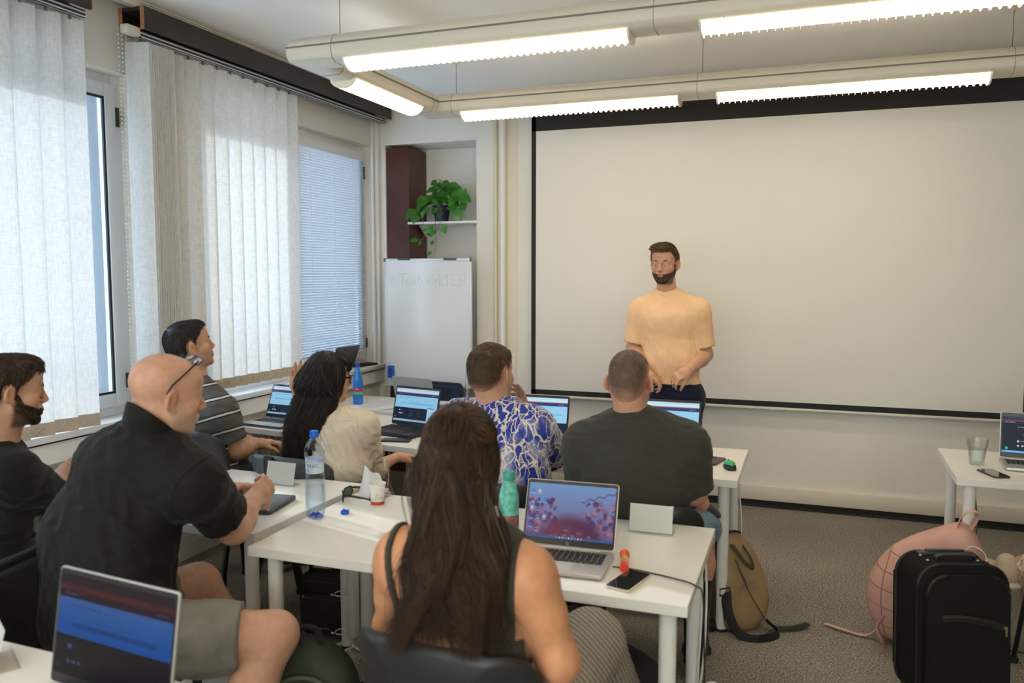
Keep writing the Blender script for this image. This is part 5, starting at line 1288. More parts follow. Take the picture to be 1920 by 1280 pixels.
# ---- body from a joint dictionary
def body_prims(J, H, g=1., belly=1., chest=1., arm=1., leg=1., neck=1., fem=False, arms='RL', feet=True):
    u = nrm(J['shL']-J['shR']); hu = nrm(J['hipL']-J['hipR']); P = []
    up = nrm(J['neck']-J['pelvis']); T = 'torso'
    P += [rc(J['hipR'], J['hipL'], .105*g, .105*g, .05, 'hip'), rc(J['pelvis'], J['waist'], .112*g*belly, .105*g*belly, .06, T, hu, 1.32), rc(J['waist'], J['chest'], .106*g*belly, .112*g*chest, .06, T, u, 1.36)]
    nb = J['neck']-up*.055
    P += [rc(J['chest'], nb, .112*g*chest, .066*g, .06, T, u, 1.42)]
    for s_, sh in (('R', J['shR']), ('L', J['shL'])):
        P += [rc(J['neck']-up*.02, sh-up*.005, .050*g, .056*g*arm, .05, T), rc(J['chest']*.6+nb*.4, sh-up*.03, .085*g*chest, .060*g*arm, .05, T)]
    hb = H.p(0,-.030,-.055)
    P += [rc(J['neck']-up*.03, hb, .060*neck*g, .056*neck, .03, 'neck'), rc(J['neck'], H.p(0,.02,-.07), .045*neck, .04, .03, 'neck')]
    for s_ in arms:
        sh, e_, w_ = J['sh'+s_], J['el'+s_], J['wr'+s_]
        P += [rc(sh, sh*.5+e_*.5, .057*arm*g, .050*arm*g, .03, 'arm'+s_), rc(sh*.5+e_*.5, e_, .049*arm*g, .041*arm*g, .03, 'arm'+s_), rc(e_, e_*.7+w_*.3, .0415*arm*g, .0435*arm*g, .03, 'fore'+s_), rc(e_*.7+w_*.3, w_, .0430*arm*g, .0285*arm*g, .03, 'fore'+s_)]
    for s_ in 'RL':
        h_, k_, a_ = J['hip'+s_], J['kn'+s_], J['an'+s_]
        P += [rc(h_, k_, .094*leg*g, .062*leg*g, .05, 'thigh'+s_), rc(k_, k_*.7+a_*.3, .060*leg*g, .060*leg*g, .03, 'shin'+s_), rc(k_*.7+a_*.3, a_, .059*leg*g, .038*leg*g, .03, 'shin'+s_)]
        if feet:
            t_ = J.get('toe'+s_); 
            if t_ is None: fd = nrm([*(k_-h_)[:2], 0]); t_ = a_+fd*.17-A_((0,0,.045))
            P += [rc(a_-A_((0,0,.035)), t_, .042, .032, .03, 'foot'+s_)]
    return P
SKIN = {}
def skin_mat(name):
    if name not in SKIN:
        SKIN[name] = mat('skin_'+name, (.5,.3,.2), .48, var=.09, vscale=38, bump=.12, bscale=260, bdist=.0008, sss=.12, attr='tint', spec=.4)
    return SKIN[name]
def mesh_prims(prims, h, off=0., cuts=(), disp=None, extra=()):
    lo, hi = bbox(prims, .035+off); F = Field(lo, hi, h)
    for p in prims: F.add(p, off(p) if callable(off) else off)
    for c in cuts:
        if c[0] == 'plane': F.plane(*c[1:])
        elif c[0] == 'sub': F.sub(*c[1:])
        elif c[0] == 'and': F.d = -smin(-F.d, -c[1](*F.all()).astype(np.float32), .004)
    if disp is not None: F.d = F.d + disp(F.all()).astype(np.float32)
    return surf(F.d, F.lo, h)
def vnormals(V, F):
    n = np.cross(V[F[:,2]]-V[F[:,0]], V[F[:,3]]-V[F[:,1]]); N = np.zeros_like(V)
    for k in range(4): np.add.at(N, F[:,k], n)
    return N/(np.linalg.norm(N, axis=1)[:,None]+1e-9)
def skin_paint(V, H, base, lips=True, stubble=0., ruddy=.5, stub_c=(.10,.075,.06)):
    L = H.loc(V); C = np.tile(A_(base), (len(V),1))
    x, y, z = L.T
    def blend(w_, c): w_ = np.clip(w_, 0, 1)[:,None]; C[:] = C*(1-w_)+A_(c)*w_
    red = A_(base)*A_((1.12,.72,.62))
    for cx, cy, cz, r in ((.045,.07,-.03,.03), (-.045,.07,-.03,.03), (0,.11,-.03,.018), (.082,0,-.01,.03), (-.082,0,-.01,.03)):
        blend(ruddy*(1-np.sqrt((x-cx)**2+(y-cy)**2+(z-cz)**2)/r)*1.4, red)
    if lips:
        e = ((x/.0215)**2+((z+.0665)/.0095)**2); blend((1-e)*3*(y > .078), A_(base)*A_((.80,.50,.46)))
    if stubble:
        top = -.030-.024*np.clip((y-.02)/.06, 0, 1)+.044*np.clip((.032-y)/.03, 0, 1); lipd = np.sqrt((x/2.1)**2+(z+.0665)**2)
        w_ = np.clip((top-z)/.012, 0, 1)*np.clip((y+.006)/.014, 0, 1)*(np.abs(x) < .092)*np.clip((z+.135)/.015, 0, 1)*np.where(y > .06, np.clip((lipd-.0075)/.003, 0, 1), 1)
        blend(w_*stubble, stub_c)
    return C
def add_eyes(H, root, iris=(.05,.09,.07), brow=(.03,.02,.013), gaze=(0,0), brows=True, lidc=None):
    V = []
    for s in (-1,1):
        b = MB(); c = H.p(s*.031,.0765,-.004); b.ball(tuple(c), .0120*H.s, 16); b.mi = 1
        g = H.p(s*.031+gaze[0]*.003,.0765+.0075,-.004+gaze[1]*.003); b.ball(tuple(g), (.0064*H.s,)*3, 12); b.obj('eye', [mat('eye_white', (.46,.42,.39), .2), mat('iris_%d' % int(iris[1]*1000), iris, .1)], root)
    if brows:
        P = []
        for s in (-1,1): P += [H.rc((s*.013,.0970,.0215), (s*.032,.0910,.0245), .0026,.0030,.004), H.rc((s*.032,.0910,.0245), (s*.050,.073,.019), .0030,.0018,.004)]
        V, F = mesh_prims(P, .0022); mesh_np('eyebrows', V, F, mat('hair_brow', (.03,.02,.013), .6, attr='tint', var=.3, vscale=300), root, np.tile(A_(brow), (len(V),1)))
HAIRM = lambda: mat('hair_strands', (.03,.02,.01), .5, attr='tint', var=.25, vscale=40, spec=.3)
def spikes(V, F, n, length, dirf, width, base, var, seed=0, lift=.3, mask=None):
    """short tapering tufts rooted over a surface"""
    r = np.random.RandomState(seed); N = vnormals(V, F); k = r.randint(0, len(V), n)
    if mask is not None: k = k[mask(V[k])]
    n = len(k); p, nn = V[k], N[k]; d = dirf(p)+r.normal(size=(n,3))*.16
    d = d-nn*(d*nn).sum(1)[:,None]; d /= np.linalg.norm(d, axis=1)[:,None]+1e-9
    ln = (length(p) if callable(length) else length)*r.uniform(.6,1.25,n)
    sd = np.cross(d, nn); pts = []
    for t, w_ in ((0,1.), (.45,.9), (.8,.55), (1.,.08)):
        c = p-nn*.001+d*(ln*t)[:,None]+nn*(lift*ln*(t-.75*t*t))[:,None]
        for a in (0, 2.1, 4.2): pts.append(c+(sd*math.cos(a)+nn*math.sin(a)*.6)*width*w_)
    P = np.stack(pts, 1).reshape(n, 12, 3)
    f = []
    for q in range(3):
        for a in range(3): f.append((q*3+a, q*3+(a+1) % 3, q*3+3+(a+1) % 3, q*3+3+a))
    Fq = (np.arange(n)[:,None,None]*12+np.array(f)[None]).reshape(-1,4)
    C = np.repeat(A_(base)[None]*np.exp(r.normal(size=(n,1))*var), 12, 0)
    return P.reshape(-1,3), Fq, C
def ribbons(paths, width, base, var, seed=0, flat=.45, wprof=None):
    """tapering flattened locks along (N,K,3) paths"""
    r = np.random.RandomState(seed); Nn, K, _ = paths.shape
    T = np.gradient(paths, axis=1); T /= np.linalg.norm(T, axis=2)[...,None]+1e-9
    up = nrm([.3,-.9,.2]); S = np.cross(T, up); S /= np.linalg.norm(S, axis=2)[...,None]+1e-9; B = np.cross(S, T)
    t = np.linspace(0,1,K); wp = (wprof(t) if wprof else np.clip(np.minimum(t*8+.5, 1)*(1-t**3)+.04, .04, 1))
    w_ = (np.asarray(width) if hasattr(width,'__len__') else np.full(Nn, width))[:,None]*wp[None]
    ring = [paths+(S*math.cos(a)+B*math.sin(a)*flat)*w_[...,None] for a in (0, PI/2, PI, 3*PI/2)]
    V = np.stack(ring, 2).reshape(-1,3)
    i, j, a = np.mgrid[0:Nn, 0:K-1, 0:4]; b = (i*K+j)*4; a2 = (a+1) % 4
    F = np.stack([b+a, b+a2, b+4+a2, b+4+a], -1).reshape(-1,4)
    c = A_(base)
    if c.ndim == 1: c = np.repeat(c[None], Nn, 0)
    c = c*np.exp(r.normal(size=(Nn,1))*var)
    return V, F, np.repeat(c, K*4, 0)
def join(*parts):
    V, F, C = [], [], []; o = 0
    for v, f, c in parts: V.append(v); F.append(f+o); C.append(c); o += len(v)
    return np.concatenate(V), np.concatenate(F), np.concatenate(C)
def hair_cap(H, thick, keep, h=.004, disp=None, extra=(), hp=None, fade=.0):
    """skull offset by thick inside the region where keep(local x,y,z) < 0; thins out within fade of its edge"""
    P = ([p for p in hp[:3]] if hp else [H.el(0,-.018,.035,.074,.094,.083)]) + [H.el(0,-.030,-.025,.064,.074,.070,.03)] + list(extra)
    lo, hi = bbox(P, .03+thick); F = Field(lo, hi, h)
    for p in P: F.add(p, thick)
    G = F.all(); q = [((G[0]-H.c[0])*H.M[0,i]+(G[1]-H.c[1])*H.M[1,i]+(G[2]-H.c[2])*H.M[2,i])/H.s for i in range(3)]
    kp = keep(*q)*H.s
    if disp is not None: F.d = F.d+disp(*q).astype(np.float32)
    if fade: F.d = F.d+((thick-.0008)*np.clip(1+kp/fade, 0, 1)).astype(np.float32)
    F.d = -smin(-F.d, -kp.astype(np.float32), .006)
    return surf(F.d, F.lo, h)
def hairline(front=.055, temple=.045, ear=.005, nape=-.075, side=.0):
    """region of the head covered by short hair, in head space (negative inside)"""
    def keep(x, y, z):
        # boundary height rises from the nape over the ear to the forehead
        zb = np.where(y < -.02, nape+(ear-nape)*np.clip((y+.09)/.07, 0, 1), ear+(front-ear)*np.clip((y+.02)/.085, 0, 1)**1.2)
        zb = zb+np.where((y > -.02) & (y < .018), -.035*np.clip(1-np.abs(y-.0)/.02, 0, 1), 0)
        e = np.sqrt(((y+.015)/.022)**2+((z+.008)/.038)**2)
        return np.maximum(zb-z, np.where(np.abs(x) > .045, (1-e)*.03, -1))
    return keep
def garment(name, prims, tags, ease, h, m, root, cuts=(), disp=None, color=None):
    sel = [p for p in prims if any(p.tag.startswith(t) for t in tags)]
    off = (lambda p: ease.get(p.tag, ease.get(p.tag[:-1], ease[''])) if isinstance(ease, dict) else ease)
    lo, hi = bbox(sel, .06); F = Field(lo, hi, h)
    for p in sel: F.add(p, off(p))
    if disp is not None: F.d = F.d+disp(F.all()).astype(np.float32)
    for c in cuts:
        if c[0] == 'plane': F.plane(*c[1:])
        elif c[0] == 'sub': F.sub(*c[1:])
    V, Q = surf(F.d, F.lo, h)
    # origin of the part at the pelvis so object-space patterns stay put
    return mesh_np(name, V, Q, m, root, color(V) if callable(color) else None)
def folds(f, amp, seed, axis=(0,0,1), squeeze=3.):
    """soft creases running across axis"""
    a = nrm(axis)
    def fn(G):
        t = G[0]*a[0]+G[1]*a[1]+G[2]*a[2]
        P = [g+a[i]*t*(squeeze-1) for i, g in enumerate(G)]
        n = sn(P, f*4.2, seed); return amp*(np.abs(n)*2.2-.6) + amp*.45*sn(P, f*10, seed+5) + amp*.6*sn(G, f*1.6, seed+9)
    return fn
def rig(name, label, J, base):
    root = thing(name, label, 'person', tuple(base)); root['_b'] = 1; del root['_b']
    return root
def settle(root):
    """meshes were made in room coordinates; hang them under the person's base point"""
    bpy.context.view_layer.update()
    for ch in [o for o in bpy.data.objects if o.parent == root]:
        if ch.get('_done'): continue
        ch.matrix_parent_inverse = Matrix.Translation(-Vector(root.location))
HB = .0045
# joints of every person, metres in room coordinates
J = {
'presenter': {'head': (-0.856,5.111,1.740), 'neck': (-0.846,5.172,1.548), 'chest': (-0.828,5.142,1.384), 'waist': (-0.809,5.128,1.141), 'pelvis': (-0.793,5.136,0.926), 'shR': (-1.001,5.130,1.448), 'shL': (-0.655,5.150,1.452), 'elR': (-1.044,5.110,1.193), 'wrR': (-0.937,4.968,1.069), 'elL': (-0.603,5.174,1.171), 'wrL': (-0.671,4.960,1.091), 'hipR': (-0.859,5.129,0.879), 'hipL': (-0.710,5.120,0.889), 'knR': (-0.885,5.120,0.500), 'knL': (-0.700,5.070,0.500), 'anR': (-0.900,5.160,0.090), 'anL': (-0.690,5.100,0.090)},
'bald': {'head': (-1.914,2.021,1.297), 'neck': (-1.973,2.009,1.162), 'chest': (-2.030,1.997,1.029), 'waist': (-2.073,1.921,0.835), 'pelvis': (-2.011,1.843,0.620), 'shR': (-1.783,1.984,1.037), 'shL': (-2.207,2.065,1.060), 'elR': (-1.822,2.204,0.813), 'wrR': (-1.905,2.423,0.850), 'elL': (-2.053,2.337,0.857), 'wrL': (-2.040,2.501,0.844), 'hipR': (-1.868,1.830,0.570), 'hipL': (-2.148,1.918,0.570), 'knR': (-1.533,2.031,0.557), 'knL': (-1.991,2.218,0.588), 'anR': (-1.620,1.780,0.120), 'anL': (-1.750,2.350,0.100)},
'leftman': {'head': (-2.613,2.030,1.271), 'neck': (-2.665,2.014,1.069), 'chest': (-2.731,2.031,0.931), 'waist': (-2.734,1.993,0.756), 'pelvis': (-2.728,1.951,0.600), 'shR': (-2.569,1.989,0.993), 'shL': (-2.940,2.067,0.994), 'elR': (-2.625,2.170,0.856), 'wrR': (-2.761,2.359,0.897), 'elL': (-2.989,2.297,0.787), 'wrL': (-2.938,2.428,0.847), 'hipR': (-2.589,1.897,0.570), 'hipL': (-2.897,1.994,0.570), 'knR': (-2.748,2.207,0.579), 'knL': (-2.937,2.247,0.611), 'anR': (-2.600,2.550,0.100), 'anL': (-2.800,2.600,0.100)},
'striped': {'head': (-2.976,3.312,1.311), 'neck': (-2.953,3.323,1.104), 'chest': (-2.918,3.324,0.973), 'waist': (-2.885,3.296,0.771), 'pelvis': (-2.870,3.280,0.600), 'shR': (-2.774,3.282,0.993), 'shL': (-3.108,3.374,1.005), 'elR': (-2.701,3.311,0.780), 'wrR': (-2.730,3.493,0.779), 'elL': (-2.944,3.593,0.750), 'wrL': (-2.800,3.646,0.744), 'hipR': (-2.780,3.272,0.570), 'hipL': (-2.960,3.288,0.570), 'knR': (-2.782,3.583,0.572), 'knL': (-2.972,3.622,0.591), 'anR': (-2.750,3.750,0.100), 'anL': (-2.950,3.800,0.100)},
'cream': {'head': (-2.189,3.374,1.176), 'neck': (-2.155,3.339,1.002), 'chest': (-2.138,3.336,0.899), 'waist': (-2.102,3.293,0.754), 'pelvis': (-2.160,3.350,0.580), 'shR': (-1.982,3.334,0.957), 'shL': (-2.327,3.356,0.944), 'elR': (-1.993,3.437,0.717), 'wrR': (-1.972,3.639,0.734), 'elL': (-2.451,3.463,0.734), 'wrL': (-2.444,3.475,1.073), 'hipR': (-2.071,3.334,0.550), 'hipL': (-2.249,3.366,0.550), 'knR': (-2.096,3.623,0.595), 'knL': (-2.279,3.609,0.596), 'anR': (-1.950,3.750,0.100), 'anL': (-2.200,3.800,0.100)},
'lightning': {'head': (-1.306,3.301,1.238), 'neck': (-1.282,3.297,1.085), 'chest': (-1.273,3.312,0.971), 'waist': (-1.239,3.244,0.825), 'pelvis': (-1.225,3.215,0.600), 'shR': (-1.110,3.297,1.013), 'shL': (-1.458,3.294,1.027), 'elR': (-1.088,3.501,0.834), 'wrR': (-1.222,3.535,1.008), 'elL': (-1.544,3.399,0.809), 'wrL': (-1.539,3.656,0.786), 'hipR': (-1.135,3.215,0.570), 'hipL': (-1.315,3.215,0.570), 'knR': (-1.186,3.604,0.630), 'knL': (-1.397,3.583,0.642), 'anR': (-1.000,3.600,0.100), 'anL': (-1.250,3.650,0.100)},
'dark': {'head': (-0.662,3.165,1.252), 'neck': (-0.644,3.157,1.086), 'chest': (-0.639,3.172,0.991), 'waist': (-0.627,3.121,0.863), 'pelvis': (-0.615,3.200,0.600), 'shR': (-0.444,3.179,1.010), 'shL': (-0.828,3.136,0.991), 'elR': (-0.410,3.218,0.811), 'wrR': (-0.514,3.457,0.810), 'elL': (-0.846,3.168,0.798), 'wrL': (-0.830,3.420,0.819), 'hipR': (-0.515,3.200,0.570), 'hipL': (-0.715,3.200,0.570), 'knR': (-0.416,3.505,0.575), 'knL': (-0.718,3.585,0.593), 'anR': (-0.410,3.380,0.100), 'anL': (-0.418,3.499,0.686)},
'fg': {'head': (-0.756,1.719,1.247), 'neck': (-0.741,1.700,1.091), 'chest': (-0.742,1.701,0.981), 'waist': (-0.726,1.651,0.862), 'pelvis': (-0.715,1.710,0.590), 'shR': (-0.581,1.674,1.009), 'shL': (-0.877,1.654,1.018), 'elR': (-0.499,1.664,0.818), 'wrR': (-0.627,1.907,0.839), 'elL': (-0.938,1.702,0.814), 'wrL': (-0.952,1.923,0.861), 'hipR': (-0.620,1.710,0.560), 'hipL': (-0.810,1.710,0.560), 'knR': (-0.553,2.159,0.633), 'knL': (-0.752,2.117,0.604), 'anR': (-0.550,2.550,0.100), 'anL': (-0.750,2.550,0.100)},
'right': {'head': (1.550,3.620,1.260), 'neck': (1.550,3.580,1.090), 'chest': (1.550,3.570,0.960), 'waist': (1.540,3.570,0.780), 'pelvis': (1.530,3.580,0.580), 'shR': (1.740,3.570,1.030), 'shL': (1.360,3.620,1.030), 'elR': (1.800,3.730,0.800), 'wrR': (1.680,3.980,0.790), 'elL': (1.300,3.800,0.800), 'wrL': (1.420,4.020,0.790), 'hipR': (1.620,3.580,0.550), 'hipL': (1.440,3.620,0.550), 'knR': (1.000,3.991,0.378), 'knL': (1.330,3.980,0.600), 'anR': (1.030,4.051,0.078), 'anL': (0.855,4.064,0.357)},
}
J = {n: {k: A_(v) for k, v in d.items()} for n, d in J.items()}
# ------------------------------------------------------------------ dressing and hair helpers
def catmull(ctrl, K):
    """(N,M,3) control points -> (N,K,3) smooth paths"""
    c = np.concatenate([2*ctrl[:, :1]-ctrl[:, 1:2], ctrl, 2*ctrl[:, -1:]-ctrl[:, -2:-1]], 1); m = ctrl.shape[1]-1; out = []
    for q in range(K):
        u = q/(K-1)*m; k = min(int(u), m-1); t = u-k; a, b_, d, e = c[:, k], c[:, k+1], c[:, k+2], c[:, k+3]
        out.append(.5*((2*b_)+(d-a)*t+(2*a-5*b_+4*d-e)*t*t+(3*b_-a-3*d+e)*t**3))
    return np.stack(out, 1)
def dress(name, base, m, root, ease, h=.005, tubes=(), cuts=(), disp=None, color=None, k=.03):
    """base: prims swollen by ease; tubes: (path points, radii, flat-cut end?) sleeves or trouser legs opened at their last point"""
    tp = []
    for pts, rad, _ in tubes: tp.append([rc(a, b_, r0, r1, .02) for (a, b_), (r0, r1) in zip(zip(pts, pts[1:]), zip(rad, rad[1:]))])
    lo, hi = bbox(list(base)+[q for t_ in tp for q in t_], .045); F = Field(lo, hi, h)
    for p in base: F.add(p, ease(p) if callable(ease) else ease)
    for c in cuts:
        if c[0] == 'plane': F.plane(*c[1:])
        elif c[0] == 'sub': F.sub(*c[1:])
        elif c[0] == 'keep': F.d = -smin(-F.d, -c[1](F.all()).astype(np.float32), .004)
    for (pts, rad, opened), pr in zip(tubes, tp):
        G = Field(lo, hi, h)
        for p in pr: G.add(p)
        if opened:
            d = nrm(A_(pts[-1])-A_(pts[-2])); r_ = rad[-1]*1.5
            G.sub(rc(A_(pts[-1])+d*(r_-.012), A_(pts[-1])+d*(r_+.10), r_, r_), .004)
            # thin rim only: keep the ring, drop what lies past it
            G.plane(A_(pts[-1])+d*.010, d, .003)
        F.d = smin(F.d, G.d, k)
    if disp is not None: F.d = F.d+disp(F.all()).astype(np.float32)
    V, Q = surf(F.d, F.lo, h)
    return mesh_np(name, V, Q, m, root, color(V) if color else None)
def sleeve(J, s, f, r0, r1):
    sh, e_ = J['sh'+s], J['el'+s]; return ([sh, sh+(e_-sh)*f*.5, sh+(e_-sh)*f], [r0, (r0+r1)/2, r1], True)
def stand_collar(BP, J_, fwd_, up_, m, root, lo=-.03, hi=.045, ease=.016, slope=.55, name='collar'):
    sel = T_(BP, 'neck')+[rc(J_['neck']-up_*.06, J_['neck']+up_*.08, .062, .058, .02, 'neck')]
    q = J_['neck']
    return dress(name, sel, m, root, ease, .0045, cuts=[('plane', q+up_*hi, nrm(up_+nrm(fwd_)*slope)), ('plane', q+up_*lo, -nrm(up_+nrm(fwd_)*slope*.6))])
def T_(P, *tags): return [p for p in P if any(p.tag.startswith(t) for t in tags)]
def short_hair(H, root, keepf, thick, n, ln, base, dirl, var=.25, seed=0, lift=.3, width=.0022, extra=(), disp=None, ln_fn=None, name='hair', capcol=.7, hp=None, fade=.012, skin=None, fmix=.8):
    V, F = hair_cap(H, thick, keepf, .004, disp, extra, hp, fade)
    C = np.tile(A_(base)*capcol, (len(V),1)); L_ = H.loc(V); ed = keepf(L_[:,0], L_[:,1], L_[:,2])
    if skin is not None: t_ = np.clip(1+ed/max(fade, .01)*.8, 0, 1)[:,None]*fmix; C = C*(1-t_)+A_(skin)*t_
    def dirf(p): return (dirl(H.loc(p))) @ H.M.T
    S = spikes(V, F, n, ln_fn if ln_fn else ln, dirf, width, base, var, seed, lift, mask=lambda p: keepf(*H.loc(p).T) < -fade*.55)
    V2, F2, C2 = join((V, F, C), S); return mesh_np(name, V2, F2, HAIRM(), root, C2)
def beard(H, hp, root, n, ln, base, seed=1, width=.0011):
    P = [p for p in hp if p.tag == 'head']; V, Q = mesh_prims(P, .004, .0016)
    def msk(p):
        x, y, z = H.loc(p).T
        top = -.034-.024*np.clip((y-.02)/.06, 0, 1)+.044*np.clip((.032-y)/.03, 0, 1); lipd = np.sqrt((x/2.1)**2+(z+.0665)**2)
        return (z < top) & (y > .0) & (z > -.125) & ((lipd > .0095) | (y < .06))
    V, Q, C = spikes(V, Q, n, ln, lambda p: (np.tile(A_((0,.35,-1.)), (len(p),1))) @ H.M.T, width, base, .3, seed, .3, msk)
    return mesh_np('beard', V, Q, HAIRM(), root, C)
def person(name_label, key, fwd, skin, hp_kw={}, body_kw={}, sc=1., up=(0,0,1), hands=(), h=.005, stub=0., lips=True, stub_c=(.10,.075,.06), extra=()):
    J_ = J[key]; H = Head(J_['head'], fwd, up, sc); HP, HC = head_prims(H, **hp_kw)
    BP = body_prims(J_, H, feet=False, **body_kw); HD = []
    for q in hands: HD += hand_prims(*q)
    base = (float((J_['anR'][0]+J_['anL'][0])/2), float((J_['anR'][1]+J_['anL'][1])/2), 0)
    root = thing('person', name_label, 'person', base)
    allp = BP+HP+HD+list(extra)
    lo, hi = bbox(allp, .03); F = Field(lo, hi, h)
    for p in BP+HP: F.add(p)
    for c, k in HC: F.sub(c, k*H.s)
    for s_ in (-1,1):     # eyelids parted by a narrow slit
        lid = H.el(s_*.031,.0765,-.004,.0134,.0134,.0134,.012); F.add(lid)
        F.sub(H.rc((s_*.031-.0085,.0915,-.0045), (s_*.031+.0085,.0915,-.0035), .0035), .002)
    for q in hands:       # fingers meshed apart from the rest of the arm, joined at the wrist
        G = Field(lo, hi, h)
        for p in hand_prims(*q): G.add(p)
        F.d = smin(F.d, G.d, .012)
    V, Q = surf(F.d, F.lo, h)
    mesh_np('body', V, Q, skin_mat(key), root, skin_paint(V, H, skin, lips, stub, stub_c=stub_c))
    return root, H, J_, BP, HP
def shoe(root, a, toe, m, sole, r=.047):
    a, toe = A_(a), A_(toe); d = nrm(toe-a)
    P = [rc(a+(0,0,-.02)-d*.03, toe, r, r*.82, .03), rc(a+(0,0,.0)-d*.025, a+(0,0,.035)-d*.015, r*.95, r*.9, .03)]
    V, F = mesh_prims(P, .005); o = mesh_np('shoe', V, F, m, root)
    P = [rc(a+(0,0,-.055)-d*.05, toe+(0,0,-.022)+d*.012, r*.95, r*.88, .02, u=(0,0,1), sc=.42)]
    V, F = mesh_prims(P, .005); mesh_np('sole', V, F, sole, root); return o
def cloth(name, c, rough=.85, var=.05, sheen=.10, bump=.35, bs=300, wr=.42, **k): return mat(name, c, rough, var=var, vscale=12, bump=bump, bscale=bs, bdist=.0007, sheen=sheen, spec=.2, wrinkle=wr, **k)
fw2, rt2 = nrm([FW[0], FW[1], 0]), RT
# ================================================================== presenter
SK1 = (.60,.335,.225)
j = J['presenter']
root, H, j, BP, HP = person('man in a peach T-shirt standing before the projection screen', 'presenter', -fw2*.88-rt2*.42-A_((0,0,.08)), SK1, {'jaw':1.04,'mouth':.002}, {'g':1.02,'belly':1.02,'arm':1.05,'leg':1.05},
    hands=[(j['wrR'], nrm(rt2*.8-A_((0,0,.55))-fw2*.25), nrm(fw2*.3-A_((0,0,.9))-rt2*.5), -1, (35,42,48,52), 5, (40,25), 1.04), (j['wrL'], nrm(-rt2*.85-A_((0,0,.42))-fw2*.2), nrm(fw2*.5-A_((0,0,.8))), 1, (40,48,52,58), 5, (35,20), 1.04)], h=.0042, stub=.82, stub_c=(.055,.031,.019))
TEE = cloth('peach_cotton', (.88,.57,.335), .9, wr=.34)
sho = dress('tshirt', T_(BP,'torso','hip'), TEE, root, lambda p: .016 if p.tag == 'hip' else .013, .005, [sleeve(j,'R',.80,.073,.073), sleeve(j,'L',.80,.073,.073)], cuts=[('plane', (0,0,.990), (0,0,-1))], disp=folds(8,.0022,3,(.9,.3,.25),2.6))
upp = nrm(j['neck']-j['pelvis']); fdp = nrm(-fw2); sdv = np.cross(upp, fdp); b = MB(); b.tube([tuple(j['neck']+upp*.012+fdp*(math.cos(a)*.082+.006)+sdv*math.sin(a)*.084-upp*.026*math.cos(a)) for a in [2*PI*k/32 for k in range(32)]], .011, 8, closed=True, flat=(.7,1.2,tuple(upp))); b.obj('collar', TEE, root)
dress('trousers', T_(BP,'hip')+T_(BP,'torso')[:1], cloth('navy_trousers', (.012,.017,.04), .8), root, .008, .005, [([j['hip'+s], j['kn'+s], j['an'+s]+A_((0,0,.03))], [.112,.082,.066], True) for s in 'RL'], cuts=[('plane', (0,0,1.04), (0,0,1))], disp=folds(12,.002,6))
for s in 'RL': shoe(root, j['an'+s], j['an'+s]+A_((.05,-.18,-.045)), mat('shoe_black', (.02,.02,.022), .5), mat('sole_white', (.6,.6,.58), .6))
HC1 = (.080,.048,.027)
short_hair(H, root, hairline(.078,.05,.0,-.07), .011, 2600, .022, HC1, lambda L: np.stack([L[:,0]*4-.35, .5-L[:,1]*8-1.2*(L[:,2] < .08), .5*(L[:,2] > .09)-1.0*(L[:,2] < .075)], 1), .3, 2, .35, .0021, extra=[H.el(.0,.035,.098,.058,.062,.024), H.el(-.015,.065,.090,.045,.032,.020)], hp=HP, skin=SK1, fmix=.3)
beard(H, HP, root, 16000, .0065, (.060,.034,.020))
add_eyes(H, root, gaze=(-.5,-.1), brow=(.035,.02,.012))
settle(root)
# ================================================================== bald man in the black shirt
SKB = (.56,.315,.215)
j = J['bald']
root, H, j, BP, HP = person('bald man in a black short-sleeved shirt and grey shorts, glasses pushed up on his head', 'bald', rt2*.75+fw2*.66-A_((0,0,.17)), SKB, {'jaw':1.14,'nose':1.03}, {'g':1.12,'belly':1.26,'arm':1.10,'leg':1.02,'neck':1.16}, 1.08, up=A_((0,0,1))+rt2*.12,
    hands=[(j['wrR'], nrm(fw2*.75+rt2*.30+A_((0,0,.32))), nrm(-rt2*.8+A_((0,0,-.3))), -1, (58,62,64,66), 2, (30,8), 1.08), (j['wrL'], nrm(rt2*.92-fw2*.12+A_((0,0,.10))), nrm(-fw2*.5+A_((0,0,-.6))), 1, (55,60,62,64), 3, (30,12), 1.08)], h=.0042, stub=.30, stub_c=(.45,.36,.31))
SHB = cloth('black_shirt', (.0085,.0080,.0076), .75, sheen=.05, wr=.5)
bl = T_(BP,'torso','hip')
upb = nrm(j['neck']-j['pelvis'])
sho = sho = dress('shirt', bl, SHB, root, lambda p: .034 if p.tag == 'hip' else .022, .005, [sleeve(j,'R',.66,.080,.088), sleeve(j,'L',.66,.082,.088)], cuts=[('plane', j['pelvis']-upb*.10, -upb)], disp=lambda G: folds(11,.0042,14,(.5,.3,.8),2.4)(G))
# collar, yoke seam and shoulder straps
fd = nrm(rt2*.8+fw2*.6); sdv = np.cross(upb, fd)
for q_ in ([(-1.928,1.868,1.187),(-1.833,1.901,1.171),(-1.741,1.932,1.148),(-1.682,1.95,1.10)], [(-1.687,1.897,1.131),(-1.733,1.876,1.084),(-1.764,1.859,1.02),(-1.771,1.85,.949)]): seam(sho, q_, FW, SHB, root, .0028)
stand_collar(BP, j, fd, upb, SHB, root, -.02, .046, .018)
for s, sg in (('R',-1), ('L',1)):
    b = MB(); a0 = j['sh'+s]+upb*.078; a1 = j['neck']*.62+j['sh'+s]*.38+upb*.062; b.tube([tuple(a0), tuple((a0+a1)/2+upb*.006), tuple(a1)], .024, 8, flat=(1,.22,tuple(upb))); b.obj('shoulder_strap', SHB, root)
SHT = cloth('grey_marl_shorts', (.20,.19,.165), .9, var=.12)
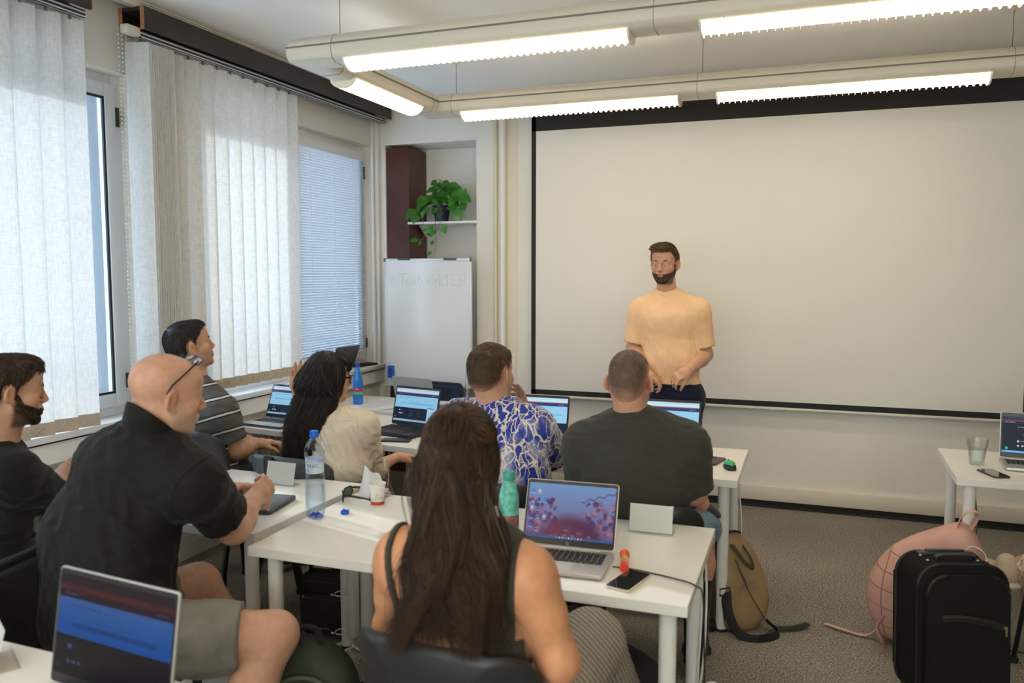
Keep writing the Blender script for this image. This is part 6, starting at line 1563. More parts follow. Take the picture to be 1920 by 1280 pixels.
dress('shorts', T_(BP,'hip'), SHT, root, .024, .006, [([j['hip'+s], j['hip'+s]*.5+j['kn'+s]*.5, j['hip'+s]*.28+j['kn'+s]*.72], [.122,.112,.106], True) for s in 'RL'], disp=folds(13,.004,22,(1,.2,0),2))
b = MB()   # glasses resting on the crown
GF = mat('glasses_black', (.01,.01,.012), .25)
for s in (-1,1):
    ol = [H.p(s*.034+x, .052+.022*(1-abs(s*.034+x)*6)*.5+z*.55, .118+z*.5-.004-abs(s*.034+x)*.12) for x, z in rounded(.052,.036,.012,4)]
    b.tube([tuple(q) for q in ol], .0022, 6, closed=True)
b.tube([tuple(H.p(-.009,.066,.118)), tuple(H.p(0,.068,.121)), tuple(H.p(.009,.066,.118))], .0022, 6)
gl = b.obj('glasses', GF, root)
for s in (-1,1):
    b = MB(); b.tube([tuple(H.p(*q)) for q in ((s*.064,.052,.112), (s*.080,.010,.070), (s*.0865,-.018,.040), (s*.084,-.030,.012))], [.0028,.003,.003,.0022], 8); b.obj('temple', GF, gl)
b = MB()
for s in (-1,1): b.bm.faces.new([b.bm.verts.new(tuple(H.p(s*.034+x, .052+.022*(1-abs(s*.034+x)*6)*.5+z*.55, .118+z*.5-.004-abs(s*.034+x)*.12))) for x, z in rounded(.050,.034,.012,4)])
b.obj('lens', glass_mat('spectacle_lens', (.9,.93,.95), 1.0), gl, smooth=0)
# watch
dw = nrm(j['wrL']-j['elL']); b = MB(); wq = j['wrL']-dw*.030
sd = nrm(np.cross(dw, (0,0,1))); ud = np.cross(sd, dw)
b.grid(lambda u, v: tuple(wq+dw*(v-.5)*.022+(sd*math.cos(2*PI*u)*.0385+ud*math.sin(2*PI*u)*.0365)), 28, 3, closed_u=True); wt = b.obj('watch_strap', mat('watch_rubber', (.012,.012,.013), .5), root)
b = MB(); b.cyl(tuple(wq-sd*.0-ud*.036+0*dw), tuple(wq-ud*.044), .016, seg=20); b.cyl(tuple(wq+sd*.037), tuple(wq+sd*.046), .017, seg=20); b.obj('watch_case', mat('watch_steel', (.30,.30,.31), .3, metal=.8), wt)
add_eyes(H, root, brow=(.28,.22,.17))
for s in 'RL': shoe(root, j['an'+s], j['an'+s]+A_((.12,.06,-.05)), mat('shoe_grey', (.05,.05,.055), .6), mat('sole_white', (.6,.6,.58), .6))
settle(root)
# ================================================================== far left man
j = J['leftman']
root, H, j, BP, HP = person('dark-haired bearded man in a black T-shirt at the far left edge', 'leftman', rt2*.77+fw2*.64-A_((0,0,.10)), (.50,.275,.18), {}, {'g':.98,'arm':1.02},
    hands=[(j['wrR'], nrm(fw2*.7+rt2*.4+A_((0,0,.15))), nrm(-rt2*.7+fw2*.2), -1, (35,40,42,45), 4, (35,20))], h=.0045, stub=.85, stub_c=(.04,.024,.015))
BT = cloth('black_cotton', (.010,.010,.011), .9)
dress('tshirt', T_(BP,'torso','hip'), BT, root, .016, .006, [sleeve(j,'R',.95,.078,.075), sleeve(j,'L',.85,.075,.075)], cuts=[('plane', (0,0,.52), (0,0,-1))], disp=folds(10,.005,31,(.3,.1,1),2.2))
dress('trousers', T_(BP,'hip'), cloth('black_trousers', (.013,.013,.015), .85), root, .010, .007, [([j['hip'+s], j['kn'+s], j['an'+s]], [.112,.085,.06], True) for s in 'RL'], disp=folds(13,.004,32))
short_hair(H, root, hairline(.070,.05,-.005,-.085), .010, 3600, .024, (.040,.024,.014), lambda L: np.stack([L[:,0]*3, .9*(L[:,2] > .09)-.3, -1.2+1.1*(L[:,2] > .10)], 1), .35, 3, .3, .0022, extra=[H.el(0,.030,.094,.058,.050,.024)], hp=HP)
beard(H, HP, root, 16000, .010, (.034,.020,.012), width=.0014)
add_eyes(H, root)
for s in 'RL': shoe(root, j['an'+s], j['an'+s]+A_((.10,.12,-.05)), mat('shoe_black', (.02,.02,.022), .5), mat('sole_dark', (.03,.03,.03), .6))
settle(root)
# ================================================================== man in the striped polo
def polo_mat():
    m, nt, b = nodes_of('striped_polo'); L = nt.links.new
    tc = nt.nodes.new('ShaderNodeTexCoord'); sp = nt.nodes.new('ShaderNodeSeparateXYZ'); L(tc.outputs['Object'], sp.inputs[0])
    n = nt.nodes.new('ShaderNodeTexNoise'); n.inputs['Scale'].default_value = 5; L(tc.outputs['Object'], n.inputs['Vector'])
    def mth(op, a, b_, c=None):
        q = nt.nodes.new('ShaderNodeMath'); q.operation = op
        for i, v in enumerate((a, b_, c)):
            if v is None: continue
            if isinstance(v, (int, float)): q.inputs[i].default_value = v
            else: L(v, q.inputs[i])
        return q.outputs[0]
    z = mth('ADD', sp.outputs[2], mth('MULTIPLY', sp.outputs[0], -.30)); z = mth('ADD', z, mth('MULTIPLY', n.outputs['Fac'], .02))
    f = mth('FRACT', mth('MULTIPLY', z, 1/.088), 0)
    wht = mth('COMPARE', f, .5, .055); blk = mth('COMPARE', f, .5, .13)
    m1 = nt.nodes.new('ShaderNodeMix'); m1.data_type = 'RGBA'; m1.inputs['A'].default_value = (.085,.083,.078,1); m1.inputs['B'].default_value = (.015,.015,.017,1); L(blk, m1.inputs['Factor'])
    m2 = nt.nodes.new('ShaderNodeMix'); m2.data_type = 'RGBA'; L(m1.outputs['Result'], m2.inputs['A']); m2.inputs['B'].default_value = (.62,.60,.58,1); L(wht, m2.inputs['Factor'])
    L(m2.outputs['Result'], b.inputs['Base Color']); b.inputs['Roughness'].default_value = .85
    return m
j = J['striped']
fs = nrm(rt2*.95+fw2*.30)
root, H, j, BP, HP = person('man in a grey striped polo shirt sitting by the window, chin raised', 'striped', rt2*.78+fw2*.60+A_((0,0,.20)), (.52,.29,.19), {'jaw':1.03}, {'g':1.0,'arm':1.02}, 1.03,
    hands=[(j['wrR'], nrm(fw2*.5+rt2*.8+A_((0,0,.05))), nrm(-A_((0,0,1))), -1, (35,38,40,44), 4, (30,15)), (j['wrL'], nrm(rt2*.95+fw2*.1), nrm(-A_((0,0,1))), 1, (35,38,40,44), 4, (30,15))], h=.005, stub=.25, stub_c=(.14,.10,.085))
PM = polo_mat()
dress('polo_shirt', T_(BP,'torso','hip'), PM, root, .017, .005, [sleeve(j,'R',.72,.076,.074), sleeve(j,'L',.72,.074,.072)], cuts=[('plane', (0,0,.54), (0,0,-1))], disp=folds(10,.004,41,(.3,.1,1),2.2))
ups = nrm(j['neck']-j['pelvis']); stand_collar(BP, j, fs, ups, cloth('polo_collar', (.07,.068,.064), .85), root, -.02, .048, .018)
dress('trousers', T_(BP,'hip'), cloth('dark_jeans', (.02,.024,.035), .85), root, .010, .007, [([j['hip'+s], j['kn'+s], j['an'+s]], [.110,.085,.06], True) for s in 'RL'])
short_hair(H, root, hairline(.078,.05,-.005,-.09), .0085, 3600, .017, (.026,.020,.018), lambda L: np.stack([L[:,0]*4, .9*(L[:,2] > .09)-.3, -1.3+1.5*(L[:,2] > .10)], 1), .4, 4, .45, .0019, extra=[H.el(0,.035,.092,.050,.040,.018)], hp=HP, skin=(.52,.29,.19), fmix=.5)
add_eyes(H, root)
for s in 'RL': shoe(root, j['an'+s], j['an'+s]+A_((.06,.16,-.05)), mat('shoe_black', (.02,.02,.022), .5), mat('sole_dark', (.03,.03,.03), .6))
settle(root)
# ================================================================== woman in the cream blouse
j = J['cream']
fc = nrm(rt2*.93+fw2*.42)
root, H, j, BP, HP = person('woman with long black hair and black glasses in a cream blouse, raising one hand', 'cream', fc-A_((0,0,.10)), (.54,.31,.20), {'jaw':.92,'fem':True}, {'g':.93,'arm':.92,'leg':.95,'neck':.88,'chest':1.02,'belly':1.05}, .97,
    hands=[(j['wrR'], nrm(rt2*.7+fw2*.6), nrm(-A_((0,0,1))), -1, (25,28,30,32), 4, (30,15), .94), (j['wrL'], nrm(A_((0,0,1))-rt2*.04+fw2*.1), nrm(-fw2*.75+rt2*.5), 1, (8,12,16,30), 8, (55,40), .98)], h=.005)
CRM = cloth('cream_linen', (.66,.57,.44), .9, bump=.4, bs=220)
sho = dress('blouse', T_(BP,'torso','hip'), CRM, root, .016, .005, [([j['shR'], j['elR']*.55+j['shR']*.45, j['elR'], j['elR']*.80+j['wrR']*.20], [.074,.066,.062,.060], True), ([j['shL'], j['elL']*.55+j['shL']*.45, j['elL'], j['elL']*.75+j['wrL']*.25], [.072,.064,.060,.058], True)], cuts=[('plane', (0,0,.50), (0,0,-1))], disp=lambda G: folds(13,.0042,52,(.7,.2,.5),2.4)(G))
b = MB(); q0 = j['elR']*.86+j['wrR']*.14
b.tube([tuple(q0+rt2*.055+A_((0,0,.035))), tuple(q0+rt2*.064-A_((0,0,.03))), tuple(q0+rt2*.058-A_((0,0,.09)))], .009, 8, flat=(1,.3,tuple(rt2))); b.obj('sleeve_tab', CRM, root)
for q_ in ([(-2.049,3.035,.998),(-1.993,3.056,1.005),(-1.927,3.081,1.008)], [(-1.921,3.085,1.031),(-1.904,3.088,.991),(-1.898,3.084,.927),(-1.901,3.079,.88)]): seam(sho, q_, FW, CRM, root)
upc = nrm(j['neck']-j['pelvis']); stand_collar(BP, j, fc, upc, CRM, root, -.03, .034, .014)
dress('trousers', T_(BP,'hip'), mat('leopard_cloth', (.20,.16,.12), .8, var=.9, vscale=45), root, .012, .007, [([j['hip'+s], j['kn'+s], j['an'+s]], [.108,.082,.06], True) for s in 'RL'])
# hair: scalp cap, then locks falling behind the left shoulder
rs_ = np.random.RandomState(11)
def scalp(n, amin, amax, zmin, zmax, lift=.014):
    """random roots on the skull, azimuth in degrees (0 = face, + = the person's left), local frame"""
    a = np.radians(rs_.uniform(amin, amax, n)); z = rs_.uniform(zmin, zmax, n); k = np.sqrt(np.clip(1-((z-.035)/(.083+lift))**2, .02, 1))
    return np.stack([np.sin(a)*(.074+lift)*k, -.018+np.cos(a)*(.094+lift)*k, z], 1)
HB1 = (.013,.010,.009)
V, F = hair_cap(H, .013, lambda x, y, z: np.where(y > .045, .052-z, -.085-z+.06*np.clip((y+.02)/.06, 0, 1))+0*x, .005); C = np.tile(A_(HB1), (len(V),1))
parts = [(V, F, C)]
n = 2600
L0 = scalp(n, 40, 320, -.02, .118); W0 = H.c+(L0*H.s) @ H.M.T
out = nrm((-fw2*.75-rt2*.35))
lat = rs_.uniform(-1, 1, n)
side = (L0[:,0] < 0)         # right side locks hang in front of the shoulder line, left ones down the back
z1 = 1.085+rs_.uniform(-.03,.03,n); z2 = .96+rs_.uniform(-.03,.03,n); zE = np.where(rs_.rand(n) < .75, .735+.06*rs_.rand(n)**.7, .86+.1*rs_.rand(n))
ctr = lambda z, dx: j['head'][None]*0+np.stack([np.full(n, 0.), np.full(n, 0.), z], 1)+A_((*(j['head'][:2]),0))[None]-fw2[None]*.105+rt2[None]*dx[:,None]
c1 = ctr(z1, -.038+.098*lat); c2 = ctr(z2, -.085+.090*lat)-fw2*.045-fw2*.02*rs_.rand(n)[:,None]; c3 = ctr(zE, -.102+.075*lat+.02*rs_.normal(size=n))-fw2*.070-fw2*.02*rs_.rand(n)[:,None]
top = W0*.5+c1*.5+(W0-H.c)*.30; top[:,2] = np.maximum((W0[:,2]+z1)/2, z1+.02)
ctrl = np.stack([W0, top, c1, c2, c3], 1); P_ = catmull(ctrl, 26)
tt = np.linspace(0,1,26)[None,:,None]; P_ = P_+rt2[None,None]*(np.sin(tt*9+rs_.uniform(0,6,(n,1,1)))*.006*tt)
parts.append(ribbons(P_, rs_.uniform(.0008,.0019,n), A_(HB1)[None]*(1+(rs_.rand(n,1)**4)*A_((2.6,2.0,1.6))), .35, 12))
nf = 320      # fringe over the brow and beside the cheek
L0 = scalp(nf, -95, 95, .085, .122); W0 = H.c+(L0*H.s) @ H.M.T
Le = L0.copy(); Le[:,0] = L0[:,0]*1.25+rs_.normal(size=nf)*.006; far = np.abs(Le[:,0]) > .058; Le[:,1] = np.where(far, .050, .103-1.6*Le[:,0]**2*6); Le[:,0] = np.clip(Le[:,0], -.084, .084); Le[:,2] = np.where(far, -.095+.03*rs_.rand(nf), .026+.014*rs_.rand(nf))
Lm = (L0+Le)/2; Lm[:,1] += .018; Lm[:,2] += .016; Lm[:,0] *= 1.12
ctrl = np.stack([W0, H.c+(Lm*H.s) @ H.M.T, H.c+(Le*H.s) @ H.M.T], 1)
parts.append(ribbons(catmull(ctrl, 12), rs_.uniform(.0010,.0022,nf), HB1, .6, 13))
nt_ = 26       # tousled strands on top
L0 = scalp(nt_, -180, 180, .105, .125); W0 = H.c+(L0*H.s) @ H.M.T; e = W0+rs_.normal(size=(nt_,3))*.014+A_((0,0,.006)); ctrl = np.stack([W0, W0+A_((0,0,.008)), e, e-A_((0,0,.02))+rs_.normal(size=(nt_,3))*.01], 1); parts.append(ribbons(catmull(ctrl, 12), .0008, HB1, .3, 14))
V, F, C = join(*parts); mesh_np('hair', V, F, HAIRM(), root, C)
b = MB()
for s in (-1,1): b.tube([tuple(H.p(s*.033+x, .1045-abs(s*.033+x)*.12, -.004+z)) for x, z in rounded(.052,.040,.012,4)], .0028, 6, closed=True)
b.tube([tuple(H.p(-.008,.106,.002)), tuple(H.p(.008,.106,.002))], .0028, 6)
for s in (-1,1): b.tube([tuple(H.p(*q)) for q in ((s*.060,.096,.006), (s*.076,.06,.008), (s*.080,.0,.004))], .0034, 6, flat=(.6,1.3,None))
b.obj('glasses', GF, root)
add_eyes(H, root); settle(root)
# ================================================================== man in the lightning shirt
def lightning_mat():
    m, nt, b = nodes_of('lightning_print'); L = nt.links.new
    tc = nt.nodes.new('ShaderNodeTexCoord')
    n = nt.nodes.new('ShaderNodeTexNoise'); n.inputs['Scale'].default_value = 14; n.inputs['Detail'].default_value = 5; L(tc.outputs['Object'], n.inputs['Vector'])
    ad = nt.nodes.new('ShaderNodeMixRGB'); ad.blend_type = 'ADD'; ad.inputs[0].default_value = .075; L(tc.outputs['Object'], ad.inputs[1]); L(n.outputs['Color'], ad.inputs[2])
    facs = []
    for sc, th, rot in ((11, .05, .5), (21, .055, -.4), (36, .045, .2)):
        mp = nt.nodes.new('ShaderNodeMapping'); mp.inputs['Scale'].default_value = (1.5, .9, .60); mp.inputs['Rotation'].default_value = (rot, rot*.6, .3); L(ad.outputs[0], mp.inputs['Vector'])
        v = nt.nodes.new('ShaderNodeTexVoronoi'); v.feature = 'DISTANCE_TO_EDGE'; v.inputs['Scale'].default_value = sc; L(mp.outputs[0], v.inputs['Vector'])
        r = nt.nodes.new('ShaderNodeMapRange'); r.inputs['From Min'].default_value = th*.35; r.inputs['From Max'].default_value = th; r.inputs['To Min'].default_value = 1; r.inputs['To Max'].default_value = 0; L(v.outputs['Distance'], r.inputs['Value']); facs.append(r.outputs['Result'])
    mx = nt.nodes.new('ShaderNodeMath'); mx.operation = 'MAXIMUM'; L(facs[0], mx.inputs[0]); L(facs[1], mx.inputs[1])
    n3 = nt.nodes.new('ShaderNodeTexNoise'); n3.inputs['Scale'].default_value = 5.5; n3.inputs['Detail'].default_value = 3; L(tc.outputs['Object'], n3.inputs['Vector'])
    r3 = nt.nodes.new('ShaderNodeMapRange'); r3.inputs['From Min'].default_value = .52; r3.inputs['From Max'].default_value = .66; L(n3.outputs['Fac'], r3.inputs['Value'])
    m3 = nt.nodes.new('ShaderNodeMath'); m3.operation = 'MULTIPLY'; L(facs[2], m3.inputs[0]); L(r3.outputs['Result'], m3.inputs[1])
    mx2 = nt.nodes.new('ShaderNodeMath'); mx2.operation = 'MAXIMUM'; L(mx.outputs[0], mx2.inputs[0]); L(m3.outputs[0], mx2.inputs[1])
    base = nt.nodes.new('ShaderNodeMix'); base.data_type = 'RGBA'; base.inputs['A'].default_value = (.010,.030,.30,1); base.inputs['B'].default_value = (.33,.36,.52,1); L(r3.outputs['Result'], base.inputs['Factor'])
    fin = nt.nodes.new('ShaderNodeMix'); fin.data_type = 'RGBA'; L(base.outputs['Result'], fin.inputs['A']); fin.inputs['B'].default_value = (.70,.64,.55,1); L(mx2.outputs[0], fin.inputs['Factor'])
    L(fin.outputs['Result'], b.inputs['Base Color']); b.inputs['Roughness'].default_value = .7; b.inputs['Sheen Weight'].default_value = .1
    return m
j = J['lightning']
fl = nrm(fw2*.85+rt2*.52)
root, H, j, BP, HP = person('man in a blue shirt with a white lightning print, cheek resting on his hand', 'lightning', fl+A_((0,0,.03)), (.53,.29,.20), {'jaw':1.14}, {'g':1.06,'belly':1.14,'arm':1.12,'neck':1.12}, 1.08,
    hands=[(j['wrR'], nrm(A_((0,0,1))+fw2*.05-rt2*.22), nrm(-rt2*.9-fw2*.3), 1, (12,18,25,30), 4, (30,20), 1.04), (j['wrL'], nrm(fw2*.9+rt2*.3), nrm(-A_((0,0,1))), 1, (20,25,28,30), 4)], h=.005, stub=.35)
dress('shirt', T_(BP,'torso','hip'), lightning_mat(), root, .020, .005, [sleeve(j,'R',.86,.088,.092), sleeve(j,'L',.86,.088,.092)], cuts=[('plane', (0,0,.52), (0,0,-1))], disp=folds(10,.005,61,(.3,.2,1),2.2))
dress('trousers', T_(BP,'hip'), cloth('black_trousers', (.013,.013,.015), .85), root, .010, .007, [([j['hip'+s], j['kn'+s], j['an'+s]], [.116,.09,.065], True) for s in 'RL'])
HC2 = (.085,.050,.026)
short_hair(H, root, hairline(.085,.05,-.002,-.062), .011, 3600, .016, HC2, lambda L: np.stack([L[:,0]*3+.25*np.sin(L[:,1]*30), .6*(L[:,2] > .09)+.1, -1.2+1.3*(L[:,2] > .10)], 1), .35, 5, .35, .0018, ln_fn=lambda p: np.clip(.005+.16*(H.loc(p)[:,2]+.02), .004, .024), hp=HP, fade=.03, skin=(.53,.29,.20), fmix=.75)
for s in 'RL': shoe(root, j['an'+s], j['an'+s]+A_((.02,.17,-.05)), mat('shoe_black', (.02,.02,.022), .5), mat('sole_dark', (.03,.03,.03), .6))
add_eyes(H, root); settle(root)
# ================================================================== man in the dark green T-shirt
j = J['dark']
root, H, j, BP, HP = person('man with cropped hair in a dark green T-shirt, seen from behind', 'dark', fw2*.93+rt2*.30+A_((0,0,.04)), (.55,.295,.20), {'jaw':1.06}, {'g':1.10,'belly':1.12,'arm':1.15,'chest':1.12,'neck':1.10}, 1.04,
    hands=[(j['wrR'], nrm(fw2*.9-rt2*.3), nrm(-A_((0,0,1))), -1, (25,28,30,34), 4), (j['wrL'], nrm(fw2*.9+rt2*.3), nrm(-A_((0,0,1))), 1, (25,28,30,34), 4)], h=.005, stub=.4)
DGT = cloth('dark_green_cotton', (.046,.045,.039), .9)
sho = dress('tshirt', T_(BP,'torso','hip'), DGT, root, .018, .005, [sleeve(j,'R',.90,.088,.084), sleeve(j,'L',.90,.088,.084)], cuts=[('plane', (0,0,.56), (0,0,-1))], disp=folds(9,.0035,71,(.15,.1,1),2.6))
seam(sho, [(-.396,2.903,1.102),(-.40,2.895,1.036),(-.395,2.888,.94)], FW, DGT, root, .003)
upd = nrm(j['neck']-j['pelvis']); b = MB(); fdk = nrm(fw2*.95+rt2*.2); sdv = np.cross(upd, fdk); nb = j['neck']+upd*.018
b.tube([tuple(nb+fdk*math.cos(a)*.086+sdv*math.sin(a)*.082-upd*.024*math.cos(a)) for a in [2*PI*k/32 for k in range(32)]], .012, 8, closed=True, flat=(.7,1.2,tuple(upd))); b.obj('collar', DGT, root)
dress('jeans', T_(BP,'hip'), mat('denim_blue', (.14,.22,.32), .85, var=.35, vscale=9, bump=.4, bscale=400), root, .012, .006, [([j['hip'+s], j['hip'+s]*.5+j['kn'+s]*.5, j['kn'+s], j['kn'+s]*.93+j['an'+s]*.07], [.118,.104,.088,.082], True) for s in 'RL'], disp=folds(14,.004,73))
short_hair(H, root, hairline(.080,.05,.0,-.070), .0038, 5200, .0042, (.105,.070,.048), lambda L: np.stack([L[:,0]*2, .5+0*L[:,1], -1.0+1.5*(L[:,2] > .09)], 1), .35, 6, .7, .0011, capcol=1.15, ln_fn=lambda p: np.clip(.0020+.045*(H.loc(p)[:,2]+.03), .0018, .008), hp=HP, fade=.055, skin=(.55,.295,.20), fmix=.85)
SHB2 = mat('shoe_black', (.02,.02,.022), .5)
V, F = mesh_prims([rc(j['anR']*.45+j['knR']*.55, j['anR'], .062, .048, .02)], .006); mesh_np('sock', V, F, cloth('sock_black', (.012,.012,.013), .9), root)
shoe(root, j['anR'], j['anR']+A_((.0,.18,-.05)), SHB2, mat('sole_dark', (.03,.03,.03), .6)); hq, tq = j['anL']+A_((-.035,.0,.0)), j['anL']+A_((.045,.03,-.060))
V, F = mesh_prims([rc(hq, tq, .038, .033, .03), rc(hq+A_((-.01,0,.02)), hq+A_((.02,0,.01)), .038, .038, .03)], .005); so = mesh_np('shoe', V, F, SHB2, root)
b = MB(); up_ = nrm(np.cross(tq-hq, (0,1,0)))*-1
for k in range(4): c_ = hq*(1-.22*k-.18)+tq*(.22*k+.18); b.tube([tuple(c_+up_*.030-A_((0,.03,0))), tuple(c_+up_*.044), tuple(c_+up_*.030+A_((0,.03,0)))], .0032, 6)
b.tube(bez([tuple(hq+up_*.045), tuple(hq+up_*.06+A_((.03,-.02,0))), tuple(hq+up_*.035+A_((.05,-.045,0)))], 10), .003, 6); b.obj('shoelace', mat('lace_black', (.03,.03,.032), .7), so)
V, F = mesh_prims([rc(hq-up_*.030, tq-up_*.024, .040, .034, .02, u=up_, sc=.5)], .005); mesh_np('sole', V, F, mat('sole_dark', (.03,.03,.03), .6), root)
add_eyes(H, root); settle(root)
# ================================================================== woman with long brown hair, nearest the camera
j = J['fg']
SKF = (.58,.275,.145)
ff = nrm(fw2*.96+rt2*.22)
root, H, j, BP, HP = person('woman with long brown half-tied hair in a grey sleeveless top, seen from behind', 'fg', ff-A_((0,0,.12)), SKF, {'jaw':.93,'fem':True}, {'g':.98,'arm':1.06,'leg':1.0,'neck':.9,'chest':1.0}, .98,
    hands=[(j['wrR'], nrm(fw2*.8-rt2*.4), nrm(-A_((0,0,1))), -1, (25,28,30,34), 4, (30,15), .95), (j['wrL'], nrm(fw2*.8+rt2*.4), nrm(-A_((0,0,1))), 1, (25,28,30,34), 4, (30,15), .95)], h=.0045)
TNK = cloth('grey_rib_top', (.048,.045,.040), .9)
upf = nrm(j['neck']-j['pelvis'])
sdx = np.cross(ff, (0,0,1)); c0 = j['neck']
def tank_keep(G):
    x = (G[0]-c0[0])*sdx[0]+(G[1]-c0[1])*sdx[1]+(G[2]-c0[2])*sdx[2]
    low = np.maximum((G[2]-.85)-.25*np.clip(x-.04, -.1, .2), np.abs(x)-.165)
    left = np.maximum(np.abs(x+.156-.16*np.clip(1.05-G[2], 0, .25))-.008, .80-G[2]); right = np.maximum(np.abs(x-.112)-.034, .80-G[2])
    return np.minimum(low, np.minimum(left, right))
dress('tank_top', T_(BP,'torso','hip')+[p for p in BP if p.tag.startswith('arm')][:1]+[p for p in BP if p.tag.startswith('armL')][:1], TNK, root, .009, .004, cuts=[('keep', tank_keep), ('plane', (0,0,.50), (0,0,-1))])
SKT = mat('ribbed_skirt', (.20,.175,.145), .85, bump=.9, bscale=14, bdist=.006, aniso=(.4,.4,14.))
def skirt_mat():
    m, nt, b = nodes_of('striped_trousers'); L = nt.links.new
    tc = nt.nodes.new('ShaderNodeTexCoord'); wv = nt.nodes.new('ShaderNodeTexWave'); wv.inputs['Scale'].default_value = 30; wv.inputs['Distortion'].default_value = .6; wv.bands_direction = 'DIAGONAL'; L(tc.outputs['Object'], wv.inputs['Vector'])
    cr = nt.nodes.new('ShaderNodeValToRGB'); e = cr.color_ramp.elements; e[0].position = .3; e[0].color = (.17,.145,.115,1); e[1].position = .6; e[1].color = (.33,.29,.24,1); L(wv.outputs['Fac'], cr.inputs['Fac']); L(cr.outputs['Color'], b.inputs['Base Color']); b.inputs['Roughness'].default_value = .9
    return m
dress('trousers', T_(BP,'hip'), skirt_mat(), root, .012, .006, [([j['hip'+s], j['hip'+s]*.5+j['kn'+s]*.5, j['kn'+s], j['an'+s]+A_((0,0,.10))], [.118,.108,.094,.10], True) for s in 'RL'], disp=folds(12,.003,83))
SNK = mat('sneaker_cream', (.60,.50,.38), .6)
for s in 'RL': shoe(root, j['an'+s], j['an'+s]+A_((.03,.16,-.05)), SNK, mat('sole_cream', (.68,.62,.52), .6))
# hair
rs_ = np.random.RandomState(21)
HB2 = A_((.029,.015,.0088)); HI = A_((.125,.058,.027))
V, F = hair_cap(H, .012, lambda x, y, z: np.where(y > .05, .055-z, np.where(y > .01, .005-z, -.12-z))+0*x, .005, disp=lambda x, y, z: .0012*np.sin(x*260+y*60)); parts = [(V, F, np.tile(HB2, (len(V),1)))]
tie = A_((0.0,-.098,.088))
def W(L): return H.c+(L*H.s) @ H.M.T
n = 1500     # combed back from the hairline to the tie
L0 = scalp(n, -120, 120, .0, .118, .012); d = L0/np.linalg.norm(L0-A_((0,-.018,.035)), axis=1)[:,None]
Lm = L0*.5+tie*.5; cen = A_((0,-.018,.035)); rr_ = (Lm-cen)/A_((.074+.016,.094+.016,.083+.016)); Lm = cen+rr_/np.linalg.norm(rr_, axis=1)[:,None]*A_((.074+.017,.094+.017,.083+.017))
P_ = catmull(np.stack([W(L0), W(L0*.7+Lm*.3+(Lm-cen)*.05), W(Lm), W(np.tile(tie,(n,1))+rs_.normal(size=(n,3))*.008)], 1), 14)
mixc = np.clip(rs_.rand(n)**2.5, 0, 1)[:,None]; parts.append(ribbons(P_, rs_.uniform(.0007,.0015,n), HB2*(1-mixc)+HI*mixc, .18, 22))
def spine(z):
    zs = [j['pelvis'][2], j['waist'][2], j['chest'][2], j['neck'][2], j['head'][2]]; k = ['pelvis','waist','chest','neck','head']
    return np.stack([np.interp(z, zs, [j[q][i] for q in k]) for i in range(2)]+[z], 1)
def onback(z, lat, lift): 
    bd = np.interp(z, [.70,.85,.95,1.05,1.12,1.2,1.32], [.115,.125,.135,.120,.085,.085,.10]); bd = bd*np.sqrt(np.clip(1-(lat/.27)**2, .2, 1))
    return spine(z)-ff[None]*(bd+lift)[:,None]+np.cross(ff, (0,0,1))[None]*lat[:,None]
def falling(n, L0, w_, latk, zend, start_lift, seed, tied):
    W0 = W(L0); u = np.clip((W0-H.c) @ np.cross(ff,(0,0,1))/.085, -1.2, 1.2)+rs_.normal(size=n)*.12
    if tied: u = rs_.uniform(-1,1,n)
    z = [1.20+rs_.uniform(-.02,.02,n), 1.09+rs_.uniform(-.02,.02,n), .99+rs_.uniform(-.02,.02,n), zend]
    lt = [(.052 if tied else .084), .088, .104, .130]
    sk = [.004,.012,.014,.008]
    jit = rs_.rand(n); c = [W0, W0-A_((0,0,.035))-ff*(.02 if tied else .004)+(W0-H.c)*(.10 if not tied else .02)]
    ph = rs_.uniform(0,6.28,n)
    for k in range(4):
        wave = .010*k/3*np.sin(ph+k*2.1)
        c.append(onback(z[k], u*lt[k]+sk[k]+wave, (start_lift[k]+.026*jit)))
    P_ = catmull(np.stack(c, 1), 28); t = np.linspace(0,1,28)[None,:,None]
    # locks wave sideways together with their neighbours
    g = (u*2.4+.25*np.sin(u*11))[:,None,None]
    P_ = P_+np.cross(ff,(0,0,1))[None,None]*(.020*t*np.sin(t*14+g*1.9))+(-ff)[None,None]*(.011*t*np.sin(t*12+g*2.3+1))
    mixc = np.clip(.35*rs_.rand(n)**4+.55*np.clip(np.sin(u*7+seed*2.1)-.45, 0, 1)*(.4+.6*rs_.rand(n)), 0, 1)[:,None]*(0 if seed == 31 else 1)
    return ribbons(P_, w_, HB2*(1-mixc)+HI*mixc, .16, seed)
n = 260; L0 = scalp(n, 70, 290, -.035, .06, .006)
parts.append(falling(n, L0, rs_.uniform(.006,.009,n), 1, .865+.05*rs_.rand(n), (.0,.0,.001,.002), 31, False))      # dark underlayer
n = 3600; L0 = scalp(n, 70, 290, -.035, .06, .010)
parts.append(falling(n, L0, rs_.uniform(.0006,.0014,n), 1, .85+.09*rs_.rand(n)**1.3, (.002,.002,.004,.006), 23, False))
n = 2600; L0 = np.tile(tie, (n,1))+rs_.normal(size=(n,3))*A_((.014,.006,.010))
parts.append(falling(n, L0, rs_.uniform(.0006,.0013,n), 1, .86+.11*rs_.rand(n), (.022,.022,.020,.014), 24, True))
n = 46; L0 = scalp(n, 80, 280, -.03, .06, .012)
parts.append(falling(n, L0, .0012, 1, .82+.13*rs_.rand(n), (.012,.014,.014,.014), 25, False))
V, F, C = join(*parts); mesh_np('hair', V, F, HAIRM(), root, C)
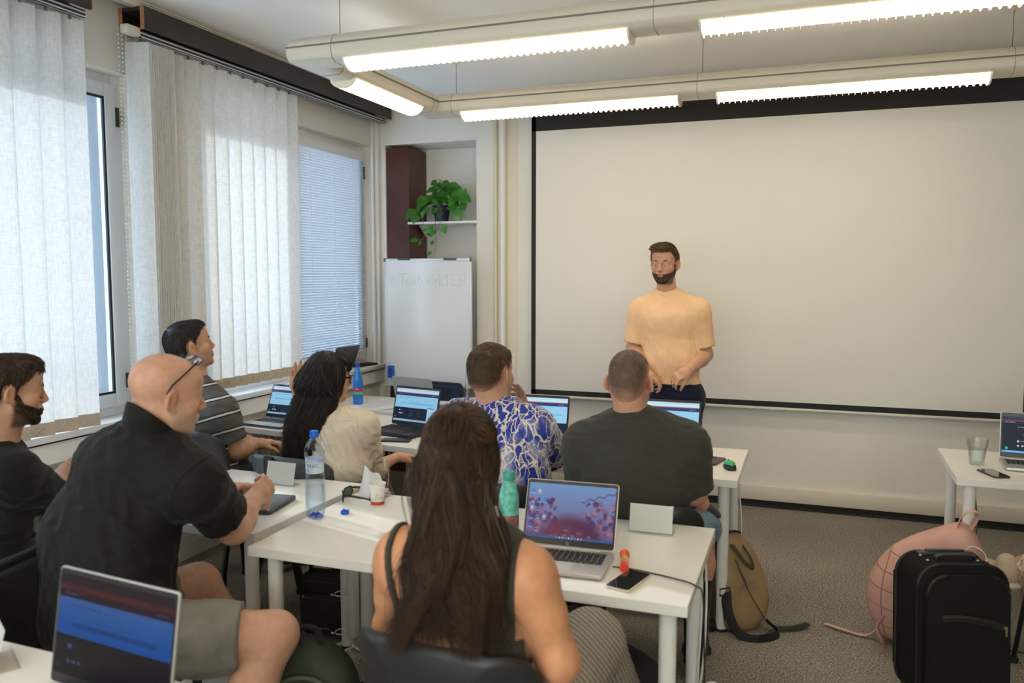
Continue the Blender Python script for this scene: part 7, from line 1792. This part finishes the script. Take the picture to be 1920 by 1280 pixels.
b = MB(); tq = H.p(*(tie+A_((0,-.008,0)))); b.tube([tuple(tq+(A_(H.M[:,0])*math.cos(a)+A_(H.M[:,2])*math.sin(a)*.7)*.017) for a in [2*PI*k/20 for k in range(20)]], .004, 8, closed=True); b.obj('hair_tie', mat('hair_tie_black', (.01,.008,.008), .7), root)
for s in (-1,1):
    b = MB(); b.tube([tuple(H.p(*q)) for q in ((s*.066,.088,.004), (s*.080,.050,.004), (s*.0885,.006,.002), (s*.092,-.020,-.006))], .0026, 8, flat=(.6,1.2,None)); gl = b.obj('temple', mat('glasses_pale', (.62,.50,.36), .3), root)
b = MB()
for s in (-1,1): b.tube([tuple(H.p(s*.033+x, .1045-abs(s*.033+x)*.15, -.004+z)) for x, z in rounded(.052,.040,.014,4)], .002, 6, closed=True)
b.obj('glasses_rim', mat('glasses_pale', (.62,.50,.36), .3), root)
b = MB(); b.ball(tuple(H.p(.079,.0,-.050)), .0045, 10); b.ball(tuple(H.p(-.079,.0,-.050)), .0045, 10); b.obj('earring', mat('earring_gold', (.6,.35,.15), .3, metal=.9), root)
add_eyes(H, root); settle(root)
# ================================================================== person at the right edge
j = J['right']
root, H, j, BP, HP = person('person with beige sneaker, white sock and patterned trousers behind the black suitcase', 'right', A_((-.2,1,-.1)), (.55,.30,.22), {'jaw':.95}, {'g':.95}, 1.0,
    hands=[(j['wrR'], (-.2,1,0), (0,0,-1), -1, (25,28,30,34), 4), (j['wrL'], (.2,1,0), (0,0,-1), 1, (25,28,30,34), 4)], h=.006)
dress('blouse', T_(BP,'torso','hip'), cloth('white_blouse', (.6,.57,.5), .9), root, .016, .007, [sleeve(j,'R',.85,.074,.074), sleeve(j,'L',.85,.074,.074)], cuts=[('plane', (0,0,.52), (0,0,-1))])
dress('trousers', T_(BP,'hip'), mat('patterned_cream', (.50,.43,.32), .85, var=.75, vscale=55, bump=.5, bscale=60), root, .014, .006, [([j['hip'+s], j['kn'+s], j['kn'+s]*.62+j['an'+s]*.38] if s == 'L' else [j['hipR'], j['knR'], j['knR']*.35+j['anR']*.65], [.115,.10,.092], True) for s in 'RL'], disp=folds(16,.006,91))
V, F = mesh_prims([rc(j['knL']*.25+j['anL']*.75, j['anL']-A_((0,0,.02)), .046, .044, .02)], .005); mesh_np('sock', V, F, cloth('sock_white', (.66,.66,.68), .9), root)
shoe(root, j['anL'], j['anL']+A_((-.09,.15,-.03)), SNK, mat('sole_cream', (.68,.62,.52), .6)); shoe(root, j['anR'], j['anR']+A_((0,.17,-.05)), SNK, mat('sole_cream', (.68,.62,.52), .6))
short_hair(H, root, hairline(.08,.05,.0,-.1), .014, 1200, .03, (.10,.06,.03), lambda L: np.stack([L[:,0]*3, -.2+0*L[:,1], -1.+0*L[:,2]], 1), .3, 9, .2, .003)
add_eyes(H, root); settle(root)
